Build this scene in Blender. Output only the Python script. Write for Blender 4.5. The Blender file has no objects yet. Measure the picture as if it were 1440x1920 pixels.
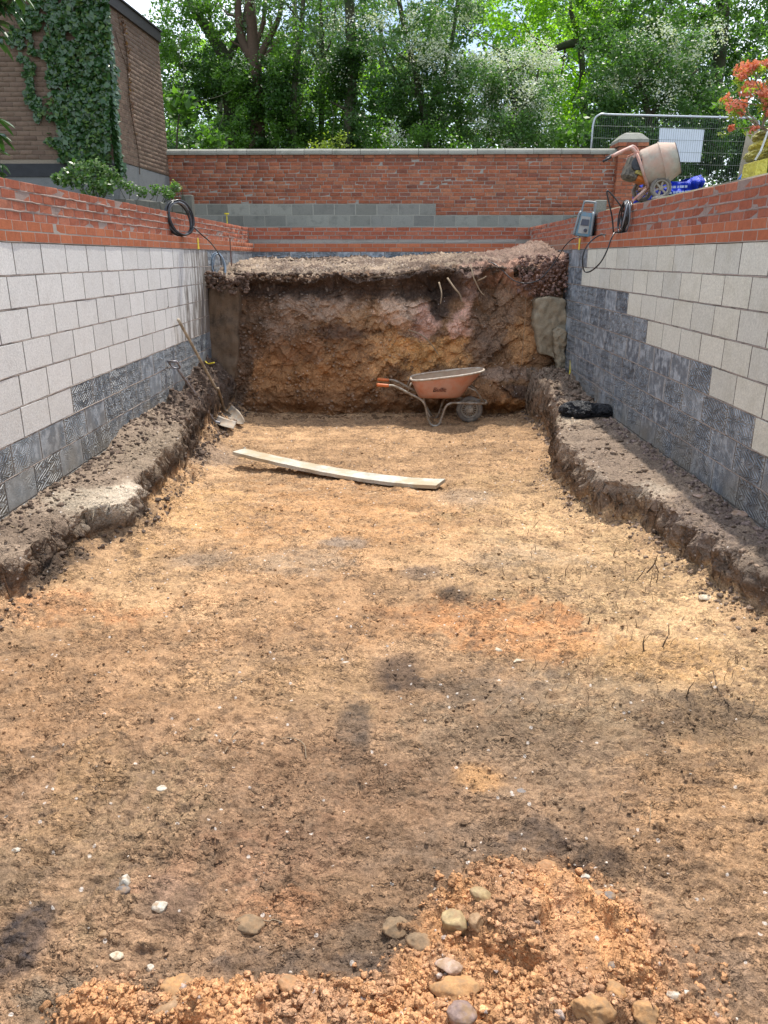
import bpy, math, random
import numpy as np
from mathutils import Vector, Matrix
SC = bpy.context.scene
COL = SC.collection

# ------------------------------------------------------------------ camera
F_PX, HEYE, YAW = 1420.0, 2.24, 0.01335
PITCH = math.atan(477 / F_PX)
cam_d = bpy.data.cameras.new('camera'); cam = bpy.data.objects.new('camera', cam_d); COL.objects.link(cam)
cam_d.sensor_fit = 'VERTICAL'; cam_d.sensor_height = 24; cam_d.lens = 24 * F_PX / 1920
cam_d.clip_start = 0.05; cam_d.clip_end = 2000
cam.location = (0, 0, HEYE)
cam.rotation_euler = (math.pi / 2 - PITCH, 0, YAW)
SC.camera = cam

# ------------------------------------------------------------------ sky and sun
SUN_EL, SUN_AZ = math.radians(66), math.radians(18)       # azimuth from +Y towards +X
w = bpy.data.worlds.new('World'); SC.world = w; w.use_nodes = True
nt = w.node_tree; nt.nodes.clear()
out = nt.nodes.new('ShaderNodeOutputWorld'); bg = nt.nodes.new('ShaderNodeBackground')
sky = nt.nodes.new('ShaderNodeTexSky'); sky.sky_type = 'NISHITA'; sky.sun_disc = False
sky.sun_elevation = SUN_EL; sky.sun_rotation = SUN_AZ; sky.dust_density = 1.5; sky.air_density = 1.0
tc = nt.nodes.new('ShaderNodeTexCoord'); nz = nt.nodes.new('ShaderNodeTexNoise')
nz.inputs['Scale'].default_value = 2.6; nz.inputs['Detail'].default_value = 7; nz.inputs['Roughness'].default_value = .55
rp = nt.nodes.new('ShaderNodeValToRGB'); rp.color_ramp.elements[0].position = .42; rp.color_ramp.elements[1].position = .62
mx = nt.nodes.new('ShaderNodeMixRGB'); mx.inputs[2].default_value = (9.0, 9.8, 11.0, 1)
nt.links.new(tc.outputs['Generated'], nz.inputs['Vector']); nt.links.new(nz.outputs['Fac'], rp.inputs['Fac'])
nt.links.new(rp.outputs['Color'], mx.inputs[0]); nt.links.new(sky.outputs[0], mx.inputs[1])
nt.links.new(mx.outputs[0], bg.inputs['Color']); bg.inputs['Strength'].default_value = 0.15
nt.links.new(bg.outputs[0], out.inputs['Surface'])
sd = bpy.data.lights.new('sun', 'SUN'); sd.energy = 3.7; sd.angle = math.radians(1.2); sd.color = (1, .95, .86)
so = bpy.data.objects.new('sun', sd); COL.objects.link(so)
sv = Vector((math.sin(SUN_AZ) * math.cos(SUN_EL), math.cos(SUN_AZ) * math.cos(SUN_EL), math.sin(SUN_EL)))
so.rotation_euler = (-sv).to_track_quat('-Z', 'Y').to_euler(); so.location = (6, 12, 14)
SC.view_settings.view_transform = 'Standard'; SC.view_settings.look = 'None'
SC.view_settings.exposure = 0.50; SC.view_settings.gamma = 1
try: SC.view_settings.use_curve_mapping = False
except Exception: pass
SC.cycles.max_bounces = 8; SC.cycles.diffuse_bounces = 4; SC.cycles.transmission_bounces = 4
SC.cycles.sample_clamp_indirect = 6

# ------------------------------------------------------------------ measuring: a pixel of the photograph on a known plane
_c, _s = math.cos(PITCH), math.sin(PITCH)
def at(u, v, x=None, y=None, z=None):
    p = u - 720; q = 960 - v
    Y = F_PX * _c + q * _s; Z = -F_PX * _s + q * _c
    r = (p * math.cos(YAW) - Y * math.sin(YAW), p * math.sin(YAW) + Y * math.cos(YAW), Z)
    t = x / r[0] if x is not None else (y / r[1] if y is not None else (z - HEYE) / r[2])
    return Vector((r[0] * t, r[1] * t, HEYE + r[2] * t))

# ------------------------------------------------------------------ numpy noise
def _hash(ix, iy, iz, seed):
    h = (ix.astype(np.int64) * 374761393 + iy.astype(np.int64) * 668265263 + iz.astype(np.int64) * 2147483647 + seed * 974711) & 0xffffffff
    h = ((h ^ (h >> 13)) * 1274126177) & 0xffffffff
    h = ((h ^ (h >> 15)) * 2246822519) & 0xffffffff
    return ((h ^ (h >> 16)) & 0xffffff) / float(0xffffff)
def vnoise(x, y, z=None, seed=0):
    x = np.asarray(x, float); y = np.asarray(y, float)
    fx = np.floor(x); fy = np.floor(y); tx = x - fx; ty = y - fy
    tx = tx * tx * (3 - 2 * tx); ty = ty * ty * (3 - 2 * ty)
    if z is None:
        zz = np.zeros_like(fx)
        a = _hash(fx, fy, zz, seed); b = _hash(fx + 1, fy, zz, seed); c = _hash(fx, fy + 1, zz, seed); d = _hash(fx + 1, fy + 1, zz, seed)
        return (a + (b - a) * tx) * (1 - ty) + (c + (d - c) * tx) * ty
    z = np.asarray(z, float); fz = np.floor(z); tz = z - fz; tz = tz * tz * (3 - 2 * tz)
    r = []
    for k in (0, 1):
        a = _hash(fx, fy, fz + k, seed); b = _hash(fx + 1, fy, fz + k, seed); c = _hash(fx, fy + 1, fz + k, seed); d = _hash(fx + 1, fy + 1, fz + k, seed)
        r.append((a + (b - a) * tx) * (1 - ty) + (c + (d - c) * tx) * ty)
    return r[0] * (1 - tz) + r[1] * tz
def fbm(x, y, z=None, seed=0, octv=4, gain=.5):
    s = 0; a = 1; n = 0; f = 1
    for o in range(octv):
        s = s + a * vnoise(x * f + 17.3 * o, y * f - 9.1 * o, None if z is None else z * f + 3.7 * o, seed + o)
        n += a; a *= gain; f *= 2.03
    return s / n
def sstep(a, b, x):
    t = np.clip((x - a) / (b - a), 0, 1); return t * t * (3 - 2 * t)
def cell(x, y, seed=0):
    """distance to the nearest jittered point and that cell's random value"""
    fx = np.floor(x); fy = np.floor(y); best = np.full(np.shape(x), 9.0); val = np.zeros(np.shape(x)); z = np.zeros_like(fx)
    for i in (-1, 0, 1):
        for j in (-1, 0, 1):
            cx = fx + i; cy = fy + j
            px = cx + _hash(cx, cy, z, seed); py = cy + _hash(cx, cy, z, seed + 5); v = _hash(cx, cy, z, seed + 9)
            d = (px - x) ** 2 + (py - y) ** 2; m = d < best
            best = np.where(m, d, best); val = np.where(m, v, val)
    return np.sqrt(best), val

# ------------------------------------------------------------------ mesh helpers
def mesh_np(name, verts, quads=None, tris=None, mats=(), matidx=None, smooth=False, col=None):
    me = bpy.data.meshes.new(name)
    verts = np.asarray(verts, np.float32).reshape(-1, 3)
    loops = []; starts = []; tot = []; n0 = 0
    if quads is not None and len(quads):
        q = np.asarray(quads, np.int32).reshape(-1, 4); loops.append(q.ravel()); starts.append(np.arange(len(q)) * 4); n0 = len(q) * 4
    if tris is not None and len(tris):
        t = np.asarray(tris, np.int32).reshape(-1, 3); loops.append(t.ravel()); starts.append(n0 + np.arange(len(t)) * 3)
    loops = np.concatenate(loops); starts = np.concatenate(starts)
    me.vertices.add(len(verts)); me.vertices.foreach_set('co', verts.ravel())
    me.loops.add(len(loops)); me.loops.foreach_set('vertex_index', loops.astype(np.int32))
    me.polygons.add(len(starts)); me.polygons.foreach_set('loop_start', starts.astype(np.int32))
    for m in mats: me.materials.append(m)
    if matidx is not None: me.polygons.foreach_set('material_index', np.asarray(matidx, np.int32))
    if smooth: me.polygons.foreach_set('use_smooth', np.ones(len(starts), bool))
    me.update(calc_edges=True)
    if col is not None:
        a = me.color_attributes.new('Col', 'FLOAT_COLOR', 'POINT')
        c4 = np.ones((len(verts), 4), np.float32); c4[:, :3] = col; a.data.foreach_set('color', c4.ravel())
    return me

class MB:
    def __init__(s): s.v = []; s.f = []
    def add(s, vs, fs):
        n = len(s.v); s.v += [tuple(p) for p in vs]; s.f += [tuple(i + n for i in f) for f in fs]
    def box(s, c, d, rot=None):
        c = Vector(c); vs = [Vector((x * d[0] / 2, y * d[1] / 2, z * d[2] / 2)) for x in (-1, 1) for y in (-1, 1) for z in (-1, 1)]
        if rot is not None: vs = [rot @ p for p in vs]
        s.add([c + p for p in vs], [(0, 1, 3, 2), (4, 6, 7, 5), (0, 4, 5, 1), (2, 3, 7, 6), (0, 2, 6, 4), (1, 5, 7, 3)])
    def bbox(s, c, d, b=.005, rot=None):      # chamfered box
        hx, hy, hz = d[0] / 2, d[1] / 2, d[2] / 2; vs = []; idx = {}
        for i, sx in enumerate((-1, 1)):
            for j, sy in enumerate((-1, 1)):
                for k, sz in enumerate((-1, 1)):
                    for a, p in enumerate(((hx - b, hy - b, hz), (hx - b, hy, hz - b), (hx, hy - b, hz - b))):
                        idx[(i, j, k, a)] = len(vs); vs.append(Vector((sx * p[0], sy * p[1], sz * p[2])))
        g = lambda i, j, k, a: idx[(i, j, k, a)]; fs = []
        for k in (0, 1): fs.append([g(0, 0, k, 0), g(1, 0, k, 0), g(1, 1, k, 0), g(0, 1, k, 0)])
        for j in (0, 1): fs.append([g(0, j, 0, 1), g(1, j, 0, 1), g(1, j, 1, 1), g(0, j, 1, 1)])
        for i in (0, 1): fs.append([g(i, 0, 0, 2), g(i, 1, 0, 2), g(i, 1, 1, 2), g(i, 0, 1, 2)])
        for j in (0, 1):
            for k in (0, 1): fs.append([g(0, j, k, 0), g(1, j, k, 0), g(1, j, k, 1), g(0, j, k, 1)])
        for i in (0, 1):
            for k in (0, 1): fs.append([g(i, 0, k, 0), g(i, 1, k, 0), g(i, 1, k, 2), g(i, 0, k, 2)])
        for i in (0, 1):
            for j in (0, 1): fs.append([g(i, j, 0, 1), g(i, j, 1, 1), g(i, j, 1, 2), g(i, j, 0, 2)])
        for i in (0, 1):
            for j in (0, 1):
                for k in (0, 1): fs.append([g(i, j, k, 0), g(i, j, k, 1), g(i, j, k, 2)])
        if rot is not None: vs = [rot @ p for p in vs]
        s.add([Vector(c) + p for p in vs], fs)
    def tube(s, pts, r, n=8, cap=True):
        pts = [Vector(p) for p in pts]; m = len(pts)
        rs = r if isinstance(r, (list, tuple)) else [r] * m
        t0 = (pts[1] - pts[0]).normalized(); up = Vector((0, 0, 1)) if abs(t0.z) < .9 else Vector((1, 0, 0))
        a = t0.cross(up).normalized(); vs = []
        for i, p in enumerate(pts):
            t = (pts[min(i + 1, m - 1)] - pts[max(i - 1, 0)]).normalized()
            a = (a - t * a.dot(t)); a = a.normalized() if a.length > 1e-6 else t.orthogonal().normalized(); b = t.cross(a)
            for k in range(n):
                th = 2 * math.pi * k / n; vs.append(p + (a * math.cos(th) + b * math.sin(th)) * rs[i])
        fs = [(i * n + k, i * n + (k + 1) % n, (i + 1) * n + (k + 1) % n, (i + 1) * n + k) for i in range(m - 1) for k in range(n)]
        if cap: fs += [tuple(range(n - 1, -1, -1)), tuple((m - 1) * n + k for k in range(n))]
        s.add(vs, fs)
    def lathe(s, prof, M, n=24, closed=False):   # prof: (axial, radius); axis = local Z of matrix M
        vs = [M @ Vector((r * math.cos(2 * math.pi * k / n), r * math.sin(2 * math.pi * k / n), h)) for h, r in prof for k in range(n)]
        m = len(prof); rng = range(m if closed else m - 1)
        fs = [(i * n + k, i * n + (k + 1) % n, ((i + 1) % m) * n + (k + 1) % n, ((i + 1) % m) * n + k) for i in rng for k in range(n)]
        s.add(vs, fs)
    def mesh(s, name, mat, smooth=False):
        me = bpy.data.meshes.new(name); me.from_pydata(s.v, [], s.f)
        me.materials.append(mat)
        if smooth: me.polygons.foreach_set('use_smooth', np.ones(len(me.polygons), bool))
        me.update(); return me

def smoothpath(pts, n=6):
    P = [Vector(p) for p in pts]; P = [P[0] * 2 - P[1]] + P + [P[-1] * 2 - P[-2]]; o = []
    for i in range(1, len(P) - 2):
        a, b, c, d = P[i - 1:i + 3]
        for k in range(n):
            t = k / n; o.append(.5 * ((2 * b) + (c - a) * t + (2 * a - 5 * b + 4 * c - d) * t * t + (3 * b - a - 3 * c + d) * t ** 3))
    o.append(P[-2]); return o

def thing(name, label, cat, loc=(0, 0, 0), group=None):
    o = bpy.data.objects.new(name, None); COL.objects.link(o); o.location = loc; o.empty_display_size = .1
    o['label'] = label; o['category'] = cat
    if group: o['group'] = group
    return o
def link(name, me, parent=None, label=None):
    """parts are modelled where they stand; the thing's own location is taken off again"""
    o = bpy.data.objects.new(name, me); COL.objects.link(o)
    if parent is not None:
        o.parent = parent
        L = parent.location.copy()
        if parent.parent is not None: L = Vector((0, 0, 0))
        o.location = -L
    if label: o['label'] = label
    return o
def nest(child, parent): child.parent = parent; child.location = (0, 0, 0)
def part(name, mb, mat, parent, smooth=False, label=None): return link(name, mb.mesh(name, mat, smooth), parent, label)
def single(name, me, label, cat, group=None):
    """a thing that is one mesh, its origin moved to its base"""
    n = len(me.vertices); co = np.empty(n * 3, np.float32); me.vertices.foreach_get('co', co); co = co.reshape(-1, 3)
    c = np.array([co[:, 0].mean(), co[:, 1].mean(), co[:, 2].min()], np.float32); me.vertices.foreach_set('co', (co - c).ravel()); me.update()
    o = bpy.data.objects.new(name, me); COL.objects.link(o); o.location = [float(a) for a in c]
    o['label'] = label; o['category'] = cat
    if group: o['group'] = group
    return o
def setting(name, me, kind='structure', parent=None):
    o = bpy.data.objects.new(name, me); COL.objects.link(o); o['kind'] = kind
    if parent is not None: o.parent = parent; o.location = -parent.location
    return o

# ------------------------------------------------------------------ material helpers
class NT:
    def __init__(s, name):
        s.m = bpy.data.materials.new(name); s.m.use_nodes = True; s.t = s.m.node_tree; s.b = s.t.nodes['Principled BSDF']
        s.o = s.t.nodes['Material Output']
    def n(s, typ, **kw):
        a = s.t.nodes.new('ShaderNode' + typ)
        for k, v in kw.items():
            if k.startswith('_'): setattr(a, k[1:], v)
            else: a.inputs[k.replace('__', ' ')].default_value = v
        return a
    def l(s, a, b): s.t.links.new(a, b)
    def coord(s, kind='Object'):
        return s.n('TexCoord').outputs[kind]
    def noise(s, vec, scale, detail=4, rough=.55, dist=0):
        a = s.n('TexNoise'); a.inputs['Scale'].default_value = scale; a.inputs['Detail'].default_value = detail
        a.inputs['Roughness'].default_value = rough; a.inputs['Distortion'].default_value = dist; s.l(vec, a.inputs['Vector']); return a.outputs['Fac']
    def ramp(s, fac, stops):
        r = s.n('ValToRGB'); e = r.color_ramp.elements
        while len(e) < len(stops): e.new(.5)
        for i, (p, c) in enumerate(stops):
            e[i].position = p; e[i].color = (c, c, c, 1) if isinstance(c, (int, float)) else (*c, 1)
        s.l(fac, r.inputs['Fac']); return r.outputs['Color']
    def mix(s, fac, a, b, typ='MIX'):
        m = s.n('MixRGB'); m.blend_type = typ
        for i, x in enumerate((fac, a, b)):
            if isinstance(x, (int, float)): m.inputs[i].default_value = x if i == 0 else (x, x, x, 1)
            elif isinstance(x, tuple): m.inputs[i].default_value = (*x, 1)
            else: s.l(x, m.inputs[i])
        return m.outputs[0]
    def math(s, op, a, b=0.0, c=0.0):
        m = s.n('Math'); m.operation = op
        for i, x in enumerate((a, b, c)):
            if isinstance(x, (int, float)): m.inputs[i].default_value = x
            else: s.l(x, m.inputs[i])
        return m.outputs[0]
    def rnd(s):
        g = s.n('NewGeometry'); o = s.n('ObjectInfo')
        return s.math('FRACT', s.math('ADD', g.outputs['Random Per Island'], o.outputs['Random']))
    def bump(s, h, dist=.01, strength=1.0, prev=None):
        b = s.n('Bump'); b.inputs['Distance'].default_value = dist; b.inputs['Strength'].default_value = strength; s.l(h, b.inputs['Height'])
        if prev is not None: s.l(prev, b.inputs['Normal'])
        return b.outputs[0]
    def done(s, col=None, rough=None, nrm=None, metal=None, spec=None):
        def put(k, x):
            if x is None: return
            if isinstance(x, (int, float)): s.b.inputs[k].default_value = x
            elif isinstance(x, tuple): s.b.inputs[k].default_value = (*x, 1)
            else: s.l(x, s.b.inputs[k])
        put('Base Color', col); put('Roughness', rough); put('Normal', nrm); put('Metallic', metal); put('Specular IOR Level', spec)
        return s.m

def world_vec(N):      # position in the world: continuous over separate pieces
    return N.n('NewGeometry').outputs['Position']

def mat_plain(name, col, rough=.6, metal=0, var=.25, scale=30, bump=.002, dirt=None, dirt_amt=.5, dscale=6):
    N = NT(name); p = world_vec(N); f = N.noise(p, scale, 5)
    c = N.mix(1.0, col, N.ramp(f, [(.3, 1 - var), (.7, 1 + var * .4)]), 'MULTIPLY')
    if dirt:
        d = N.ramp(N.noise(p, dscale, 6, .65), [(.5 - dirt_amt * .35, 0), (.75 - dirt_amt * .25, 1)])
        c = N.mix(d, c, dirt)
    return N.done(c, rough, N.bump(f, bump, .7), metal)

def mat_soil(name, grain=1.0, pebble=True):
    N = NT(name); at_ = N.n('Attribute'); at_.attribute_name = 'Col'; p = world_vec(N)
    f1 = N.noise(p, 9, 6, .6); f2 = N.noise(p, 55, 5, .65); f3 = N.noise(p, 240, 3, .6)
    c = N.mix(1.0, at_.outputs['Color'], N.ramp(f1, [(.3, .86), (.52, 1.0), (.72, 1.12)]), 'MULTIPLY')
    c = N.mix(1.0, c, N.ramp(f2, [(.32, .72), (.5, 1.0), (.70, 1.16)]), 'MULTIPLY')
    c = N.mix(1.0, c, N.ramp(f3, [(.34, .72), (.66, 1.2)]), 'MULTIPLY')
    v = N.n('TexVoronoi'); v.inputs['Scale'].default_value = 34; v.inputs['Randomness'].default_value = 1; N.l(p, v.inputs['Vector'])
    if pebble:
        sep = N.n('SeparateColor'); N.l(v.outputs['Color'], sep.inputs[0])
        spot = N.math('MULTIPLY', N.math('GREATER_THAN', sep.outputs[0], .955), N.math('LESS_THAN', v.outputs['Distance'], .26))
        c = N.mix(N.math('MULTIPLY', spot, .75), c, (.55, .50, .42))
    # loose crumbs in patches over the smeared surface
    jit = N.n('VectorMath'); jit.operation = 'ADD'; nn = N.n('TexNoise'); nn.inputs['Scale'].default_value = 30; nn.inputs['Detail'].default_value = 3; N.l(p, nn.inputs['Vector'])
    sc_ = N.n('VectorMath'); sc_.operation = 'SCALE'; sc_.inputs['Scale'].default_value = .035; N.l(nn.outputs['Color'], sc_.inputs[0]); N.l(p, jit.inputs[0]); N.l(sc_.outputs[0], jit.inputs[1])
    def crumb(scale):
        q = N.n('TexVoronoi'); q.inputs['Scale'].default_value = scale; q.feature = 'F1'; N.l(jit.outputs[0], q.inputs['Vector']); s3 = N.n('SeparateColor'); N.l(q.outputs['Color'], s3.inputs[0])
        b = N.math('MULTIPLY', N.math('SUBTRACT', 1.0, N.math('MULTIPLY', q.outputs['Distance'], 1.35)), s3.outputs[1]); return b, s3.outputs[0]
    b1, r1 = crumb(48); b2, r2 = crumb(120)
    m = N.ramp(N.noise(p, 4.5, 5, .65), [(.43, .22), (.57, 1)])
    c = N.mix(N.math('MULTIPLY', m, .8), c, N.mix(1.0, c, N.ramp(r1, [(0, .62), (.6, 1.0), (1, 1.3)]), 'MULTIPLY'))
    c = N.mix(.6, c, N.mix(1.0, c, N.ramp(r2, [(0, .7), (1, 1.25)]), 'MULTIPLY'))
    h = N.math('ADD', N.math('MULTIPLY', N.math('ADD', N.math('MULTIPLY', b1, 1.0), N.math('MULTIPLY', b2, .45)), m), N.math('ADD', N.math('MULTIPLY', f2, .55), N.math('MULTIPLY', f3, .12)))
    c = N.mix(1.0, c, (1.18, 1.16, 1.24), 'MULTIPLY'); nb = N.bump(h, .021 * grain, 1.0)
    return N.done(c, .93, nb, spec=.18)

def mat_brick(name, cols, smear=.35, smearcol=(.42, .36, .32), rough=.8, var=.18, dark=0.0):
    N = NT(name); p = world_vec(N); r = N.rnd()
    c = N.ramp(r, [(i / max(1, len(cols) - 1), cc) for i, cc in enumerate(cols)])
    f1 = N.noise(p, 26, 5, .6); f2 = N.noise(p, 160, 4, .6); f3 = N.noise(p, 7, 5, .65)
    c = N.mix(1.0, c, N.ramp(f1, [(.3, 1 - var), (.7, 1 + var)]), 'MULTIPLY')
    c = N.mix(1.0, c, N.ramp(f2, [(.3, .82), (.7, 1.12)]), 'MULTIPLY')
    # mortar smears left on the face: stretched vertically
    mp = N.n('Mapping'); mp.inputs['Scale'].default_value = (1, 1, .35); N.l(p, mp.inputs['Vector'])
    sm = N.noise(mp.outputs[0], 38, 5, .7)
    s = N.ramp(N.math('ADD', N.math('MULTIPLY', sm, .7), N.math('MULTIPLY', f3, .3)), [(.66 - smear * .3, 0), (.80 - smear * .25, 1)])
    c = N.mix(N.math('MULTIPLY', s, .75), c, smearcol)
    if dark:
        d = N.ramp(N.noise(p, 2.2, 5, .6), [(.45, 0), (.7, 1)]); c = N.mix(N.math('MULTIPLY', d, dark), c, (.05, .045, .04))
    nb = N.bump(N.math('ADD', f2, N.math('MULTIPLY', f1, .6)), .003, .8)
    return N.done(c, rough, nb, spec=.25)

def mat_concrete(name, col, stain=.35, scol=(.2, .19, .17), tint=None, rough=.88, rndv=.10, streak=0.0, pore=True, far=False):
    N = NT(name); p = world_vec(N); r = N.rnd()
    f1 = N.noise(p, 5, 6, .62); f2 = N.noise(p, 70, 5, .65); f3 = N.noise(p, 210, 3, .6)
    c = N.mix(1.0, col, N.ramp(r, [(0, 1 - rndv), (1, 1 + rndv)]), 'MULTIPLY')
    if tint: c = N.mix(N.ramp(N.math('FRACT', N.math('MULTIPLY', r, 7.3)), [(.3, 0), (1, .6)]), c, tint)
    c = N.mix(1.0, c, N.ramp(f2, [(.3, .80), (.62, 1.08)]), 'MULTIPLY')
    c = N.mix(1.0, c, N.ramp(f3, [(.3, .84), (.7, 1.1)]), 'MULTIPLY')
    s = N.ramp(f1, [(.5, 0), (.78, 1)]); c = N.mix(N.math('MULTIPLY', s, stain), c, scol)
    if streak:
        mp = N.n('Mapping'); mp.inputs['Scale'].default_value = (1, 1, .12); N.l(p, mp.inputs['Vector'])
        k = N.ramp(N.noise(mp.outputs[0], 34, 5, .7), [(.60, 0), (.72, 1)]); c = N.mix(N.math('MULTIPLY', k, streak), c, scol)
    if far:          # mud splashed up where the wall meets the cut
        sp_ = N.n('SeparateXYZ'); N.l(p, sp_.inputs[0]); mp2 = N.n('Mapping'); mp2.inputs['Scale'].default_value = (1, 1, .16); N.l(p, mp2.inputs['Vector'])
        k2 = N.math('ADD', N.noise(mp2.outputs[0], 9, 5, .7), N.math('SUBTRACT', N.math('MULTIPLY', sp_.outputs[1], .16), N.math('MULTIPLY', sp_.outputs[2], .12)))
        c = N.mix(N.ramp(N.math('SUBTRACT', k2, 1.25), [(.62, 0), (.80, .85)]), c, (.13, .10, .075))
    if pore:
        v = N.n('TexVoronoi'); v.inputs['Scale'].default_value = 85; N.l(p, v.inputs['Vector'])
        sp = N.n('SeparateColor'); N.l(v.outputs['Color'], sp.inputs[0])
        po = N.math('MULTIPLY', N.math('GREATER_THAN', sp.outputs[0], .86), N.math('LESS_THAN', v.outputs['Distance'], .33))
        c = N.mix(N.math('MULTIPLY', po, .55), c, scol)
    nb = N.bump(N.math('ADD', f2, N.math('MULTIPLY', f3, .6)), .003, .8)
    return N.done(c, rough, nb, spec=.25)

def mat_tanked(name):
    """blue-black waterproofed block with combed zigzag ridges"""
    N = NT(name); p = world_vec(N); r = N.rnd(); sp = N.n('SeparateXYZ'); N.l(p, sp.inputs[0])
    wob = N.noise(p, 7, 3, .5)
    zz = N.math('MULTIPLY', N.math('PINGPONG', N.math('ADD', sp.outputs[2], N.math('MULTIPLY', wob, .12)), .042), 1.7)
    off = N.math('MULTIPLY', r, .37); r2 = N.math('FRACT', N.math('MULTIPLY', r, 13.7))
    ph = N.math('ADD', N.math('ADD', sp.outputs[1], off), N.math('ADD', zz, N.math('MULTIPLY', wob, .30)))
    ph = N.math('ADD', ph, N.math('MULTIPLY', sp.outputs[2], N.math('MULTIPLY', N.math('SUBTRACT', r2, .5), 1.6)))
    wv = N.math('ADD', N.math('MULTIPLY', N.math('SINE', N.math('MULTIPLY', ph, N.math('ADD', 95.0, N.math('MULTIPLY', r2, 45.0)))), .5), .5)
    ridge = N.math('POWER', wv, 2.0)
    mask = N.ramp(N.math('ADD', N.math('MULTIPLY', N.math('FRACT', N.math('MULTIPLY', r, 5.7)), .6), N.math('MULTIPLY', N.noise(p, 2.2, 3), .6)), [(.34, .03), (.58, 1)])
    h = N.math('MULTIPLY', ridge, mask)
    f1 = N.noise(p, 12, 5, .6); f2 = N.noise(p, 90, 4, .6)
    c = N.mix(N.ramp(r, [(0, 0), (1, 1)]), (.125, .155, .185), (.24, .28, .31))
    c = N.mix(N.math('MULTIPLY', N.ramp(f1, [(.45, 0), (.62, 1)]), .8), c, (.46, .51, .55))  # pale patches: glossy highlights put into the colour
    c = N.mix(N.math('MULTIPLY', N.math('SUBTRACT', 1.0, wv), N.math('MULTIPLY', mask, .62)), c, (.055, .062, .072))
    gx = N.n('SeparateXYZ'); N.l(N.coord('Generated'), gx.inputs[0]); ed_ = N.math('ABSOLUTE', N.math('SUBTRACT', gx.outputs[0], .5))
    es = N.math('MULTIPLY', N.ramp(N.math('ADD', ed_, N.math('MULTIPLY', N.noise(p, 9, 3), .12)), [(.50, 0), (.56, 1)]), N.ramp(r2, [(.10, .15), (.35, .9)])); c = N.mix(es, c, (.44, .45, .44))
    mud = N.ramp(N.math('ADD', N.math('MULTIPLY', N.noise(p, 3.0, 5, .6), .9), N.math('SUBTRACT', .62, N.math('MULTIPLY', sp.outputs[2], .75))), [(.40, 0), (.72, 1)])
    c = N.mix(N.math('MULTIPLY', mud, .7), c, (.26, .225, .165))
    c = N.mix(1.0, c, N.ramp(f2, [(.3, .8), (.7, 1.15)]), 'MULTIPLY')
    nb = N.bump(h, .012, 1.0); nb = N.bump(f2, .002, .6, nb)
    return N.done(c, N.ramp(f1, [(.3, .30), (.7, .6)]), nb, spec=.75)

def mat_leaf(name, c1, c2, trans=.45, rough=.45, tint=1.25, spec=.4):
    N = NT(name); r = N.rnd(); p = world_vec(N); f = N.noise(p, 1.1, 3)
    k = N.math('ADD', N.math('MULTIPLY', r, .65), N.math('MULTIPLY', f, .35))
    c = N.mix(k, c1, c2)
    N.done(c, rough, spec=spec)
    tr = N.n('BsdfTranslucent'); ct = N.mix(1.0, c, (tint * 1.1, tint * 1.25, tint * .45), 'MULTIPLY'); N.l(ct, tr.inputs['Color'])
    ms = N.n('MixShader'); ms.inputs[0].default_value = trans
    N.l(N.b.outputs[0], ms.inputs[1]); N.l(tr.outputs[0], ms.inputs[2]); N.l(ms.outputs[0], N.o.inputs['Surface'])
    return N.m

# ================================================================== materials
M_SOIL = mat_soil('pit_soil'); M_CLOD = mat_soil('crumbled_soil', .7, False)
M_BRICK_POOL = mat_brick('pool_brick_rough', [(.28, .078, .042), (.38, .125, .068), (.33, .095, .052), (.42, .155, .09)], smear=.34, smearcol=(.36, .26, .22))
M_BRICK_CRISP = mat_brick('pool_brick_facing', [(.44, .145, .065), (.38, .12, .06), (.48, .17, .085)], smear=.2, smearcol=(.42, .33, .27), var=.12)
M_BRICK_CRISP_MUD = mat_brick('pool_brick_muddied', [(.30, .12, .07), (.36, .15, .09)], smear=.75, smearcol=(.30, .22, .15), var=.2)
M_BRICK_GARDEN = mat_brick('garden_wall_brick', [(.22, .078, .05), (.34, .11, .055), (.42, .14, .07), (.29, .095, .052), (.45, .18, .095), (.27, .105, .07), (.39, .125, .062)], smear=.2, smearcol=(.33, .22, .18), var=.25, dark=.25)
M_BRICK_HOUSE = mat_brick('brown_house_brick', [(.17, .115, .08), (.20, .135, .095), (.15, .10, .072)], smear=.1, smearcol=(.3, .25, .2), var=.12)
M_MORTAR = mat_concrete('mortar', (.36, .33, .29), .4, (.2, .17, .14), rough=.95, pore=False)
M_MORTAR_DK = mat_concrete('mortar_dark', (.13, .115, .10), .3, (.08, .07, .06), rough=.95, pore=False)
M_SQZ = mat_concrete('squeezed_mortar', (.33, .25, .215), .6, (.16, .10, .08), rough=.95, pore=False)
M_SQZ2 = mat_concrete('bed_mortar', (.36, .31, .27), .6, (.17, .14, .11), rough=.95, pore=False)
M_MORTAR_HOUSE = mat_concrete('mortar_house', (.30, .25, .19), .2, rough=.95, pore=False)
M_BLOCK = mat_concrete('pale_block', (.72, .71, .675), .22, (.38, .34, .28), streak=.22, rndv=.07, far=True)
M_BLOCK_R = mat_concrete('buff_block', (.69, .675, .575), .34, (.35, .33, .23), tint=(.54, .545, .50), streak=.28, rndv=.06)
M_BLOCK_G = mat_concrete('grey_block', (.30, .295, .255), .8, (.12, .12, .11), tint=(.23, .225, .205), rndv=.32, pore=False)
M_TANK = mat_tanked('tanked_block')
M_COPING = mat_concrete('coping_concrete', (.27, .265, .225), .7, (.10, .11, .08), rndv=.14)
M_CONC = mat_concrete('footing_concrete', (.34, .285, .20), .9, (.12, .09, .06), streak=.5, pore=False)
M_RENDER = mat_concrete('grey_render', (.20, .205, .20), .5, (.08, .085, .08), pore=False)
M_BITUMEN = mat_plain('black_bitumen', (.025, .027, .03), .7, 0, .4, 8)
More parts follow.
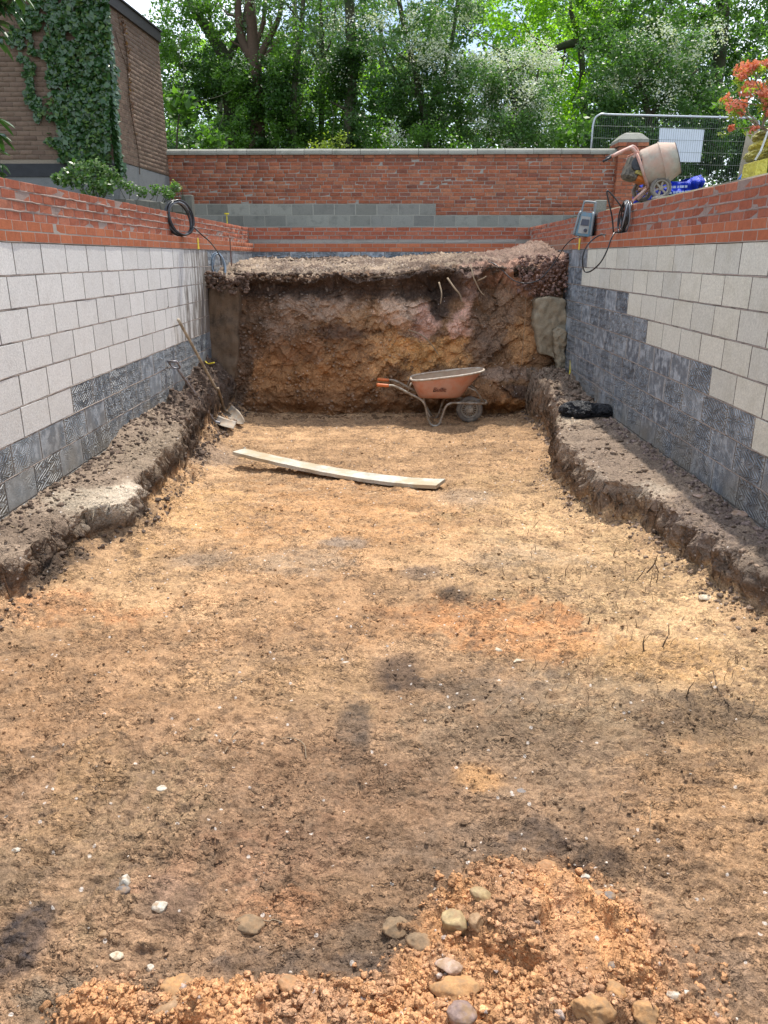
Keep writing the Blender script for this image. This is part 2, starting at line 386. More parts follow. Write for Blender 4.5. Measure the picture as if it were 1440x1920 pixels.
M_FASCIA = mat_plain('dark_fascia', (.045, .035, .032), .55, 0, .3, 14)

# ================================================================== laying bricks and blocks
def brick_mesh(name, L, H, D, mat, seed, ch=.004, jit=.002, chip=.002):
    rg = random.Random(seed); j = lambda a=jit: rg.uniform(-a, a)
    l, h = L / 2, H / 2
    bk = [(-l, D, -h), (l, D, -h), (l, D, h), (-l, D, h)]
    fo = [(-l + j(), ch, -h + j()), (l + j(), ch, -h + j()), (l + j(), ch, h + j()), (-l + j(), ch, h + j())]
    fi = [(-l + ch + j(), j(jit * .6), -h + ch + j()), (l - ch + j(), j(jit * .6), -h + ch + j()), (l - ch + j(), j(jit * .6), h - ch + j()), (-l + ch + j(), j(jit * .6), h - ch + j())]
    # a corner knocked off now and then
    if rg.random() < .3 and chip > .001:
        k = rg.randrange(4); p = fi[k]; fi[k] = (p[0] * .93, p[1] + chip, p[2] * .90)
    fs = [(8, 9, 10, 11), (0, 3, 2, 1)]
    for a in range(4):
        b = (a + 1) % 4; fs += [(4 + a, 4 + b, 8 + b, 8 + a), (a, b, 4 + b, 4 + a)]
    me = bpy.data.meshes.new(name); me.from_pydata(bk + fo + fi, [], fs); me.materials.append(mat); me.update(); return me
_bm = {}
def variants(name, L, H, D, mat, n=5, **kw):
    k = (name, round(L, 3), round(H, 3), mat.name)
    if k not in _bm: _bm[k] = [brick_mesh(name, L, H, D, mat, hash((k[1], k[2])) % 9999 + i, **kw) for i in range(n)]
    return _bm[k]
EYE = Vector((0, 0, HEYE))
def lay(parent, name, places, limit=300):
    """places: (mesh, world matrix). The nearest `limit` become parts, the rest one joined stuff part"""
    places.sort(key=lambda p: (p[1].translation - EYE).length)
    off = Matrix.Translation(-parent.location)
    for me, M in places[:limit]:
        o = bpy.data.objects.new(name, me); COL.objects.link(o); o.parent = parent; o.matrix_local = off @ M
    rest = places[limit:]
    if rest:
        mats = []; V = []; Q = []; MI = []; n = 0
        for me, M in rest:
            if me.materials[0] not in mats: mats.append(me.materials[0])
            mi = mats.index(me.materials[0])
            for v in me.vertices: V.append(tuple(M @ v.co))
            for p in me.polygons: Q.append([n + i for i in p.vertices]); MI.append(mi)
            n += len(me.vertices)
        m = mesh_np(name + '_field', V, quads=Q, mats=mats, matidx=MI)
        o = link(name + '_field', m, parent); o['kind'] = 'stuff'

def wall_frame(origin, ang):   # local x along the wall, local -y out of its face
    return Matrix.Translation(origin) @ Matrix.Rotation(ang, 4, 'Z')
def course_run(F, z, h, s0, s1, L, joint, start, mat, name, depth=.1, rg=random, keep=None, jd=.003, jz=.0, n=5, **kw):
    """bricks of pitch L from s0 to s1 in one course; cut ones at both ends"""
    out_ = []; s = s0 - start
    while s < s1 - .02:
        a, b = max(s, s0), min(s + L, s1); s += L
        if b - a < .035: continue
        ln = b - a - joint; m_ = mat(a, b) if callable(mat) else mat
        if m_ is None: continue
        if b - a < L - .002: ln = round(ln, 2)
        vs = variants(name, ln, h - joint, depth, m_, n, **kw)
        me = vs[rg.randrange(len(vs))]
        T = Matrix.Translation((((a + b) / 2), rg.uniform(-jd, jd), z + h / 2 + rg.uniform(-jz, jz))) @ Matrix.Rotation(rg.uniform(-.004, .004), 4, 'Y') @ Matrix.Rotation(rg.uniform(-1, 1) * min(.006, jd * .5 / (ln / 2)), 4, 'Z')
        out_.append((me, F @ T))
    return out_
def backing(parent, F, s0, s1, z0, z1, rec, thick, mat, name='core'):
    mb = MB(); vs = [F @ Vector((s, y, z)) for s in (s0, s1) for y in (rec, thick) for z in (z0, z1)]
    mb.add(vs, [(0, 1, 3, 2), (4, 6, 7, 5), (0, 4, 5, 1), (2, 3, 7, 6), (0, 2, 6, 4), (1, 5, 7, 3)])
    return part(name, mb, mat, parent)
def squeeze(parent, F, s0, s1, zs, mat, seed, amp=.012, base=.002, h=.012, step=.03, name='mortar_bed'):
    """mortar squeezed out of the bed joints: an uneven bead standing proud of the face"""
    V = []; Q = []; n = 0
    for z in zs:
        s = np.arange(s0, s1 + step, step); k = len(s)
        a = fbm(s * 6, s * 0 + z * 31, seed=seed, octv=4, gain=.6); b = fbm(s * 14, s * 0 + z * 17, seed=seed + 7, octv=3)
        outw = base + amp * np.clip((a - .38) * 3.2, -.6, 2) ; hh = h * (.55 + 1.1 * b); dz = (vnoise(s * 9, s * 0 + z * 7, seed=seed + 3) - .5) * .008
        prof = [(.02, -1), (0, -.9), (1, -.45), (1, .35), (0, 1.0), (.02, 1.1)]
        P = np.zeros((k, len(prof), 3))
        for j, (o, q) in enumerate(prof):
            P[:, j, 0] = s; P[:, j, 1] = -outw * o if o != .02 else .02; P[:, j, 2] = z + dz + hh * q
        m = len(prof)
        idx = n + np.arange(k * m).reshape(k, m)
        Q.append(np.stack([idx[:-1, :-1], idx[1:, :-1], idx[1:, 1:], idx[:-1, 1:]], -1).reshape(-1, 4)); V.append(P.reshape(-1, 3)); n += k * m
    V = np.concatenate(V); Q = np.concatenate(Q); R = np.array(F.to_3x3()); T = np.array(F.translation)
    me = mesh_np(name, V @ R.T + T, quads=Q, mats=[mat], smooth=True)
    return link(name, me, parent)

XL, XR = -2.69, 2.45          # faces of the two long block walls
XLU, XRU = -2.79, 2.55        # set-back upper brick courses
YN, YE = 2.0, 15.2            # near end of what is built, face of the end wall
ZB = 0.545; BH = .225; ZK = ZB + 8 * BH     # block courses; ZK = underside of the brick (2.345)
ZC = ZK + .15                 # ledge on top of the two facing courses (2.495)
ZT = ZC + .29                 # top of the pool walls (2.785)
rg = random.Random(11)

def pool_side(left):
    x = XL if left else XR
    t = thing('pool_wall', 'long left pool wall of pale square blocks with black coated courses below and red brick on top' if left else
              'long right pool wall of buff blocks over stepped dark coated courses with red brick on top', 'wall', (x + (-.1 if left else .1), 8, ZB - .25))
    # frame: local x runs along +Y (left, faces +X) or along -Y (right, faces -X)
    if left: F = wall_frame((x, 0, 0), math.pi / 2); fy = lambda y0, y1: (y0, y1); sy = lambda s: s
    else: F = wall_frame((x, 0, 0), -math.pi / 2); fy = lambda y0, y1: (-y1, -y0); sy = lambda s: -s
    ye = YE + .1; blocks = []
    for c in range(9):                       # c = 0 is the top course
        z = ZK - (c + 1) * BH
        def m_(a, b, c=c):
            y = (sy(a) + sy(b)) / 2
            if left:
                if c >= 6 or (c == 5 and y > 6.27) or y > 11.56: return M_TANK
                return M_BLOCK
            lim = [10.22, 10.2, 8.27, 7.56, 5.92, 5.0][c] if c < 6 else 0
            return M_TANK if y > lim else M_BLOCK_R
        brk = {0: 5.61, 1: 5.46, 2: 5.70, 3: 5.55, 4: 5.42, 5: 6.27, 6: 5.60, 7: 5.44, 8: 5.6}[c] if left else {0: 5.246, 1: 5.46, 2: 8.27, 3: 7.56, 4: 5.92, 5: 5.1, 6: 5.33, 7: 5.2, 8: 5.4}[c]
        y1 = ye if c <= 1 or not left else 11.62
        if not left and c > 1: y1 = 11.3 + .05
        s0, s1 = fy(YN, y1)
        ph = ((s0 - (brk if left else -brk)) % .45)
        blocks += course_run(F, z, BH, s0, s1, .45, .011, ph, m_, 'block', .1, rg, jd=.0006, ch=.0025, jit=.0016, n=6, chip=.0005)
    lay(t, 'block', blocks, 330)
    s0, s1 = fy(YN, ye)
    backing(t, F, s0, s1, ZB - .4, ZK, .0016, .215, M_MORTAR_DK)
    # two crisp facing courses
    br = []
    for c in range(2):
        z = ZK + c * .075
        s0, s1 = fy(YN, ye)
        def mm(a, b): return M_BRICK_CRISP_MUD if (not left and (sy(a) + sy(b)) / 2 > 11.1) else M_BRICK_CRISP
        run = course_run(F, z, .075, s0, s1, .225, .008, (.07, .18)[c], mm, 'brick', .1, rg, jd=.0004, ch=.0018, jit=.0010, chip=.0005)
        br += [(me, Matrix.Translation((F.to_3x3() @ Vector((0, -.006, 0)))) @ M) for me, M in run]
    backing(t, F, s0, s1, ZK + .001, ZC - .003, -.0052, .215, M_MORTAR, 'core')
    FU = wall_frame((XLU if left else XRU, 0, 0), math.pi / 2 if left else -math.pi / 2)
    for c in range(4):
        z = ZC + c * .0725
        s0, s1 = fy(YN, YE + .2)
        br += course_run(FU, z, .0725, s0, s1, .225, .011, (.03, .14, .06, .2)[c], M_BRICK_POOL, 'brick', .1, rg, jd=.0015, jz=.002, ch=.004, jit=.003, chip=.002)
    lay(t, 'brick', br, 300)
    backing(t, FU, s0, s1, ZC - .002, ZT - .006, .0026, .25, M_SQZ, 'core')
    squeeze(t, FU, s0, s1, [ZC + .0725 * k for k in range(0, 4)], M_SQZ, 3 if left else 5, amp=.008, base=-.003, h=.0065, step=.016)
    squeeze(t, F, s0, s1, [ZK + .001], M_MORTAR, 9 if left else 15, amp=.003, base=.004, h=.003)
    # thin pale ribbons of mortar under the block beds
    squeeze(t, F, s0, s1 if left else s1, [ZK - k * BH for k in range(1, 8)], M_SQZ2, 21 if left else 25, amp=.003, base=-.001, h=.0045, name='mortar_bead')
    return t
wallL = pool_side(True); wallR = pool_side(False)

# ---- end wall of the pool
def end_wall():
    t = thing('pool_end_wall', 'low brick end wall of the pool behind the soil bank, pale mortar band through it', 'wall', (0, YE + .1, 1.6))
    F = wall_frame((0, YE, 0), 0); FU = wall_frame((0, YE + .1, 0), 0)
    a, b = XL - .005, XR + .45; br = []
    blk = course_run(F, ZK - BH, BH, a, b, .45, .011, .2, M_TANK, 'block', .1, rg, jd=.002)
    blk += course_run(F, ZK - 2 * BH, BH, a, b, .45, .011, .05, M_TANK, 'block', .1, rg, jd=.002)
    lay(t, 'block', blk)
    backing(t, F, a, b, ZK - .9, ZK, .006, .2, M_MORTAR_DK)
    for c in range(2): br += course_run(F, ZK + c * .075 - .001, .075, a, b, .225, .008, (.1, .2)[c], M_BRICK_CRISP_MUD if False else M_BRICK_CRISP, 'brick', .095, rg, jd=.002, ch=.003, chip=.001)
    backing(t, F, a, b, ZK, ZC - .003, .0045, .2, M_MORTAR)
    a2, b2 = XLU - .0, XRU + .4
    band = course_run(FU, ZC + .004, .068, a2, b2, .45, .012, .3, M_MORTAR, 'block', .1, rg, jd=.006, ch=.006, jit=.006)
    lay(t, 'mortar_band', band)
    for c in range(3): br += course_run(FU, ZC + .0725 * (c + 1), .0725, a2, b2, .225, .011, (.03, .14, .08)[c], M_BRICK_POOL, 'brick', .1, rg, jd=.0015, jz=.002, ch=.004, jit=.003, chip=.002)
    lay(t, 'brick', br)
    backing(t, FU, a2, b2, ZC - .002, ZT - .006, .006, .25, M_MORTAR)
    squeeze(t, FU, a2, b2, [ZC + .0725 * k for k in (1, 2, 3)], M_SQZ, 33, amp=.009, base=-.003, h=.007, step=.02)
end_wall()

# ---- garden wall behind
YG = 17.2
M_MORTAR_P = mat_concrete('pale_mortar', (.38, .365, .31), .4, (.3, .28, .24), rough=.95, pore=False)
def garden_wall():
    t = thing('garden_wall', 'tall red brick boundary wall with rounded concrete coping and grey block base', 'wall', (0, YG + .15, 2.7))
    F = wall_frame((0, YG, 0), 0); a, b = -4.86, 4.60
    ZG0, ZG1, ZG2 = 2.865, 3.09, 3.316; hc = (4.268 - ZG2) / 13
    blk = course_run(F, ZG1 - .225 * 1, .225, a, b, .45, .014, .15, lambda a_, b_: M_BLOCK_G, 'block', .1, rg, jd=.0008, chip=.0005)
    blk += course_run(F, ZG0 - .225, .225, a, b, .45, .014, .33, M_BLOCK_G, 'block', .1, rg, jd=.003)
    xs = at(817, 392, y=YG).x
    blk += course_run(F, ZG1, ZG2 - ZG1, a, xs, .45, .014, .02, M_BLOCK_G, 'block', .1, rg, jd=.0008, chip=.0005)
    lay(t, 'block', blk)
    br = []
    for k in range(3): br += course_run(F, ZG1 + k * (ZG2 - ZG1) / 3, (ZG2 - ZG1) / 3, xs, b, .225, .009, (.0, .11, .05)[k], M_BRICK_GARDEN, 'brick', .1, rg, jd=.005, ch=.004, jit=.003)
    for k in range(13):
        z = ZG2 + k * hc; s = a - rg.uniform(0, .2); FF = F if k != 12 else wall_frame((0, YG - .025, 0), 0)
        while s < b:                                     # headers and stretchers mixed
            ln = .225 if rg.random() < (.93 if k != 0 else 1) else .1125
            s0_, s1_ = max(a, s), min(b, s + ln); s += ln
            if s1_ - s0_ < .04: continue
            br += course_run(FF, z, hc, s0_, s1_, ln, .009, 0, M_BRICK_GARDEN, 'brick', .11, rg, jd=.005, ch=.004, jit=.003)
    lay(t, 'brick', br, 300)
    backing(t, F, a, b, ZG2, 4.262, .006, .3, M_MORTAR); backing(t, F, a, xs, ZG1, ZG2 - .001, .0025, .3, M_MORTAR_P); backing(t, F, xs + .001, b, ZG1, ZG2 - .001, .006, .3, M_MORTAR); backing(t, F, a, b, 2.6, ZG1 - .001, .0025, .3, M_MORTAR_P)
    # half-round coping stones
    s = a; k = 0
    while s < b - .05:
        ln = .6 + rg.uniform(-.03, .03); e = min(s + ln, b)
        mb = MB(); n = 7; r = .19; h = .095; y0 = YG + .13; zz = 4.268 + rg.uniform(-.003, .003); vs = []
        for q in (s + .004, e - .004):
            ring = [(q, y0 - r, zz - .012), (q, y0 - r, zz + .02)] + [(q, y0 - r * math.cos(math.pi * j / (n + 1)) * .97, zz + .02 + h * math.sin(math.pi * j / (n + 1)) ** .8) for j in range(1, n + 1)] + [(q, y0 + r, zz + .02), (q, y0 + r, zz - .012)]
            vs += ring
        m = len(ring); fs = [(j, (j + 1) % m, m + (j + 1) % m, m + j) for j in range(m)] + [tuple(range(m)), tuple(range(2 * m - 1, m - 1, -1))]
        mb.add(vs, fs); part('coping_stone', mb, M_COPING, t); s += ln
    return t
garden_wall()

def gate_pier():
    x0, x1 = at(1158, 300, y=YG - .12).x, at(1211, 300, y=YG - .12).x; yf = YG - .14; w_ = x1 - x0; xc = (x0 + x1) / 2
    ztop = at(1180, 270, y=yf).z
    t = thing('brick_pier', 'square red brick gate pier with stone cap at the right end of the boundary wall', 'pier', (xc, yf + w_ / 2, 2.9))
    F = wall_frame((0, yf, 0), 0); br = []; F2 = wall_frame((x0, yf + w_, 0), -math.pi / 2)
    k = 0; z = 2.7
    while z < ztop - .05:
        h = .0733
        br += course_run(F, z, h, x0, x1, .225, .009, (0, .11)[k % 2], M_BRICK_GARDEN, 'brick', .1, rg, jd=.004)
        br += course_run(F2, z, h, 0.004, w_ - .004, .225, .009, (.11, 0)[k % 2], M_BRICK_GARDEN, 'brick', .1, rg, jd=.004)
        z += h; k += 1
    # oversailing course and its sloped shoulder
    FO = wall_frame((0, yf - .03, 0), 0)
    br += course_run(FO, z, .075, x0 - .03, x1 + .03, .225, .009, .05, M_BRICK_GARDEN, 'brick', .1, rg)
    FO2 = wall_frame((x0 - .03, yf + w_ + .03, 0), -math.pi / 2)
    br += course_run(FO2, z, .075, 0.004, w_ + .056, .225, .009, .05, M_BRICK_GARDEN, 'brick', .1, rg)
    lay(t, 'brick', br)
    mb = MB(); mb.box((xc, yf + w_ / 2, (2.7 + z) / 2), (w_ - .02, w_ - .02, z - 2.7)); mb.box((xc, yf + w_ / 2, z + .036), (w_ + .04, w_ + .04, .068)); part('core', mb, M_MORTAR, t)
    mb = MB(); z += .077; hw = w_ / 2 + .02; vs = []
    for (h, r) in ((0, hw), (.06, hw * .98), (.17, hw * .62), (.20, hw * .4)):
        vs += [(xc - r, yf + w_ / 2 - r, z + h), (xc + r, yf + w_ / 2 - r, z + h), (xc + r, yf + w_ / 2 + r, z + h), (xc - r, yf + w_ / 2 + r, z + h)]
    fs = [(0, 3, 2, 1), (12, 13, 14, 15)]
    for i in range(3): fs += [(i * 4 + j, i * 4 + (j + 1) % 4, i * 4 + 4 + (j + 1) % 4, i * 4 + 4 + j) for j in range(4)]
    mb.add(vs, fs); part('cap', mb, M_COPING, t)
gate_pier()

# ---- house with ivy, its brick side running back to the boundary wall
HX0, HY0, HX1, HY1 = -4.90, 14.4, -4.72, 17.22
def house():
    t = thing('brick_house', 'plain brown brick building end with black roof edge, ivy hanging over its corner', 'building', (-7, 16, 2.8))
    zb, ze = 3.86, 6.30
    d = Vector((HX1 - HX0, HY1 - HY0, 0)); L = d.length; ang = math.atan2(d.y, d.x)
    FS = wall_frame((HX0, HY0, 0), ang)                    # faces +X
    FF = wall_frame((HX0 - 6.5, HY0, 0), 0)               # faces the pool
    br = []; k = 0; z = zb
    while z < ze - .02:
        br += course_run(FS, z, .075, 0, L, .225, .009, (.0, .1125)[k % 2], M_BRICK_HOUSE, 'brick', .1, rg, jd=.002, ch=.003)
        z += .075; k += 1
    lay(t, 'brick', br, 150)
    br = []; k = 0; z = zb
    while z < 7.0:
        br += course_run(FF, z, .075, 3.4, 6.5 - .003, .225, .009, (.0, .1125)[k % 2], M_BRICK_HOUSE, 'brick', .1, rg, jd=.002, ch=.003)
        z += .075; k += 1
    lay(t, 'brick', br, 150)
    backing(t, FS, 0.01, L, zb, 6.4, .006, .4, M_MORTAR_HOUSE); 
    mb = MB(); mb.box((HX0 - 3.26, HY0 + .31, 5.3), (6.5, .6, 3.2)); part('core', mb, M_MORTAR_HOUSE, t)
    # dark damp-proofed band and grey rendered plinth
    mb = MB(); mb.box((HX0 - 3.24, HY0 + .28, 3.69), (6.5, .6, .21)); part('plinth_band', mb, M_BITUMEN, t)
    mb = MB(); mb.box((HX0 - 3.24, HY0 + .29, 3.1), (6.5, .58, .97)); part('plinth', mb, M_RENDER, t)
    mb = MB(); vs = [FS @ Vector((s, y, z)) for s in (.0, L) for y in (.004, .4) for z in (2.7, zb - .012)]
    mb.add(vs, [(0, 1, 3, 2), (4, 6, 7, 5), (0, 4, 5, 1), (2, 3, 7, 6), (0, 2, 6, 4), (1, 5, 7, 3)]); part('plinth', mb, M_RENDER, t)
    # fascia and flat roof edge, rising gently towards the pool
    mb = MB(); P = lambda s, y, z: FS @ Vector((s, y, z))
    vs = [P(s, y, z) for s in (-.15, L + .02) for y in (-.05, .3) for z in (6.295, 6.48)]
    mb.add(vs, [(0, 1, 3, 2), (4, 6, 7, 5), (0, 4, 5, 1), (2, 3, 7, 6), (0, 2, 6, 4), (1, 5, 7, 3)]); part('fascia', mb, M_FASCIA, t)
    mb = MB(); vs = [P(s, y, z) for s in (-.17, L + .04) for y in (-.08, 6) for z in (6.483, 6.51)]
    mb.add(vs, [(0, 1, 3, 2), (4, 6, 7, 5), (0, 4, 5, 1), (2, 3, 7, 6), (0, 2, 6, 4), (1, 5, 7, 3)]); part('roof', mb, M_BITUMEN, t)
    mb = MB(); mb.box((HX0 - 3.5, HY0 + 1.6, 5.2), (6, 1.8, 4.2)); part('wall', mb, M_BRICK_HOUSE, t)
    # a length of dead creeper on the side wall
    vine = []
    for k in range(14):
        s = .95 + .16 * math.sin(k * .7) * .4 + k * .012; vine.append(FS @ Vector((s, -.012, 6.2 - k * .19)))
    mb = MB(); mb.tube(vine, .008, 5); mb.tube([vine[4], FS @ Vector((.72, -.012, 5.75)), FS @ Vector((.6, -.012, 5.95))], .006, 5)
    mb.tube([vine[1], FS @ Vector((.85, -.012, 6.05)), FS @ Vector((.8, -.012, 6.3))], .006, 5)
    tv = thing('dead_creeper', 'dead brown creeper stem clinging to the side of the brown brick building', 'creeper', vine[-1]); part('stem', mb, mat_plain('creeper_bark', (.11, .07, .045), .9), tv)
    rr = np.random.RandomState(4); cs = []
    for k in range(150):
        i = rr.randint(0, 9); p = vine[i].lerp(vine[i + 1], rr.rand()); cs.append((p.x + rr.rand() * .05, p.y + rr.randn() * .05, p.z + rr.randn() * .05))
    me = leaf_mesh('dead_leaves', np.array(cs), .05, mat_leaf('dead_leaf', (.13, .065, .04), (.2, .11, .07), .2), rr, nb=(1, 0, 0)); link('dead_leaves', me, tv)

# ================================================================== leaves
def leaf_mesh(name, C, size, mat, rr, nb=(0, -.5, .8), spread=1.0, aspect=.62, fold=0.0):
    C = np.asarray(C, float).reshape(-1, 3); n = len(C)
    nrm = rr.randn(n, 3) * spread + np.array(nb) * 1.4; nrm /= np.linalg.norm(nrm, axis=1)[:, None]
    a = rr.randn(n, 3); a -= nrm * (a * nrm).sum(1)[:, None]; a /= np.linalg.norm(a, axis=1)[:, None]; b = np.cross(nrm, a)
    s = (size * (.6 + .8 * rr.rand(n)))[:, None]
    P = np.stack([C - a * s * .5, C + b * s * .5 * aspect - a * s * .05, C + a * s * .5, C - b * s * .5 * aspect - a * s * .05], 1)
    if fold: P[:, 0] += nrm * s * fold; P[:, 2] -= nrm * s * fold
    return mesh_np(name, P.reshape(-1, 3), quads=np.arange(n * 4).reshape(-1, 4), mats=[mat])
house()

# ================================================================== the pit: floor with its two ledges
def zfloor(y): return .25 * (1 - sstep(4.5, 9.0, y))
_LY = [-5, 3.5, 4.14, 4.47, 4.92, 5.2, 5.35, 5.65, 5.9, 6.36, 7.0, 7.4, 8.0, 8.7, 9.3, 10, 12]
_LX = [-2.42, -2.38, -2.33, -2.27, -2.3, -2.2, -1.99, -1.97, -2.1, -2.14, -2.20, -2.16, -2.28, -2.36, -2.44, -2.45, -2.42]
_RY = [-5, 3.0, 3.97, 4.51, 4.86, 5.4, 5.72, 5.9, 6.2, 6.85, 7.25, 7.63, 8.02, 8.4, 8.757, 9.3, 10, 12]
_RX = [2.3, 2.25, 2.117, 2.035, 1.995, 1.95, 1.95, 1.73, 1.632, 1.70, 1.66, 1.674, 1.78, 1.83, 1.94, 2.02, 2.02, 1.95]
HEAP = [(1010, 1735, .30, .26, .10), (1120, 1830, .30, .16, .07), (880, 1850, .28, .12, .07), (640, 1900, .26, .10, .08), (420, 1890, .26, .09, .07), (220, 1880, .16, .08, .05), (1000, 1930, .5, .12, .09), (600, 1980, .6, .12, .10)]
HEAP = [(*at(u, v, z=.27)[:2], rx, ry, h) for u, v, rx, ry, h in HEAP]
def heap(x, y):
    w1 = (fbm(x * 6, y * 6, seed=71, octv=5, gain=.65) - .5) * 1.5; m = np.zeros_like(x)
    for cx, cy, rx, ry, h in HEAP:
        e = np.sqrt(((x - cx) / rx) ** 2 + ((y - cy) / ry) ** 2) + w1
        m = np.maximum(m, h * .95 * sstep(1.3, .25, e))
    return m
BOOT = at(1085, 1745, z=.33)
_r = random.Random(15); PRINTS = [(_r.uniform(-1.8, 1.5), _r.uniform(1.9, 7.5), _r.uniform(-.6, .6) + (math.pi / 2 if _r.random() < .2 else 0), _r.uniform(.008, .016)) for _ in range(34)]
RUTS = [(-.55, 2.2, .1, 9.4), (.35, 3.0, .7, 9.6), (-1.2, 2.6, -.3, 8.0)]
def ground(x, y):
    """height, ledge weight, heap height, crumble mask"""
    x = np.asarray(x, float); y = np.asarray(y, float)
    n1 = fbm(x * 1.3, y * 1.3, seed=1, octv=3) - .5; n2 = fbm(x * 6, y * 6, seed=2, octv=4) - .5; n3 = fbm(x * 22, y * 22, seed=3, octv=3) - .5
    zf = zfloor(y) + n1 * .09 + n2 * .030 + n3 * .012
    xl = np.interp(y, _LY, _LX) + n2 * .12 + n3 * .05; xr = np.interp(y, _RY, _RX) + n2 * .10 + n3 * .05
    dl = x - xl; dr = xr - x                          # > 0 towards the middle
    wl = 1 - sstep(-.014, .022, dl); wr = 1 - sstep(-.014, .022, dr); wd = np.clip(wl + wr, 0, 1)
    zl = .555 + n1 * .03 + n2 * .022 + n3 * .012 - .05 * sstep(-.2, 0, dl) * (n2 + .4)
    # heaps of dug soil standing on the ledges near the far end
    zl = zl + (.25 * sstep(8.2, 10.6, y) * sstep(.0, -.22, dl) + sstep(8.2, 9.6, y) * (n2 * .25)) - .03 + .12 * sstep(6.8, 7.4, y) * sstep(-.2, -.42, dl)
    zr = .53 + n1 * .03 + n2 * .03 + n3 * .012 + sstep(9.1, 10.8, y) * (.12 + n2 * .25) + .05 * sstep(6.5, 5.5, y) * (n2 + .3)
    z = zf * (1 - wd) + np.where(dl < dr, zl, zr) * wd
    # loose stuff fallen at the foot of the ledges
    tl = np.exp(-(np.maximum(dl, 0) / .20) ** 2) * (1 - wd); tr = np.exp(-(np.maximum(dr, 0) / .16) ** 2) * (1 - wd)
    z = z + tl * (.09 + n2 * .25) * (1 + .4 * sstep(8, 9.6, y)) + tr * (.07 + n2 * .2)
    hp = heap(x, y)
    cr = sstep(.50, .68, fbm(x * 2.6, y * 2.6, seed=12, octv=4) + .55 * (tl + tr)) * .75
    cr = np.maximum(cr * (1 - wd), wd * (.18 + .5 * sstep(.50, .62, fbm(x * 5, y * 3, seed=14, octv=4))) + sstep(8.2, 9.0, y) * wd * .5); cr = np.maximum(cr, sstep(.0, .02, hp))
    boot = sstep(1.15, .85, np.sqrt(((x - BOOT.x) / .105) ** 2 + ((y - BOOT.y) / .15) ** 2) + n3 * .3)
    d1, v1 = cell(x * 22, y * 22, 31); d2, v2 = cell(x * 55 + n3 * 2, y * 55, 32); d3, v3 = cell(x * 11 + n2, y * 11, 35)
    lump = np.clip(1 - d1 * d1 * 2.1, 0, 1) * v1 ** 2 * .024 + np.clip(1 - d2 * d2 * 2.0, 0, 1) * v2 * .010
    big = np.clip(1 - d3 * d3 * 2.2, 0, 1) * v3 ** 2 * .05
    for (px_, py_, an, dp) in PRINTS:          # boot prints: shallow, with a raised rim and a few tread bars
        m_ = (np.abs(x - px_) < .3) & (np.abs(y - py_) < .3)
        if not m_.any(): continue
        u_ = (x[m_] - px_) * math.cos(an) + (y[m_] - py_) * math.sin(an); w_ = -(x[m_] - px_) * math.sin(an) + (y[m_] - py_) * math.cos(an)
        e_ = np.sqrt((u_ / (.050 - .012 * np.sin(w_ * 18))) ** 2 + (w_ / .145) ** 2) + n3[m_] * .25
        ins = sstep(1.08, .9, e_); z[m_] += (-dp * ins + .6 * dp * np.exp(-((e_ - 1.15) / .12) ** 2) + ins * .003 * np.sin(w_ * 2 * math.pi / .028)) * (1 - wd[m_])
    for (xa, ya, xb, yb) in RUTS:              # narrow ruts of the barrow wheel
        f_ = np.clip((y - ya) / (yb - ya), 0, 1); c_ = xa + (xb - xa) * f_ + .10 * np.sin(y * 1.4 + xa); g_ = (x - c_) / .045; on = ((y > ya) & (y < yb)) * (vnoise(y * 1.3, y * 0, seed=int(xa * 10) + 60) > .35)
        z = z + on * (1 - wd) * (-.010 * np.exp(-g_ ** 4) + .006 * np.exp(-((np.abs(g_) - 1.4) / .4) ** 2)) * (.6 + .8 * (n3 + .5))
    pilem = np.maximum(sstep(8.2, 9.0, y) * wd, .35 * wd)
    k = cr * (1 - boot) * (1 + .25 * wd + .7 * wd * sstep(8.2, 9, y))
    z = z + wd * ((.010 + .02 * sstep(8.2, 9, y)) * (fbm(x * 16, y * 16, seed=49, octv=4, gain=.65) - .5) * 2 + .008 * sstep(.6, .8, n3 + .5))
    z = z + k * lump * (1 + .2 * sstep(0, .05, hp)) + big * (pilem + .5 * sstep(.02, .08, hp)) * (1 - boot) + hp * (1 - .45 * boot)
    # small crusts and scrape marks left by the digger bucket
    r = 1 - np.abs(fbm(x * 8 + n2 * 3, y * 19, seed=41, octv=3) * 2 - 1) ** .8; z = z + (1 - .6 * cr) * (1 - wd) * .016 * sstep(.72, 1.0, r)
    r2 = 1 - np.abs(fbm(x * 26 + n3 * 3, y * 40, seed=43, octv=3) * 2 - 1); z = z + (1 - wd) * .007 * sstep(.6, 1.0, r2)
    pit = sstep(.62, .74, fbm(x * 13, y * 20, seed=48, octv=4)); z = z - (1 - wd) * .012 * pit
    fx_ = x - .25 * y
    st = sstep(.1, .35, np.exp(-((x + .75) / .45) ** 2 - ((y - 2.15) / .5) ** 2)) * (1 - cr * .5)
    z = z + st * ((vnoise(fx_ * 30, y * 1.5, seed=44) - .5) * .030)
    st2 = sstep(.5, .75, vnoise(x * 1.1 + 4, y * .8, seed=46)) * (1 - wd) * (1 - cr)
    z = z + st2 * (np.sin((y + n2 * .2) * 2 * math.pi / .10) * .004)
    return z, wd, hp, cr
def gz(x, y): return float(ground(np.array([x]), np.array([y]))[0][0])
def on_ground(u, v):
    z = .2
    for _ in range(6):
        p = at(u, v, z=z); z = gz(p.x, p.y)
    return at(u, v, z=z)

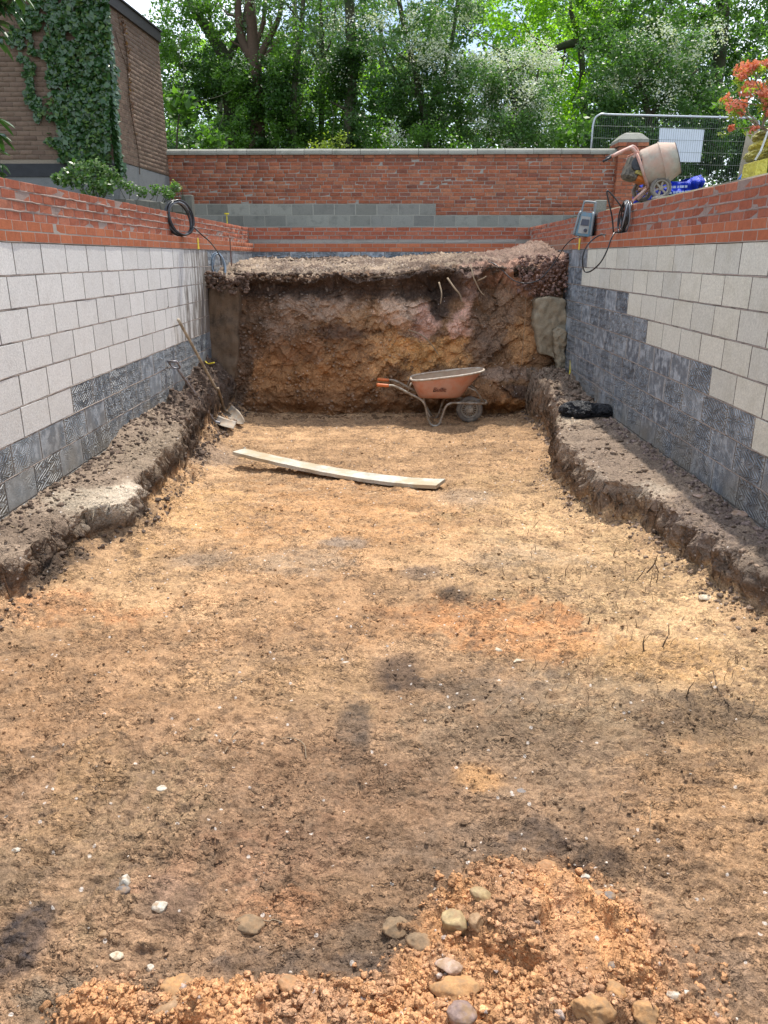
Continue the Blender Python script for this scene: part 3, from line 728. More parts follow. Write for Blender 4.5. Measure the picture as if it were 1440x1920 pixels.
def patches_xy(x, y, col, L, z=.2, nseed=50):
    wn = (fbm(x * 5, y * 5, seed=nseed, octv=7, gain=.72) - .5) * 2.8
    gr_ = sstep(.36, .58, fbm(x * 20, y * 24, seed=nseed + 3, octv=3))
    for (u, v, ru, rv, c, s) in L:
        p = at(u, v, z=z); q = at(u, v - rv, z=z); rx = abs(at(u + ru, v, z=z).x - p.x); ry = abs(q.y - p.y)
        e = np.sqrt(((x - p.x) / rx) ** 2 + ((y - p.y) / ry) ** 2) + wn
        e = np.where(ru < 70, e - wn * .55, e); k = (sstep(1.35, .62, e) * s * (.50 + .50 * gr_ if ru >= 70 else .78 + .22 * gr_))[:, None]; col = col * (1 - k) + np.array(c) * np.array((1.0, .94, .87) if z < .3 else (1, 1, 1)) * k
    return col
SAND, ORG, BRN, OLV, DRK, BLK, PAL = (.465, .295, .150), (.52, .27, .12), (.285, .18, .10), (.25, .185, .11), (.115, .09, .065), (.04, .035, .032), (.56, .405, .22)
FLOOR_PATCH = [(760, 830, 330, 60, (.36, .235, .125), .8), (640, 960, 320, 80, (.46, .27, .125), .8), (330, 960, 120, 60, (.50, .33, .16), .8), (1060, 930, 220, 80, (.44, .31, .165), .7),
    (1150, 1120, 260, 150, PAL, .85), (900, 1090, 200, 60, (.47, .33, .18), .7), (300, 1120, 250, 60, (.44, .30, .16), .7), (600, 1150, 260, 90, (.44, .275, .145), .7), (200, 1280, 260, 90, (.36, .225, .12), .8),
    (640, 1030, 50, 14, (.24, .21, .17), .8), (870, 920, 60, 22, (.27, .215, .15), .7), (380, 1060, 60, 18, (.27, .22, .16), .7), (560, 1070, 90, 26, (.33, .27, .19), .6), (1000, 1060, 120, 24, (.35, .28, .19), .6),
    (790, 1095, 40, 14, (.2, .16, .12), .7), (850, 1135, 34, 12, BLK, .9), (900, 1180, 170, 34, ORG, .9), (1020, 1225, 120, 30, ORG, .8), (1230, 1260, 120, 40, (.46, .29, .13), .8),
    (110, 1160, 110, 30, (.5, .27, .13), .7), (560, 1300, 260, 60, (.41, .28, .15), .6), (1050, 1370, 300, 90, (.24, .185, .12), .85), (1320, 1370, 110, 42, (.11, .085, .06), .85), (880, 1300, 140, 42, (.19, .145, .10), .8),
    (750, 1278, 55, 38, (.055, .045, .04), .9), (662, 1385, 34, 56, (.09, .075, .06), .85), (300, 1420, 300, 90, (.32, .205, .115), .7), (960, 1480, 260, 90, (.23, .165, .105), .8), (1340, 1480, 130, 110, (.33, .23, .13), .6),
    (620, 1520, 260, 90, (.25, .16, .095), .8), (200, 1560, 230, 130, (.235, .17, .10), .85), (500, 1640, 180, 90, (.27, .165, .10), .8), (850, 1620, 200, 60, (.21, .155, .105), .85), (1000, 1590, 70, 22, (.09, .07, .055), .8),
    (1130, 1640, 52, 34, BLK, .95), (1330, 1560, 160, 120, (.42, .27, .145), .85), (1300, 1700, 160, 70, (.32, .22, .13), .7), (330, 1720, 60, 40, (.17, .12, .085), .7), (40, 1790, 46, 70, (.05, .045, .045), .95), (60, 1640, 60, 60, (.17, .13, .09), .6),
    (550, 1720, 120, 50, (.36, .2, .105), .7), (160, 1480, 60, 120, (.36, .235, .12), .5), (740, 1780, 120, 50, (.15, .115, .08), .8), (560, 1830, 160, 26, (.13, .10, .075), .85), (1300, 1850, 130, 60, (.24, .175, .12), .8), (900, 1475, 50, 26, (.45, .27, .12), .7),
    (1000, 1660, 90, 30, ORG, .4), (90, 1890, 90, 40, (.17, .14, .10), .8), (700, 1200, 120, 30, (.43, .26, .13), .6), (60, 1060, 120, 46, (.07, .055, .042), .95), (230, 1000, 60, 28, (.10, .08, .06), .85), (400, 830, 50, 20, (.28, .22, .16), .8), (40, 1110, 60, 22, (.05, .042, .035), .9)]
LEDGE_PATCH = [(215, 925, 34, 32, (.55, .47, .34), .95), (150, 930, 60, 22, (.40, .34, .24), .8), (60, 990, 60, 22, (.13, .095, .065), .7), (300, 830, 50, 40, (.25, .195, .13), .8), (1060, 845, 26, 30, (.48, .38, .26), .9), (1100, 890, 34, 18, (.50, .42, .31), .8),
    (1130, 850, 80, 40, (.22, .165, .115), .8), (1215, 915, 40, 12, (.42, .35, .25), .7), (1300, 980, 90, 40, (.17, .13, .10), .8), (1400, 1060, 90, 30, (.12, .095, .07), .8), (1060, 780, 26, 12, (.45, .36, .24), .8)]
def floor_colour(x, y, wd, hp, cr, z):
    n = len(x); t = sstep(2.3, 4.8, y)[:, None]
    col = np.array(BRN) * (1 - t) + np.array(SAND) * t
    col = patches_xy(x, y, col, FLOOR_PATCH)
    k = sstep(.005, .035, hp)[:, None]; hq = sstep(.40, .58, fbm(x * 6, y * 6, seed=77, octv=4))[:, None]; hc = np.array((.53, .285, .125)) * hq + np.array((.44, .25, .125)) * (1 - hq); col = col * (1 - k) + hc * k
    # crumbs are darker than the smeared sand, unevenly
    f = fbm(x * 11, y * 11, seed=60, octv=4)[:, None]; kk = (cr[:, None] * (1 - k) * (1 - wd[:, None])) * sstep(.46, .62, f) * .38
    col = col * (1 - kk) + np.array((.15, .105, .065)) * kk
    g = fbm(x * 1.7 + 9, y * 4.2, seed=63, octv=4)[:, None]; col = col * (.88 + .24 * sstep(.3, .7, g)) * (.93 + .14 * sstep(.35, .65, fbm(x * 5 + 3, y * 8, seed=64, octv=5, gain=.6))[:, None])
    st = (np.exp(-((x + .75) / .5) ** 2 - ((y - 2.2) / .6) ** 2) * .9)[:, None]; col = col * (1 + st * 1.1 * (fbm((x - .25 * y) * 26, y * 1.6, seed=44, octv=3)[:, None] - .5))
    # fine dark flecks, and the shade of small pits put into the colour
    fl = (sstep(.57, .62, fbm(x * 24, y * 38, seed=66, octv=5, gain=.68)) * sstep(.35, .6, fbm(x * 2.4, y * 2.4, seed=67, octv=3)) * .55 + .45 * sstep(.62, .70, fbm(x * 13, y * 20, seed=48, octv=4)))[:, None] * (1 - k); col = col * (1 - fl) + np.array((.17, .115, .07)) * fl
    lc = patches_xy(x, y, np.tile(np.array((.27, .205, .14)), (n, 1)) * (.75 + .5 * fbm(x * 7, y * 7, seed=68)[:, None]), LEDGE_PATCH, z=.55, nseed=58)
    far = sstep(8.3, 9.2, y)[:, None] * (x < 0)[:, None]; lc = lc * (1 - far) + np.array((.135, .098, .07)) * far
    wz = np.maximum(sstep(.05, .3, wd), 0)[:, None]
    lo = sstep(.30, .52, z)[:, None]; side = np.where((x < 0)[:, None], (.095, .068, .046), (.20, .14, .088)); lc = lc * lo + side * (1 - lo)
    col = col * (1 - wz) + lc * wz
    return np.clip(col, .01, .9)

def n_small(y): return vnoise(y * 5, y * 0, seed=103)
def pit_floor():
    # rows closer together near the camera, columns crowded into the part the camera looks at
    rows = [.25]
    while rows[-1] < 11.62:
        y = rows[-1]; rows.append(y + min(max(.0042, (y * y + 4) * .00078), .0165))
    ys = np.array(rows); nC = 540; s = np.linspace(-1, 1, nC)
    inner = np.clip(.60 * ys + .25, .5, 2.75)[:, None]; k = .86
    a = np.abs(s)[None, :]; xin = a / k * inner; xout = inner + (a - k) / (1 - k) * (2.78 - inner)
    X = np.sign(s)[None, :] * np.where(a < k, xin, xout); X = X + (XL + XR) / 2 * (np.abs(X) / 2.78)
    ex = []                                    # extra columns following the two broken edges
    for LY_, LX_, sg in ((_LY, _LX, 1), (_RY, _RX, -1)):
        xe = np.interp(ys, LY_, LX_); n2 = fbm(xe * 6, ys * 6, seed=2, octv=4) - .5; n3 = fbm(xe * 22, ys * 22, seed=3, octv=3) - .5
        xe = xe + (n2 * .12 + n3 * .05 if sg > 0 else n2 * .10 + n3 * .05); ex.append(xe[:, None] + sg * np.linspace(-.045, .060, 78)[None, :])
    X = np.sort(np.concatenate([X] + ex, 1), 1); nC = X.shape[1]
    Y = np.repeat(ys[:, None], nC, 1); x = X.ravel(); y = Y.ravel()
    z, wd, hp, cr = ground(x, y); col = floor_colour(x, y, wd, hp, cr, z)
    m3 = fbm(y * 9, z * 11 + 3, x * 2, seed=101, octv=4, gain=.6) - .5; c3, v3 = cell(y * 17, z * 19 + n_small(y), 102)
    edge = np.clip(4 * wd * (1 - wd), 0, 1) ** .7; sg = np.where(x < 0, 1.0, -1.0)
    x = x + sg * edge * (m3 * .20 + (fbm(y * 34, z * 40, seed=105, octv=3) - .5) * .05 + np.clip(1 - c3 * c3 * 2.2, 0, 1) * v3 * .03) * np.clip((np.abs(x) < 2.45) + 0.0, 0, 1)
    idx = np.arange(len(x)).reshape(X.shape); q = np.stack([idx[:-1, :-1], idx[:-1, 1:], idx[1:, 1:], idx[1:, :-1]], -1).reshape(-1, 4)
    setting('pit_floor', mesh_np('pit_floor', np.stack([x, y, z], -1), quads=q, mats=[M_SOIL], smooth=True, col=col))
    # plainer continuation behind the camera
    xs = np.linspace(-2.78, 2.6, 70); ys = np.linspace(-6, .27, 70); X, Y = np.meshgrid(xs, ys); x = X.ravel(); y = Y.ravel()
    z, wd, hp, cr = ground(x, y); col = floor_colour(x, y, wd, hp, cr, z); idx = np.arange(len(x)).reshape(X.shape)
    q = np.stack([idx[:-1, :-1], idx[:-1, 1:], idx[1:, 1:], idx[1:, :-1]], -1).reshape(-1, 4)
    setting('pit_floor', mesh_np('pit_floor_rear', np.stack([x, y, z - .004], -1), quads=q, mats=[M_SOIL], smooth=True, col=col))
pit_floor()

# ================================================================== the cut face of undug soil and its top
YF = 11.3
FACE_PATCH = [(560, 700, 160, 70, (.245, .14, .065), .9), (520, 640, 130, 40, (.17, .10, .055), .8), (480, 600, 80, 50, (.10, .068, .045), .8), (600, 575, 75, 26, (.27, .205, .15), .9), (540, 600, 50, 30, (.24, .18, .13), .7), (640, 622, 70, 16, (.085, .055, .038), .85),
    (740, 650, 60, 40, (.36, .22, .105), .9), (800, 665, 60, 36, (.40, .24, .10), .95), (862, 655, 40, 34, (.42, .25, .11), .9), (800, 626, 40, 8, (.16, .12, .09), .8), (700, 600, 60, 22, (.25, .165, .09), .7), (760, 590, 46, 24, (.38, .28, .205), .95), (800, 610, 22, 34, (.36, .24, .19), .9), (745, 560, 30, 30, (.33, .25, .18), .8),
    (830, 570, 22, 26, (.06, .045, .035), .95), (820, 535, 36, 20, (.07, .052, .04), .9), (868, 605, 24, 34, (.40, .27, .21), .95), (880, 530, 22, 44, (.33, .22, .17), .9), (920, 530, 30, 24, (.14, .09, .065), .8), (960, 520, 50, 30, (.30, .19, .14), .85),  # near-black spots put the hollow's shade into the colour
    (930, 600, 50, 60, (.19, .135, .09), .9), (980, 640, 26, 40, (.30, .18, .085), .8), (900, 650, 30, 30, (.15, .11, .08), .8), (940, 700, 70, 10, (.20, .15, .11), .9), (960, 735, 60, 14, (.07, .048, .035), .9), (960, 762, 60, 18, (.30, .165, .07), .9), (900, 735, 40, 24, (.24, .14, .07), .8),
    (600, 750, 220, 16, (.15, .085, .042), .8), (1035, 520, 40, 40, (.20, .125, .09), .85), (440, 700, 30, 80, (.085, .062, .045), .8)]
FACE_PUSH = [(838, 560, 34, 34, .28), (815, 535, 30, 18, .16), (768, 590, 36, 26, -.12), (868, 605, 26, 40, -.16), (880, 520, 22, 44, -.12), (950, 620, 60, 60, .12), (950, 740, 90, 28, -.20), (700, 560, 90, 16, .06), (560, 530, 120, 14, .10), (480, 560, 60, 40, .06), (800, 655, 60, 30, -.05), (920, 540, 26, 22, .14)]
def bank():
    P = np.array([(11.24, -.1), (11.26, .0), (11.3, .3), (11.36, 1.0), (11.42, 1.6), (11.46, 1.78), (11.40, 1.88), (11.36, 1.94), (11.42, 1.985), (11.6, 2.01), (12.2, 2.06), (13.5, 2.15), (15.24, 2.24)])
    T = np.array([0, .02, .10, .33, .56, .64, .68, .71, .74, .79, .86, .94, 1.0]); t = np.linspace(0, 1, 470)
    py = np.interp(t, T, P[:, 0]); pz = np.interp(t, T, P[:, 1]); nC = 560; xs = np.linspace(-2.74, 2.62, nC)
    X, _ = np.meshgrid(xs, t); Y = np.repeat(py[:, None], nC, 1); Z = np.repeat(pz[:, None], nC, 1); Tt = np.repeat(t[:, None], nC, 1)
    X[Tt > .79] = X[Tt > .79] * 1.0
    x = X.ravel(); y = Y.ravel(); z = Z.ravel(); tt = Tt.ravel()
    face = 1 - sstep(.70, .76, tt); topw = 1 - face
    lip = np.exp(-((tt - .715) / .035) ** 2)
    a = fbm(x * 1.1, z * 1.1 + y * .7, seed=81, octv=3) - .5; b = fbm(x * 4, z * 4, y * 4, seed=82, octv=4) - .5; c = fbm(x * 15, z * 15, y * 15, seed=83, octv=3) - .5
    push = a * .24 + b * .20 + c * .06
    for (u, v, ru, rv, d) in FACE_PUSH:
        p = at(u, v, y=YF); q = at(u + ru, v - rv, y=YF); e = ((x - p.x) / (q.x - p.x)) ** 2 + ((z - p.z) / (q.z - p.z)) ** 2
        push = push + d * np.exp(-e * .9) * face
    push = push + .12 * sstep(.22, .02, z) * face
    d1, v1 = cell(x * 20 + b * 2, (z + y) * 20, 91); d2, v2 = cell(x * 48, (z + y) * 48, 92)
    peb = (sstep(.9, -.3, x) * .8 + .25) * sstep(.40, .58, fbm(x * 2.2, z * 2.6, seed=89, octv=4)) + .12
    d5, v5 = cell(x * 3.4 + b * 1.6, z * 3.0 + b, 94); d6, v6 = cell(x * 8 + b * 2, z * 7, 96)
    lump = (np.clip(1 - d1 * d1 * 2.2, 0, 1) * v1 ** 2 * .038 + np.clip(1 - d2 * d2 * 2.1, 0, 1) * v2 * .014) * peb
    push = push + face * ((v5 - .5) * .13 * (.4 + .6 * sstep(-.6, .6, x)) + (v6 - .5) * .05)
    yy = y + push * face - lump * face - lip * (.07 + b * .40)
    topn = (fbm(x * 1.4, y * 1.0, seed=85, octv=3) - .5) * .10 + b * .10 + c * .05 + np.clip(1 - d1 * d1 * 2.2, 0, 1) * v1 ** 2 * .05
    zz = z + topw * topn + lip * (b * .34 + .05 * (fbm(x * 2.2, x * 0, seed=88, octv=3) - .5)) + face * (c * .04)
    zz = zz + topw * (.10 * sstep(-.2, 1.6, x) * sstep(14.5, 12.5, y)) + sstep(.60, .74, tt) * .09 * sstep(-.5, 1.2, x)
    hump = np.exp(-((x - 2.35) / .42) ** 2 - ((y - 13.4) / 1.6) ** 2) * topw * .20; zz = zz + hump
    drop = sstep(-2.0, -2.5, x) * sstep(12.4, 11.6, y) * topw * .10; zz = zz - drop
    col = np.tile(np.array((.25, .145, .072)), (len(x), 1))
    px_ = np.zeros(1)
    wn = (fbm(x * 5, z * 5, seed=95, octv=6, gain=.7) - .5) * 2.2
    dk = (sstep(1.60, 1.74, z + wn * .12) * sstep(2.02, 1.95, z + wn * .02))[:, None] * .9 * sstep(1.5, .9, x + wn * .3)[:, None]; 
    for (u, v, ru, rv, cc, s) in FACE_PATCH:
        p = at(u, v, y=YF); q = at(u + ru, v - rv, y=YF); e = np.sqrt(((x - p.x) / (q.x - p.x)) ** 2 + ((z - p.z) / (q.z - p.z)) ** 2) + wn
        k = (sstep(1.3, .75, e) * s)[:, None]; col = col * (1 - k) + np.array(cc) * np.array((1.62, 1.50, 1.36)) * k
    col = col * (1 - dk) + np.array((.07, .05, .038)) * dk  # dark topsoil under the lip, the overhang's shade painted in with it
    tq = sstep(.42, .58, fbm(x * 2.6, y * 2.6, seed=197, octv=5, gain=.65))[:, None]; tcol = (np.array((.29, .22, .145)) * tq + np.array((.155, .11, .075)) * (1 - tq)) * (.6 + .8 * fbm(x * 9, y * 9, seed=97, octv=4)[:, None])
    rt = sstep(.9, 1.9, x + wn * .2)[:, None]; tcol = tcol * (1 - rt * .7) + np.array((.22, .14, .10)) * rt * .7
    tw = sstep(.738, .785, tt + wn * .018)[:, None]; col = col * (1 - tw) + tcol * tw
    col = col * (.72 + .56 * fbm(x * 10, z * 10 + y * 10, seed=98, octv=4)[:, None])
    pale = (sstep(.72, .95, v1) * sstep(.45, .2, d1))[:, None] * .45 * peb[:, None]; col = col * (1 - pale) + np.array((.40, .33, .25)) * pale
    idx = np.arange(len(x)).reshape(X.shape); q = np.stack([idx[:-1, :-1], idx[:-1, 1:], idx[1:, 1:], idx[1:, :-1]], -1).reshape(-1, 4)
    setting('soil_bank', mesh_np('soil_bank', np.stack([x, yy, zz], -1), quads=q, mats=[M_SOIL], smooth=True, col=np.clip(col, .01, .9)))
bank()

# ---- exposed concrete at both ends of the cut
def footing(name, label, pix, depth, yb, seed, mat, extra=None):
    """a cast concrete end: a slab whose outline is measured on the plane y = yb, its face roughened"""
    pts = [at(u, v, y=yb) for u, v in pix]; n = len(pts); xs = np.array([p.x for p in pts]); zs = np.array([p.z for p in pts])
    # sweep rows: for every height the left and right limits of the outline
    Z = np.linspace(zs.min() + .002, zs.max() - .002, 46); rows = []
    for z in Z:
        c = []
        for i in range(n):
            a, b = pts[i], pts[(i + 1) % n]
            if (a.z - z) * (b.z - z) <= 0 and abs(a.z - b.z) > 1e-6: c.append(a.x + (b.x - a.x) * (z - a.z) / (b.z - a.z))
        rows.append((min(c), max(c)))
    nU = 22; V = []
    for zi, (a, b) in zip(Z, rows):
        f = np.linspace(0, 1, nU); x = a + (b - a) * f + (vnoise(f * 0 + zi * 22, f * 3, seed=seed) - .5) * .018; ed = np.minimum(f, 1 - f) * (b - a)
        y = yb - (fbm(x * 9, f * 0 + zi * 7, seed=seed, octv=5, gain=.6) - .5) * .11 + .03 * np.exp(-ed / .012) ; z = zi + (vnoise(x * 14, f * 0, seed=seed + 2) - .5) * .02
        for X, Y_, Z_ in zip(x, y, z): V.append((X, Y_, Z_))
    F_m = len(V); V2 = [(x, yb + depth, z) for x, y, z in V]; idx = np.arange(F_m).reshape(len(Z), nU)
    Q = list(np.stack([idx[:-1, :-1], idx[:-1, 1:], idx[1:, 1:], idx[1:, :-1]], -1).reshape(-1, 4)); B = idx + F_m
    for i in range(len(Z) - 1): Q += [(idx[i, 0], idx[i + 1, 0], B[i + 1, 0], B[i, 0]), (idx[i, -1], B[i, -1], B[i + 1, -1], idx[i + 1, -1])]
    for j in range(nU - 1): Q += [(idx[-1, j], idx[-1, j + 1], B[-1, j + 1], B[-1, j]), (idx[0, j], B[0, j], B[0, j + 1], idx[0, j + 1])]
    Q += list(np.stack([B[:-1, :-1], B[1:, :-1], B[1:, 1:], B[:-1, 1:]], -1).reshape(-1, 4))
    return single(name, mesh_np(name, V + V2, quads=np.array(Q), mats=[mat]), label, 'concrete')
footing('concrete_footing', 'dark stained concrete end cast against the left wall beside the soil face', [(390, 536), (418, 535), (447, 536), (449, 575), (445, 610), (447, 650), (442, 700), (443, 740), (437, 782), (388, 782), (389, 660)][::-1], .5, 11.29, 1, mat_concrete('footing_stained', (.17, .12, .08), .95, (.035, .026, .02), streak=.85, pore=False))
footing('concrete_footing', 'buff concrete end standing between the soil face and the right wall', [(1006, 560), (1030, 556), (1062, 560), (1064, 600), (1062, 690), (1046, 676), (1030, 668), (1012, 664), (1008, 640), (1001, 606), (1005, 580)][::-1], .5, 11.15, 2, M_CONC)
footing('concrete_stub', 'short upright lump of concrete in front of the buff concrete end', [(1038, 622), (1048, 614), (1062, 619), (1065, 640), (1060, 660), (1063, 690), (1046, 694), (1043, 668), (1040, 640)][::-1], .2, 10.98, 3, M_CONC)

# ================================================================== ground around the pool
def surroundings():
    xs = [-160, -60, -20, -9, -7, -5.5, -4.9, -4.3, -3.9, -3.5, -3.2, -2.93, 2.70, 2.95, 3.3, 3.8, 4.6, 5.6, 7, 9, 14, 20, 60, 160]
    ys = [-160, -60, -20, -6, 0, 2, 4, 6, 8, 10, 12, 14, 15.45, 16, 17, 18, 19, 20, 22, 26, 32, 45, 80, 160]
    def zf(x, y):
        if x < -2.9: z = 2.70
        elif x > 2.6: z = 2.70 + .36 * float(sstep(2.95, 3.6, x))
        else: z = 2.74
        if y > 17.4: z = 2.95 + .25 * float(sstep(1, 6, x))
        return z
    V = [(x, y, zf(x, y)) for y in ys for x in xs]; n = len(xs); Q = []
    for j in range(len(ys) - 1):
        for i in range(n - 1):
            cx = (xs[i] + xs[i + 1]) / 2; cy = (ys[j] + ys[j + 1]) / 2
            if -2.93 < cx < 2.70 and -6 < cy < 15.45: continue
            Q.append((j * n + i, j * n + i + 1, (j + 1) * n + i + 1, (j + 1) * n + i))
    N = NT('rough_ground'); p = world_vec(N); f = N.noise(p, 1.3, 6, .6); g = N.noise(p, 14, 6, .65)
    c = N.mix(N.ramp(f, [(.42, 0), (.58, 1)]), (.16, .12, .08), (.07, .085, .035)); c = N.mix(1.0, c, N.ramp(g, [(.3, .6), (.7, 1.3)]), 'MULTIPLY')
    setting('ground', mesh_np('ground', V, quads=Q, mats=[N.done(c, .95, N.bump(g, .03, .8))]))
    # the excavation behind the camera is closed by a plain earth side
    mb = MB(); mb.box((-.1, -6.1, 1.3), (5.9, .2, 3.0)); o = setting('pit_side', mb.mesh('pit_side', N.m))
    for x in (-2.83, 2.6):
        mb = MB(); mb.box((x, -2.0, 1.3), (.22, 7.98, 2.94)); setting('pit_side', mb.mesh('pit_side', N.m))
surroundings()

# ================================================================== loose material
def _ico(sub):
    t = (1 + 5 ** .5) / 2
    v = [(-1, t, 0), (1, t, 0), (-1, -t, 0), (1, -t, 0), (0, -1, t), (0, 1, t), (0, -1, -t), (0, 1, -t), (t, 0, -1), (t, 0, 1), (-t, 0, -1), (-t, 0, 1)]
    f = [(0, 11, 5), (0, 5, 1), (0, 1, 7), (0, 7, 10), (0, 10, 11), (1, 5, 9), (5, 11, 4), (11, 10, 2), (10, 7, 6), (7, 1, 8), (3, 9, 4), (3, 4, 2), (3, 2, 6), (3, 6, 8), (3, 8, 9), (4, 9, 5), (2, 4, 11), (6, 2, 10), (8, 6, 7), (9, 8, 1)]
    v = [Vector(p).normalized() for p in v]
    for _ in range(sub):
        m = {}; nf = []
        def mid(a, b):
            k = (min(a, b), max(a, b))
            if k not in m: m[k] = len(v); v.append(((v[a] + v[b]) / 2).normalized())
            return m[k]
        for a, b, c in f:
            x, y, z = mid(a, b), mid(b, c), mid(c, a); nf += [(a, x, z), (b, y, x), (c, z, y), (x, y, z)]
        f = nf
    return np.array([tuple(p) for p in v]), np.array(f)
ICO = {i: _ico(i) for i in range(4)}
def rocks(name, pos, size, col, rr, sub=0, rough=.35, flat=.7, mat=None, sink=.25, kind='stuff'):
    v, f = ICO[sub]; n = len(pos); k = len(v); pos = np.asarray(pos); size = np.asarray(size)
    V = np.repeat(v[None], n, 0) * (1 + (rr.rand(n, k, 1) - .5) * rough * 2)
    sc = (.65 + .7 * rr.rand(n, 1, 3)); sc[:, :, 2] *= flat; V = V * sc
    A = rr.rand(n) * 6.283; ca, sa = np.cos(A)[:, None], np.sin(A)[:, None]
    B = (rr.rand(n) - .5) * 1.2; cb, sb = np.cos(B)[:, None], np.sin(B)[:, None]
    x, y, z = V[..., 0], V[..., 1], V[..., 2]; y, z = y * cb - z * sb, y * sb + z * cb; x, y = x * ca - y * sa, x * sa + y * ca
    V = np.stack([x, y, z], -1) * size[:, None, None] + pos[:, None, :]; V[..., 2] += (size * (.45 - sink))[:, None]
    F_ = (f[None] + (np.arange(n) * k)[:, None, None]).reshape(-1, 3)
    me = mesh_np(name, V.reshape(-1, 3), tris=F_, mats=[mat or M_CLOD], smooth=sub > 1, col=np.repeat(np.asarray(col), k, 0))
    return setting(name, me, kind)
rr = np.random.RandomState(5)
def scatter(n, fx):     # floor positions whose density falls off with distance like the picture's
    u = rr.rand(n) * 1500 - 30; v = 780 + 1170 * rr.rand(n); X = []; Y = []
    for a, b in zip(u, v):
        p = at(a, b, z=.22); X.append(p.x); Y.append(p.y)
    return np.array(X), np.array(Y)
def crumbs():
    x, y = scatter(19000, None); ok = (x > XL + .02) & (x < XR - .02) & (y < 11.1); x, y = x[ok], y[ok]
    z, wd, hp, cr = ground(x, y); keep = rr.rand(len(x)) < (.10 + .9 * cr); x, y, z, wd, hp, cr = [a[keep] for a in (x, y, z, wd, hp, cr)]
    c = floor_colour(x, y, wd, hp, cr * 0, z) * (.8 + .5 * rr.rand(len(x)))[:, None]
    s = (.0022 + .0011 * y) * (.4 + 1.3 * rr.rand(len(x)) ** 2) * (1 + .8 * wd)
    rocks('soil_crumbs', np.stack([x, y, z], -1), s, c, rr, 0, .42, .6)
    # heap: dense clods
    n = 11000; k = rr.randint(0, len(HEAP), n); H = np.array(HEAP)[k]; a = rr.rand(n) * 6.283; r = rr.rand(n) ** .6 * 1.35
    x = H[:, 0] + np.cos(a) * r * H[:, 2]; y = H[:, 1] + np.sin(a) * r * H[:, 3]; z, wd, hp, cr = ground(x, y)
    boot = ((x - BOOT.x) / .115) ** 2 + ((y - BOOT.y) / .16) ** 2 < 1; ok = ~boot & (y > .9) & ((hp > .004) | (rr.rand(len(x)) < .35)); x, y, z = x[ok], y[ok], z[ok]
    s = .0018 + .0120 * rr.rand(len(x)) ** 6
    hq = sstep(.40, .58, fbm(x * 6, y * 6, seed=77, octv=4))[:, None]; c = (np.array((.53, .285, .13)) * hq + np.array((.44, .255, .135)) * (1 - hq)) * (.75 + .45 * rr.rand(len(x)))[:, None]; pk = rr.rand(len(x)) < .015; c[pk] = (.42, .33, .26)
    b_ = s > .0045; P_ = np.stack([x, y, z], -1); rocks('crumbled_clay', P_[b_], s[b_], c[b_], rr, 1, .40, .7, sink=.42); rocks('crumbled_clay_fines', P_[~b_], s[~b_], c[~b_], rr, 0, .42, .75)
    # dug lumps along both ledges and in front of the cut face
    P = []; S = []; Cc = []
    def band(n, fx, fy, smin, smax, c0, dz=0):
        for _ in range(n):
            yy = fy(); xx = fx(yy); P.append((xx, yy)); S.append(smin + (smax - smin) * rr.rand() ** 2.5); Cc.append(np.array(c0) * (.55 + .7 * rr.rand()))
    dk = (.155, .113, .08); lt = (.26, .19, .13)
    band(1200, lambda y: XL + .02 + rr.rand() ** 1.5 * .50, lambda: 8.2 + 3.0 * rr.rand(), .007, .034, dk)
    band(420, lambda y: XL + .02 + rr.rand() ** 2.2 * .26, lambda: 4.6 + 4 * rr.rand(), .005, .026, dk)
    band(420, lambda y: np.interp(y, _LY, _LX) + .02 + rr.rand() * .2, lambda: 3.6 + 6.5 * rr.rand(), .005, .022, dk)
    band(650, lambda y: XR - .02 - rr.rand() ** 1.4 * .55, lambda: 9.0 + 2.1 * rr.rand(), .007, .034, lt)
    band(380, lambda y: XR - .02 - rr.rand() * .6, lambda: 3.8 + 5 * rr.rand(), .003, .013, lt)
    band(420, lambda y: XL + .02 + rr.rand() * .45, lambda: 3.8 + 5 * rr.rand(), .003, .013, (.18, .135, .09))
    band(420, lambda y: XR - .02 - rr.rand() * .14, lambda: 4.0 + 5 * rr.rand(), .005, .026, (.28, .21, .165))
    band(650, lambda y: np.interp(y, _RY, _RX) - .05 + rr.randn() * .07, lambda: 3.6 + 5.0 * rr.rand(), .005, .020, lt)
    band(500, lambda y: -2.2 + 4.3 * rr.rand(), lambda: 10.95 + .25 * rr.rand(), .008, .030, (.27, .17, .09))
    P = np.array(P); z = ground(P[:, 0], P[:, 1])[0]
    rocks('dug_soil_lumps', np.c_[P, z], np.array(S), np.array(Cc), rr, 1, .38, .7)
    # lumps lying on the bank top
    n = 2600; x = -2.5 + 5.1 * rr.rand(n); y = 11.5 + 3.7 * rr.rand(n); z = 2.0 + (y - 11.5) * .062 + .05 * sstep(-.2, 1.6, x) + .2 * np.exp(-((x - 2.35) / .42) ** 2 - ((y - 13.4) / 1.6) ** 2)
    s = .006 + .030 * rr.rand(n) ** 3; c = np.array((.20, .15, .10)) * (.45 + .8 * rr.rand(n))[:, None]; m = x > 1.5; c[m] *= (.62, .52, .50)
    rocks('bank_top_lumps', np.c_[x, y, z + .01], s, c, rr, 0, .38, .7)
    # turf-like lumps hanging ragged over the lip
    n = 1100; x = -2.3 + 4.3 * rr.rand(n); q_ = rr.rand(n) ** .7; zt = 1.90 + .12 * q_ + .09 * sstep(-.5, 1.2, x); y = 11.30 + .14 * (1 - q_) - .05 * rr.rand(n) + .08 * (vnoise(x * 3, x * 0, seed=8) - .5)
    rocks('bank_top_lumps', np.c_[x, y, zt], .006 + .030 * rr.rand(n) ** 2.6, np.array((.16, .115, .08)) * (.5 + .9 * rr.rand(n))[:, None], rr, 1, .42, .6)
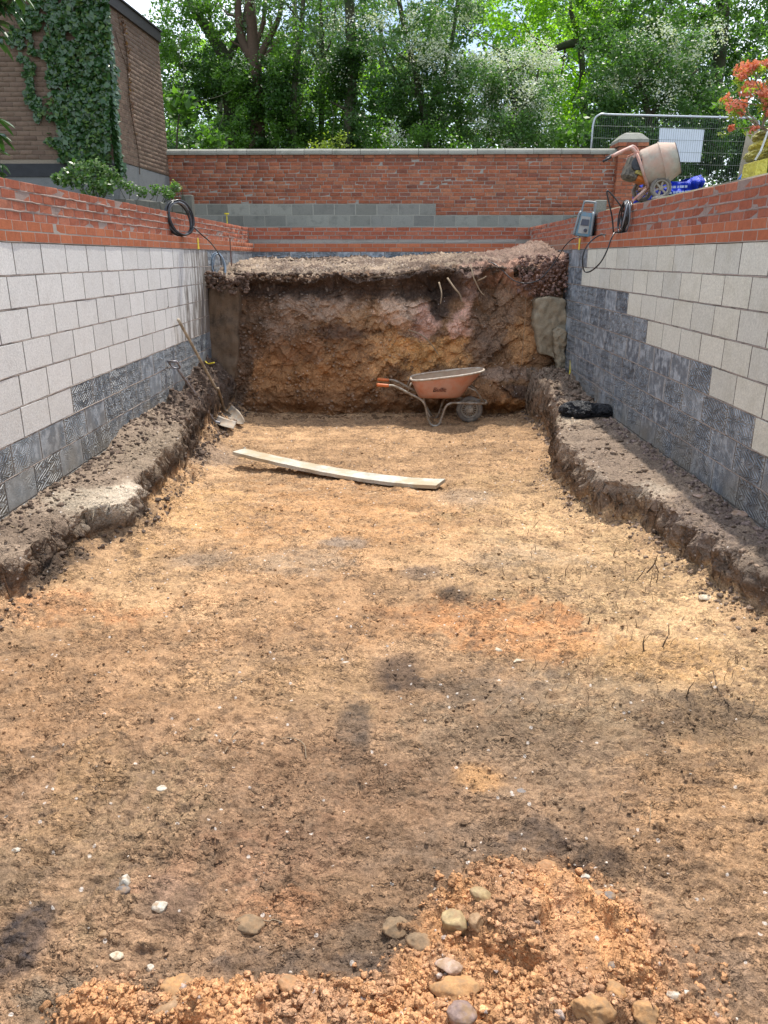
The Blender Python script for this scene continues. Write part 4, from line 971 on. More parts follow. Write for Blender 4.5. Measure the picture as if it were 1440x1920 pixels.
    # earth clinging round the left footing
    n = 260; x = -2.66 + .60 * rr.rand(n); zt = 1.76 + .24 * rr.rand(n) ** .6 + .05 * np.sin(x * 9); y = 11.16 - .07 * rr.rand(n)
    rocks('bank_top_lumps', np.c_[x, y, zt], .008 + .03 * rr.rand(n) ** 2.2, np.array((.17, .115, .08)) * (.6 + .6 * rr.rand(n))[:, None], rr, 1, .4, .8)
    n = 520; x = 1.75 + .75 * rr.rand(n); zt = 1.72 + .55 * rr.rand(n) ** .8; y = 11.32 - .05 * rr.rand(n) - .16 * (2.27 - zt)
    rocks('bank_top_lumps', np.c_[x, y, zt], .007 + .026 * rr.rand(n) ** 2.6, np.array((.26, .165, .125)) * (.6 + .6 * rr.rand(n))[:, None], rr, 1, .4, .8)
    # tiny pale gravel
    x, y = scatter(230, None); ok = (x > -2.2) & (x < 1.9) & (y < 10.5); x, y = x[ok], y[ok]; z = ground(x, y)[0]
    s = (.0016 + .0011 * y) * (.5 + 1.1 * rr.rand(len(x)) ** 2)
    rocks('pale_gravel', np.c_[x, y, z], s, np.array((.60, .53, .42)) * (.6 + .6 * rr.rand(len(x)))[:, None], rr, 1, .25, .6)
crumbs()

def mat_stone(name, c, c2, rough=.6):
    N = NT(name); p = N.coord('Object'); f = N.noise(p, 22, 5, .6); g = N.noise(p, 120, 4, .6)
    col = N.mix(N.ramp(f, [(.38, 0), (.62, 1)]), c, c2); col = N.mix(1.0, col, N.ramp(g, [(.3, .8), (.7, 1.12)]), 'MULTIPLY')
    mud = N.ramp(N.noise(world_vec(N), 34, 5, .65), [(.45, 0), (.62, .85)]); col = N.mix(mud, col, (.30, .19, .105))
    return N.done(col, rough, N.bump(g, .0016, .9), spec=.25)
STM = {'white': mat_stone('white_flint', (.60, .57, .50), (.42, .38, .30)), 'cream': mat_stone('cream_pebble', (.62, .55, .42), (.50, .42, .30)), 'orange': mat_stone('orange_stone', (.47, .25, .12), (.36, .19, .09)),
       'tan': mat_stone('tan_stone', (.42, .27, .15), (.30, .19, .11)), 'grey': mat_stone('grey_stone', (.22, .20, .19), (.12, .11, .11)), 'purple': mat_stone('purple_cobble', (.31, .215, .18), (.24, .17, .15)), 'olive': mat_stone('green_flecked_stone', (.44, .33, .17), (.27, .20, .11)),
       'brown': mat_stone('brown_clod', (.19, .135, .085), (.26, .18, .11), .9), 'clay': mat_stone('orange_clay', (.50, .285, .13), (.42, .225, .10), .95), 'pink': mat_stone('pink_pebble', (.50, .36, .28), (.40, .27, .2))}
def stone(u, v, wpx, hpx, kind, label, seed, ang=0, facet=0, cat='stone', name='stone', group=None):
    p = on_ground(u, v + hpx * .25); sc = (p - Vector((0, 0, HEYE))).length / F_PX; a = wpx * sc / 2; hh = hpx * sc / 2; v_, f_ = ICO[3]; r = np.random.RandomState(seed); V = v_.copy()
    if True:
        for _ in range(max(facet, 3)):
            d = r.randn(3); d /= np.linalg.norm(d); k = .55 + .3 * r.rand(); h = V @ d; V = V - np.outer(np.maximum(h - k, 0), d)
    n = fbm(V[:, 0] * 2.2 + seed, V[:, 1] * 2.2, V[:, 2] * 2.2, seed=seed, octv=4) - .5; n2_ = fbm(V[:, 0] * 7 + seed, V[:, 1] * 7, V[:, 2] * 7, seed=seed + 1, octv=3) - .5; V = V * (1 + n * (.42 if facet else .34) + n2_ * (.22 if cat == 'clod' or kind == 'brown' else .03))[:, None]
    V = V * np.array((a, max(a * .7, hh * .9), hh * .62)); ca, sa = math.cos(ang), math.sin(ang); V = V @ np.array([[ca, 0, -sa], [0, 1, 0], [sa, 0, ca]])
    V = V + np.array((p.x, p.y, p.z + hh * .10))
    return single(name, mesh_np(name, V, tris=f_, mats=[STM[kind]], smooth=True), label, cat, group)
for i, a in enumerate([
    (970, 1237, 17, 12, 'cream', 'smooth pale cream pebble on the orange sand strip, the lower of two'), (934, 1216, 19, 13, 'cream', 'pale pinkish pebble on the orange sand strip, the upper left of two'),
    (234, 1648, 20, 28, 'white', 'clean white egg-shaped flint on the smeared brown soil'), (229, 1666, 26, 20, 'grey', 'dark grey stone touching the white egg-shaped flint'),
    (300, 1696, 30, 24, 'white', 'flat white flint beside a small hole in the brown soil'), (305, 1476, 22, 14, 'white', 'white oyster-like flint alone in the left half of the floor'),
    (468, 1727, 50, 40, 'brown', 'large brown mud-caked stone standing clear of the smeared soil', 0, 3), (1025, 1620, 36, 32, 'orange', 'rounded orange stone at the top of the crumbled clay heap', 0, 2),
    (1098, 1642, 16, 15, 'white', 'small white pebble at the edge of the black patch'), (1122, 1674, 20, 18, 'tan', 'small tan pebble below the black patch', 0, 2), (1142, 1676, 22, 20, 'grey', 'small grey pebble right below the black patch', 0, 2),
    (853, 1718, 46, 52, 'olive', 'yellow-green flecked stone on the left flank of the clay heap', .3, 4), (893, 1722, 28, 38, 'tan', 'narrow tan stone just right of the green flecked stone', 0, 3), (905, 1672, 46, 32, 'olive', 'long yellowish stone lying above the green flecked stone', .5, 3),
    (842, 1806, 46, 28, 'pink', 'flat pinkish pebble left of the split clay block'), (865, 1892, 46, 44, 'purple', 'smooth purple-brown half-round cobble at the bottom of the picture', 0, 1), (218, 1790, 24, 16, 'cream', 'oval cream pebble left of the clay heap'),
    (281, 1812, 14, 14, 'white', 'bright white chip among dark crumbs on the left'), (1264, 1862, 22, 20, 'white', 'white angular flint in dark soil near the lower right corner', 0, 3), (1287, 1859, 11, 12, 'white', 'tiny white chip right of the angular white flint'),
    (980, 1481, 22, 12, 'grey', 'flat grey pebble in the dark patch above the clay heap'), (548, 1842, 48, 38, 'orange', 'flat-faced orange stone on its edge in the front clay heap', .4, 2), (318, 1884, 46, 42, 'tan', 'big brown stone wedged at the foot of an orange clay lump', 0, 2),
    (1148, 1808, 18, 16, 'grey', 'small grey pebble half sunk right of the boot print'), (752, 1308, 9, 8, 'white', 'tiny white pebble in the round black stain'), (470, 1301, 16, 11, 'white', 'whitish stone on the sand left of the root tangle'), (648, 1242, 16, 8, 'white', 'flat white chip on the sand, middle of the floor'),
    (194, 1748, 16, 14, 'tan', 'little tan pebble above the oval cream pebble'), (30, 1592, 14, 10, 'white', 'white chip at the left edge of the smeared soil'), (1325, 1118, 30, 14, 'cream', 'pale stone at the foot of the right ledge'), (1384, 960, 34, 24, 'pink', 'pinkish broken stone on the right ledge against the dark blocks', 0, 4), (1310, 928, 24, 12, 'pink', 'pink flat stone fragment midway along the right ledge', 0, 4)]):
    stone(a[0], a[1], a[2], a[3], a[4], a[5], 100 + i, a[6] if len(a) > 6 else 0, a[7] if len(a) > 7 else 0)
for i, a in enumerate([(855, 1842, 76, 52, 'clay', 'split block of orange clay with flat faces in the heap', 0, 6), (790, 1762, 52, 40, 'brown', 'angular brown clod left of the clay heap, lower of two', .2, 6), (742, 1730, 44, 44, 'brown', 'rounded brown clod left of the clay heap, upper of two', 0, 4),
    (335, 1845, 60, 36, 'clay', 'orange clay lump sitting on the brown stone in the front heap', 0, 5), (1110, 1880, 64, 60, 'clay', 'large cracked clay lump below the boot print', 0, 6), (1215, 1890, 44, 50, 'clay', 'clay lump at the right end of the heap', 0, 5), (1150, 1852, 40, 44, 'clay', 'clay lump between the boot print and the right end of the heap', 0, 5)]):
    stone(a[0], a[1], a[2], a[3], a[4], a[5], 200 + i, a[6], a[7], 'clod', 'soil_clod')

# ---- roots and stalks sticking out of the floor
def stalks():
    M = mat_plain('root_bark', (.13, .085, .05), .9, 0, .3, 60); mb = MB(); r = random.Random(8)
    def stalk(u, v, h, lean, th):
        p = on_ground(u, v); s = (p - Vector((0, 0, HEYE))).length / F_PX; H_ = h * s; q = p + Vector((lean * H_, r.uniform(-.3, .3) * H_, H_)); m_ = (p + q) / 2 + Vector((r.uniform(-.15, .15) * H_, 0, 0))
        mb.tube([p - Vector((0, 0, .01)), m_, q], [th * s * .6, th * s * .5, th * s * .2], 4)
    for a in [(1210, 1075, 38, .4, 2.6), (1190, 1090, 30, .5, 1.8), (1236, 1072, 28, -.5, 1.8), (1208, 1222, 26, 0, 2.8), (1240, 1218, 24, .35, 2.8), (1255, 1192, 22, -.2, 1.8), (1103, 1168, 14, 0, 2.6), (1287, 1305, 34, .2, 2.2), (1150, 1042, 18, .2, 1.6), (1230, 1092, 16, 0, 1.6), (1060, 1080, 24, .2, 1.4), (645, 1220, 18, .5, 1.8)]: stalk(*a)
    for _ in range(130):
        u = r.uniform(930, 1400); v = r.uniform(930, 1330)
        if u > 1000 + (v - 860) * 1.05: continue
        stalk(u, v, r.uniform(6, 22), r.uniform(-.8, .8), r.uniform(.7, 1.2))
    for _ in range(60): stalk(r.uniform(100, 900), r.uniform(900, 1500), r.uniform(4, 13), r.uniform(-1, 1), r.uniform(.6, 1.1))
    setting('root_stubble', mb.mesh('root_stubble', M), 'stuff')
    M2 = mat_plain('pale_root', (.30, .22, .14), .85, 0, .3, 60)
    def crawl(us, th, M_=M, nm='root', lab='', dark=False):
        pts = []
        for u, v in us:
            p = on_ground(u, v); pts.append(p + Vector((0, 0, .006)))
        s = (pts[0] - Vector((0, 0, HEYE))).length / F_PX
        b = MB(); b.tube(smoothpath(pts, 5), th * s * .5, 5); single(nm, b.mesh(nm, M_, True), lab, 'root')
    crawl([(422, 1412), (432, 1395), (437, 1380), (452, 1368)], 2.0, M2, 'root', 'pale forked root lying loose left of the dark stain')
    crawl([(520, 1388), (548, 1386), (570, 1398), (574, 1424)], 2.0, M2, 'root', 'thin pale hooked root right of the forked one')
    crawl([(1332, 1240), (1345, 1290), (1362, 1318), (1390, 1345), (1408, 1340), (1414, 1316)], 1.7, M, 'root', 'long thin dark root curling near the right edge of the floor')
    crawl([(1205, 1460), (1220, 1500), (1218, 1545)], 1.4, M2, 'root', 'fine pale root hair hanging over the brown soil at lower right')
    crawl([(1188, 1465), (1170, 1490), (1160, 1520)], 1.4, M, 'root', 'fine dark root hair left of the pale one at lower right')
    crawl([(918, 1344), (930, 1332), (945, 1318)], 1.9, M2, 'root', 'short pale twig above the dark soil in the middle')
    crawl([(492, 1728), (505, 1730), (512, 1727), (530, 1732)], 2.0, M2, 'root', 'short pale root touching the mud-caked stone')
    crawl([(20, 988), (36, 994), (52, 1002)], 2.2, M2, 'root', 'pale stick lying on the left ledge')
    # roots hanging out of the cut face
    for pix, th, lab in [([(824, 530), (828, 550), (826, 570)], 2.6, 'thick pale root hanging in the hollow of the soil face, left of two'), ([(840, 522), (852, 540), (862, 552), (866, 566)], 2.8, 'thick pale root hanging in the hollow of the soil face, right of two'),
                         ([(884, 496), (888, 520), (900, 545), (908, 554)], 2.2, 'pale root trailing down the pinkish soil near the lip'), ([(766, 620), (790, 628), (808, 645), (822, 665)], 2.2, 'brown root bending out of the orange sand above the wheelbarrow'), ([(896, 528), (906, 522), (912, 518)], 2.2, 'short forked root stub right of the hollow'),
                         ([(700, 520), (740, 516), (790, 505)], 2.2, 'dark stick lying along the lip of the soil face'), ([(978, 688), (981, 640), (984, 600), (986, 560)], .9, 'straight vertical string hanging before the right part of the soil face')]:
        pts = [at(u, v, y=11.06 if v < 600 else 11.0) for u, v in pix]; pts[0].y += .12
        if len(pix) == 4 and pix[0][1] > 680: pts[0].y -= .1
        s = pts[0].length / F_PX; b = MB(); b.tube(smoothpath(pts, 5), [.62 * th * s * (1 - .5 * i / (len(pts) * 5)) for i in range((len(pts) - 1) * 5 + 1)], 6); single('root' if 'string' not in lab else 'string', b.mesh('root', M2 if 'dark' not in lab else M, True), lab, 'root' if 'string' not in lab else 'string')
stalks()

# ================================================================== objects
M_STEEL_W = mat_plain('worn_frame_paint', (.46, .44, .38), .5, .3, .35, 40, .001, (.20, .14, .09), .5, 12)
M_TRAY = mat_plain('faded_orange_steel', (.56, .17, .075), .5, 0, .2, 30, .001, (.52, .29, .21), .7, 6)
M_TRAY_IN = mat_plain('dirty_tray_inside', (.36, .20, .13), .8, 0, .35, 20, .003, (.40, .31, .22), .8, 6)
M_RIM = mat_plain('pale_rolled_rim', (.66, .60, .50), .6, 0, .25, 40, .001, (.35, .24, .16), .4, 20)
M_GRIP = mat_plain('orange_grip', (.62, .16, .04), .5, 0, .15, 30)
M_TYRE = mat_plain('dusty_tyre', (.30, .265, .22), .9, 0, .25, 30, .002, (.10, .09, .08), .5, 12)
M_HUB = mat_plain('dusty_wheel_hub', (.38, .335, .27), .8, 0, .3, 40)
M_BLACK = mat_plain('black_rubber', (.022, .022, .024), .42, 0, .2, 30)
M_DARK = mat_plain('dark_print', (.07, .055, .06), .7)

def wheelbarrow():
    Y0, Y1 = 10.42, 10.92                       # near and far side of the frame
    n_ = lambda u, v: at(u, v, y=Y0)
    dz = -n_(815, 797).z + gz(n_(815, 797).x, Y0)
    W = lambda u, v: n_(u, v) + Vector((0, 0, dz))
    ax = W(884, 762); ax.y = (Y0 + Y1) / 2 + .02
    R = .182; ax.z = gz(ax.x, ax.y) + R - .008
    t = thing('wheelbarrow', 'orange wheelbarrow with dusty grey wheel standing side-on before the soil face', 'wheelbarrow', (W(815, 797).x, (Y0 + Y1) / 2, gz(W(815, 797).x, Y0)))
    far = lambda pts: [Vector((p.x, Y1, p.z)) for p in pts]
    side = smoothpath([W(727, 721), W(741, 723), W(765, 735), W(792, 750), W(799, 766), W(803, 785), W(808, 794), W(815, 797), W(823, 794), W(829, 780), W(835, 763), W(842, 756), W(856, 755), W(890, 757), W(911, 758)], 5)
    fs = [Vector((p.x, Y1, p.z)) for p in side]
    for i, p in enumerate(side):
        if i > 55: k = min(1, (i - 55) / 15); p.y = Y0 + k * .12; fs[i].y = Y1 - k * .12
    mb = MB(); mb.tube(side, .0165, 10); mb.tube(fs, .0165, 10)
    mb.tube([W(799, 766) , W(813, 792)], .011, 8); mb.tube(far([W(799, 766), W(813, 792)]), .011, 8)
    mb.tube([Vector((W(803, 780).x, Y0, W(803, 780).z)), Vector((W(803, 780).x, Y1, W(803, 780).z))], .012, 8)
    mb.tube([Vector((W(832, 775).x, Y0, W(832, 775).z)), Vector((W(832, 775).x, Y1, W(832, 775).z))], .012, 8)
    mb.tube([W(764, 735), W(771, 716)], .010, 8); mb.tube(far([W(764, 735), W(771, 716)]), .010, 8)
    part('frame', mb, M_STEEL_W, t, True)
    mb = MB(); a = W(911, 758); mb.tube([Vector((a.x, Y0 + .10, a.z)), Vector((a.x + .03, Y0 + .16, a.z + .004)), Vector((a.x + .03, Y1 - .16, a.z + .004)), Vector((a.x, Y1 - .10, a.z))], .0165, 8)
    for yy in (Y0 + .11, Y1 - .11): mb.tube([Vector((a.x - .01, yy, a.z + .01)), Vector((W(893, 733).x, yy, W(893, 733).z)), Vector((W(879, 727).x, yy, W(879, 727).z))], .012, 8)
    part('nose_guard', mb, M_STEEL_W, t, True)
    for yy in (Y0, Y1):
        mb = MB(); p, q = W(729, 721.5), W(706, 720); mb.tube([Vector((p.x, yy, p.z)), Vector((p.x - .02, yy, p.z)), Vector((q.x + .02, yy, q.z)), Vector((q.x, yy, q.z))], [.020, .022, .023, .018], 10); part('grip', mb, M_GRIP, t, True)
    # tray: rim and base outlines joined by a curved shell
    def ring(x0, x1, z0, z1, hw, sh, n=48):
        o = []
        for k in range(n):
            th = 2 * math.pi * k / n; c, s = math.cos(th), math.sin(th); e = .5 if c < 0 else .72
            xx = (x0 + x1) / 2 + (x1 - x0) / 2 * math.copysign(abs(c) ** e, c); yy = math.copysign(abs(s) ** (.55 if c < 0 else .75), s) * hw * (1 if c < .2 else 1 - .16 * (c - .2))
            o.append(Vector((xx, (Y0 + Y1) / 2 + yy, z0 + (z1 - z0) * (xx - x0) / (x1 - x0))))
        return o
    A, B = W(771, 713), W(911, 696); C_, D = W(786, 743), W(866, 743)
    rings = [ring(A.x, B.x, A.z, B.z, .31, 0)]
    for f in (.25, .5, .75, .93, 1.0):
        g = f ** 1.15; rings.append(ring(A.x + (C_.x - A.x) * g, B.x + (D.x - B.x) * (f ** .9), A.z + (C_.z - .035 - A.z) * f, B.z + (D.z - .035 - B.z) * f, .31 - .12 * f ** 1.4 - (.03 if f == 1 else 0), 0))
    n = 48; mb = MB(); vs = [p for r in rings for p in r]; m = len(rings)
    mb.add(vs, [(i * n + k, (i + 1) * n + k, (i + 1) * n + (k + 1) % n, i * n + (k + 1) % n) for i in range(m - 1) for k in range(n)] + [tuple((m - 1) * n + k for k in range(n - 1, -1, -1))]); part('tray', mb, M_TRAY, t, True)
    cc = Vector((sum(p.x for p in rings[0]) / n, (Y0 + Y1) / 2, 0)); mb = MB(); vs = []
    for r in rings:
        for p in r: d = Vector((p.x - cc.x, p.y - cc.y, 0)); vs.append(p - d.normalized() * .006 + Vector((0, 0, .005)))
    mb.add(vs, [(i * n + (k + 1) % n, (i + 1) * n + (k + 1) % n, (i + 1) * n + k, i * n + k) for i in range(m - 1) for k in range(n)] + [tuple((m - 1) * n + k for k in range(n))]); part('tray_lining', mb, M_TRAY_IN, t, True)
    mb = MB(); mb.tube(rings[0] + [rings[0][0]], .015, 8, False); part('rim', mb, M_RIM, t, True)
    # worn dark lettering on the side of the tray
    tw = bpy.data.curves.new('worn_lettering', 'FONT'); tw.body = 'Bullit'; tw.size = .088; tw.shear = .25; tw.offset = .002; tw.extrude = .001
    o = bpy.data.objects.new('tmp_lettering', tw); COL.objects.link(o); bpy.context.view_layer.update()
    me = bpy.data.meshes.new_from_object(o.evaluated_get(bpy.context.evaluated_depsgraph_get())); bpy.data.objects.remove(o); me.name = 'lettering'
    Nn = NT('worn_lettering'); pp = world_vec(Nn); k = Nn.ramp(Nn.noise(pp, 26, 5, .7), [(.40, .15), (.56, .95)]); Nn.done(Nn.mix(k, (.09, .06, .065), (.40, .16, .10)), .7)
    me.materials.clear(); me.materials.append(Nn.m); p = W(811, 733)
    for v in me.vertices:
        zrel = v.co.y; v.co = Vector((p.x + v.co.x, 0, p.z + zrel)); 
    # drape on the shell: find y of the near side at that height
    for v in me.vertices:
        f = min(1, max(0, (A.z + (B.z - A.z) * .35 - v.co.z) / (A.z + (B.z - A.z) * .35 - C_.z + .035))); v.co.y = (Y0 + Y1) / 2 - (.31 - .12 * f ** 1.4) - .006
    link('lettering', me, t)
    # wheel
    Mx = Matrix.Translation(ax) @ Matrix.Rotation(math.pi / 2, 4, 'X')
    mb = MB(); mb.lathe([(-.022, .118), (-.040, .128), (-.045, .150), (-.036, .172), (-.018, R), (0, R + .002), (.018, R), (.036, .172), (.045, .150), (.040, .128), (.022, .118)], Mx, 40, True)
    for k in range(30): th = k * 2 * math.pi / 30; mb.box(ax + Vector((math.cos(th) * (R + .001), 0, math.sin(th) * (R + .001))), (.012, .062, .008), Matrix.Rotation(-th + math.pi / 2, 3, 'Y'))
    wh = part('tyre', mb, M_TYRE, t)
    mb = MB(); mb.lathe([(-.030, .120), (-.034, .112), (-.020, .104), (-.012, .100), (.012, .100), (.034, .112), (.030, .120)], Mx, 36, True)
    mb.lathe([(-.050, .0), (-.050, .034), (-.024, .042), (-.016, .052), (.016, .052), (.024, .042), (.050, .034), (.05, 0)], Mx, 24)
    for k in range(18):
        th = k * 2 * math.pi / 18; d = Vector((math.cos(th), 0, math.sin(th))); mb.box(ax + d * .076, (.056, .02, .011), Matrix.Rotation(-th, 3, 'Y'))
    nest(wh, part('wheel', mb, M_HUB, t))
    mb = MB(); mb.tube([ax - Vector((0, .17, 0)), ax + Vector((0, .17, 0))], .011, 8); 
    for s_ in (-1, 1): mb.box(ax + Vector((-.005, s_ * .145, .005)), (.075, .012, .05))
    part('axle_bracket', mb, M_STEEL_W, t)
wheelbarrow()

def plank():
    A = at(448, 856, z=.12); B = at(826, 916, z=.10); A = Vector((A.x, A.y, 0)); B = Vector((B.x, B.y, 0))
    L = (B - A).length; d = (B - A).normalized(); s = Vector((-d.y, d.x, 0)); n = 34; V = []; th = .036; wd = .21
    for i in range(n + 1):
        f = i / n; c = A + (B - A) * f
        g = gz(c.x, c.y); zc = .095 + .075 * (1 - f) ** 2 * (1 - f * .3) - .015 * math.sin(f * math.pi) + .045 * f ** 6
        roll = .35 * (f - .4) * .5
        for (a, b) in ((-.5, 0), (.5, 0), (.5, 1), (-.5, 1)):
            V.append(c + s * a * wd * (1 + .04 * math.sin(i * 1.7)) + Vector((0, 0, zc + .05 + b * th + a * roll * .12)))
    F_ = [(i * 4 + k, i * 4 + (k + 1) % 4, i * 4 + 4 + (k + 1) % 4, i * 4 + 4 + k) for i in range(n) for k in range(4)] + [(3, 2, 1, 0), (n * 4, n * 4 + 1, n * 4 + 2, n * 4 + 3)]
    lo = min(v.z - gz(v.x, v.y) for v in V[::2]); 
    for v in V: v.z -= max(lo, 0) + .012
    mb = MB(); mb.add(V, F_)
    N = NT('weathered_board'); p = world_vec(N); f = N.noise(p, 5, 5, .6); g = N.noise(p, 60, 5, .65)
    c = N.mix(N.ramp(f, [(.4, 0), (.65, 1)]), (.56, .53, .45), (.40, .36, .28)); c = N.mix(1.0, c, N.ramp(g, [(.3, .75), (.7, 1.1)]), 'MULTIPLY')
    h = N.ramp(N.noise(p, 2.4, 4, .6), [(.50, 0), (.60, .75)]); c = N.mix(h, c, (.40, .30, .17))
    single('scaffold_board', mb.mesh('scaffold_board', N.done(c, .85, N.bump(g, .003, .8))), 'long warped whitish scaffold board lying across the sand floor', 'board')
plank()

M_WOOD_H = mat_plain('worn_ash_handle', (.58, .48, .35), .6, 0, .25, 30, .001, (.22, .17, .11), .5, 9)
M_STEEL = mat_plain('scoured_steel', (.26, .235, .20), .6, .2, .25, 40, .001, (.25, .18, .12), .4, 14)
M_TUBE = mat_plain('scratched_grey_tube', (.34, .35, .40), .45, .3, .3, 40, .001, (.16, .12, .09), .4, 20)
def blade(tip, neck, side_w, upv, pointed, name_mat):
    """dished shovel blade between neck and tip"""
    L = (tip - neck); d = L.normalized(); s = d.cross(upv).normalized(); nrm = s.cross(d).normalized(); V = []; F_ = []; nu, nv = 14, 12
    for side in (0, 1):
        for i in range(nu + 1):
            f = i / nu
            if pointed: wdt = side_w * min(1, (1 - f) ** .5 * 1.25 + .02) * (1 if f > .05 else .92)
            else: wdt = side_w * (1 - .06 * f)
            for j in range(nv + 1):
                g = (j / nv - .5) * 2; cv = (g * g) * .035 * (1 - .5 * f) + (.045 * (1 - f) ** 3 * (1 - abs(g)) * -1 if True else 0)
                V.append(neck + L * f * (1 - (.0 if pointed else .0)) + s * g * wdt / 2 + nrm * (cv + .03 * f * f) - nrm * .0025 * side)
    m = (nu + 1) * (nv + 1)
    for i in range(nu):
        for j in range(nv):
            a = i * (nv + 1) + j; F_.append((a, a + 1, a + nv + 2, a + nv + 1)); b = a + m; F_.append((b + nv + 1, b + nv + 2, b + 1, b))
    for i in range(nu): 
        for j in (0, nv): a = i * (nv + 1) + j; F_.append((a, a + nv + 1, a + nv + 1 + m, a + m))
    for i in (0, nu):
        for j in range(nv): a = i * (nv + 1) + j; F_.append((a, a + 1, a + 1 + m, a + m))
    mb = MB(); mb.add(V, F_); return mb
def shovels():
    top = at(334, 599, x=-2.635); nk = at(421, 765, z=.24); tip = at(457, 803, z=.03); tip.z = gz(tip.x, tip.y) + .03
    t = thing('long_shovel', 'long wooden-handled pointed shovel leaning against the pale block wall', 'shovel', tip)
    k = at(412, 742, z=.36); k = top.lerp(nk, .86) + Vector((.03, 0, -.01))
    mb = MB(); mb.tube(smoothpath([top, top.lerp(k, .33), top.lerp(k, .7), k], 5), [.019] + [.018] * 14 + [.017], 10); part('handle', mb, M_WOOD_H, t, True)
    mb = MB(); mb.tube(smoothpath([k - (nk - k) * .9, k, nk + Vector((0, 0, -.02)), nk.lerp(tip, .35)], 5), [.0205] * 6 + [.020] * 5 + [.018, .015, .012, .009, .006], 10); part('socket', mb, mat_plain('rusty_socket', (.26, .19, .12), .6, .3, .3, 30), t, True)
    part('blade', blade(tip, nk + Vector((0, 0, -.03)), .25, Vector((.15, -.55, .8)), True, None), M_STEEL, t, True)
    # second, lying on the dug soil
    h0 = at(326, 713, y=8.98); n2 = at(402, 796, z=.14); n2.z = gz(n2.x, n2.y) + .07; tp = at(440, 808, z=.05); tp.z = gz(tp.x, tp.y) + .05
    t = thing('digging_spade', 'short D-handled square spade lying on the dark soil, shorter of the two shovels', 'shovel', tp)
    up_ = max(max(0, gz(*h0.lerp(n2, k / 12)[:2]) + .03 - h0.lerp(n2, k / 12).z) / (1 - k / 12) for k in range(0, 9)); h0.z += min(up_, .22)
    d = (n2 - h0).normalized(); s = d.cross(Vector((0, 0, 1))).normalized()
    hs = h0 + d * .14
    pts = [hs.lerp(n2, k / 6) for k in range(7)] + [n2.lerp(tp, .3)]
    mb = MB(); mb.tube(smoothpath(pts, 5), .0155, 8); part('handle', mb, M_TUBE, t, True)
    mb = MB(); mb.tube(smoothpath([hs, hs - d * .03 + s * .05, h0 + s * .058], 4), .011, 8); mb.tube(smoothpath([hs, hs - d * .03 - s * .05, h0 - s * .058], 4), .011, 8); mb.tube([h0 + s * .062, h0 - s * .062], .015, 8); part('grip', mb, M_TUBE, t, True)
    part('blade', blade(tp, n2.lerp(tp, .08), .20, Vector((.1, -.35, 1)), False, None), M_STEEL, t, True)
shovels()

def blob(name, c, dims, seed, mat, folds=.16, freq=3.2, sub=4, flatten=-.3, sharp=1, smooth=True):
    v, f = _ico(sub); V = v.copy(); n = fbm(V[:, 0] * freq + seed, V[:, 1] * freq, V[:, 2] * freq, seed=seed, octv=4, gain=.6); r = 1 - np.abs(n * 2 - 1)
    V = V * (1 + (n - .5) * folds * 2 + (r ** 3 - .4) * folds * sharp)[:, None]; V = V * np.array(dims) / 2; V[:, 2] = np.maximum(V[:, 2], dims[2] * flatten)
    V = V + np.array(c) - np.array((0, 0, V[:, 2].min() if False else 0))
    return V, f
def mat_sheet(name, c, rough=.4, fold=.03, scale=9, dirt=None):
    N = NT(name); p = world_vec(N); a = N.noise(p, scale, 4, .6, 1.2); b = N.noise(p, scale * 4, 3, .6, .8)
    col = N.mix(1.0, c, N.ramp(b, [(.3, .75), (.7, 1.2)]), 'MULTIPLY')
    if dirt: col = N.mix(N.ramp(N.noise(p, 5, 5, .6), [(.5, 0), (.75, .7)]), col, dirt)
    rg_ = N.math('SUBTRACT', 1.0, N.math('ABSOLUTE', N.math('SUBTRACT', N.math('MULTIPLY', a, 2.0), 1.0)))
    return N.done(col, rough, N.bump(b, fold * .35, .8, N.bump(rg_, fold, .9)), spec=.5)
def bag():
    c1 = at(1085, 776, z=.56); c2 = at(1125, 776, z=.56); M = mat_sheet('black_polythene', (.012, .013, .017), .30, .05, 14); g1, g2 = gz(c1.x, c1.y), gz(c2.x, c2.y); Vs = []; Fs = []; n = 0
    for c, d, s, g in ((c1, (.42, .34, .20), 3, g1), (c2 + Vector((-.02, .02, 0)), (.40, .30, .15), 8, g2), ((c1 + c2) / 2, (.40, .24, .11), 5, g1)):
        V, f = blob('bag', (c.x, c.y, g + d[2] * .32), d, s, M, .22, 3.4, 4, -.32); Vs.append(V); Fs.append(f + n); n += len(V)
    single('plastic_bag', mesh_np('plastic_bag', np.concatenate(Vs), tris=np.concatenate(Fs), mats=[M], smooth=True), 'crumpled black plastic bag lying on the right ledge', 'plastic bag')
bag()

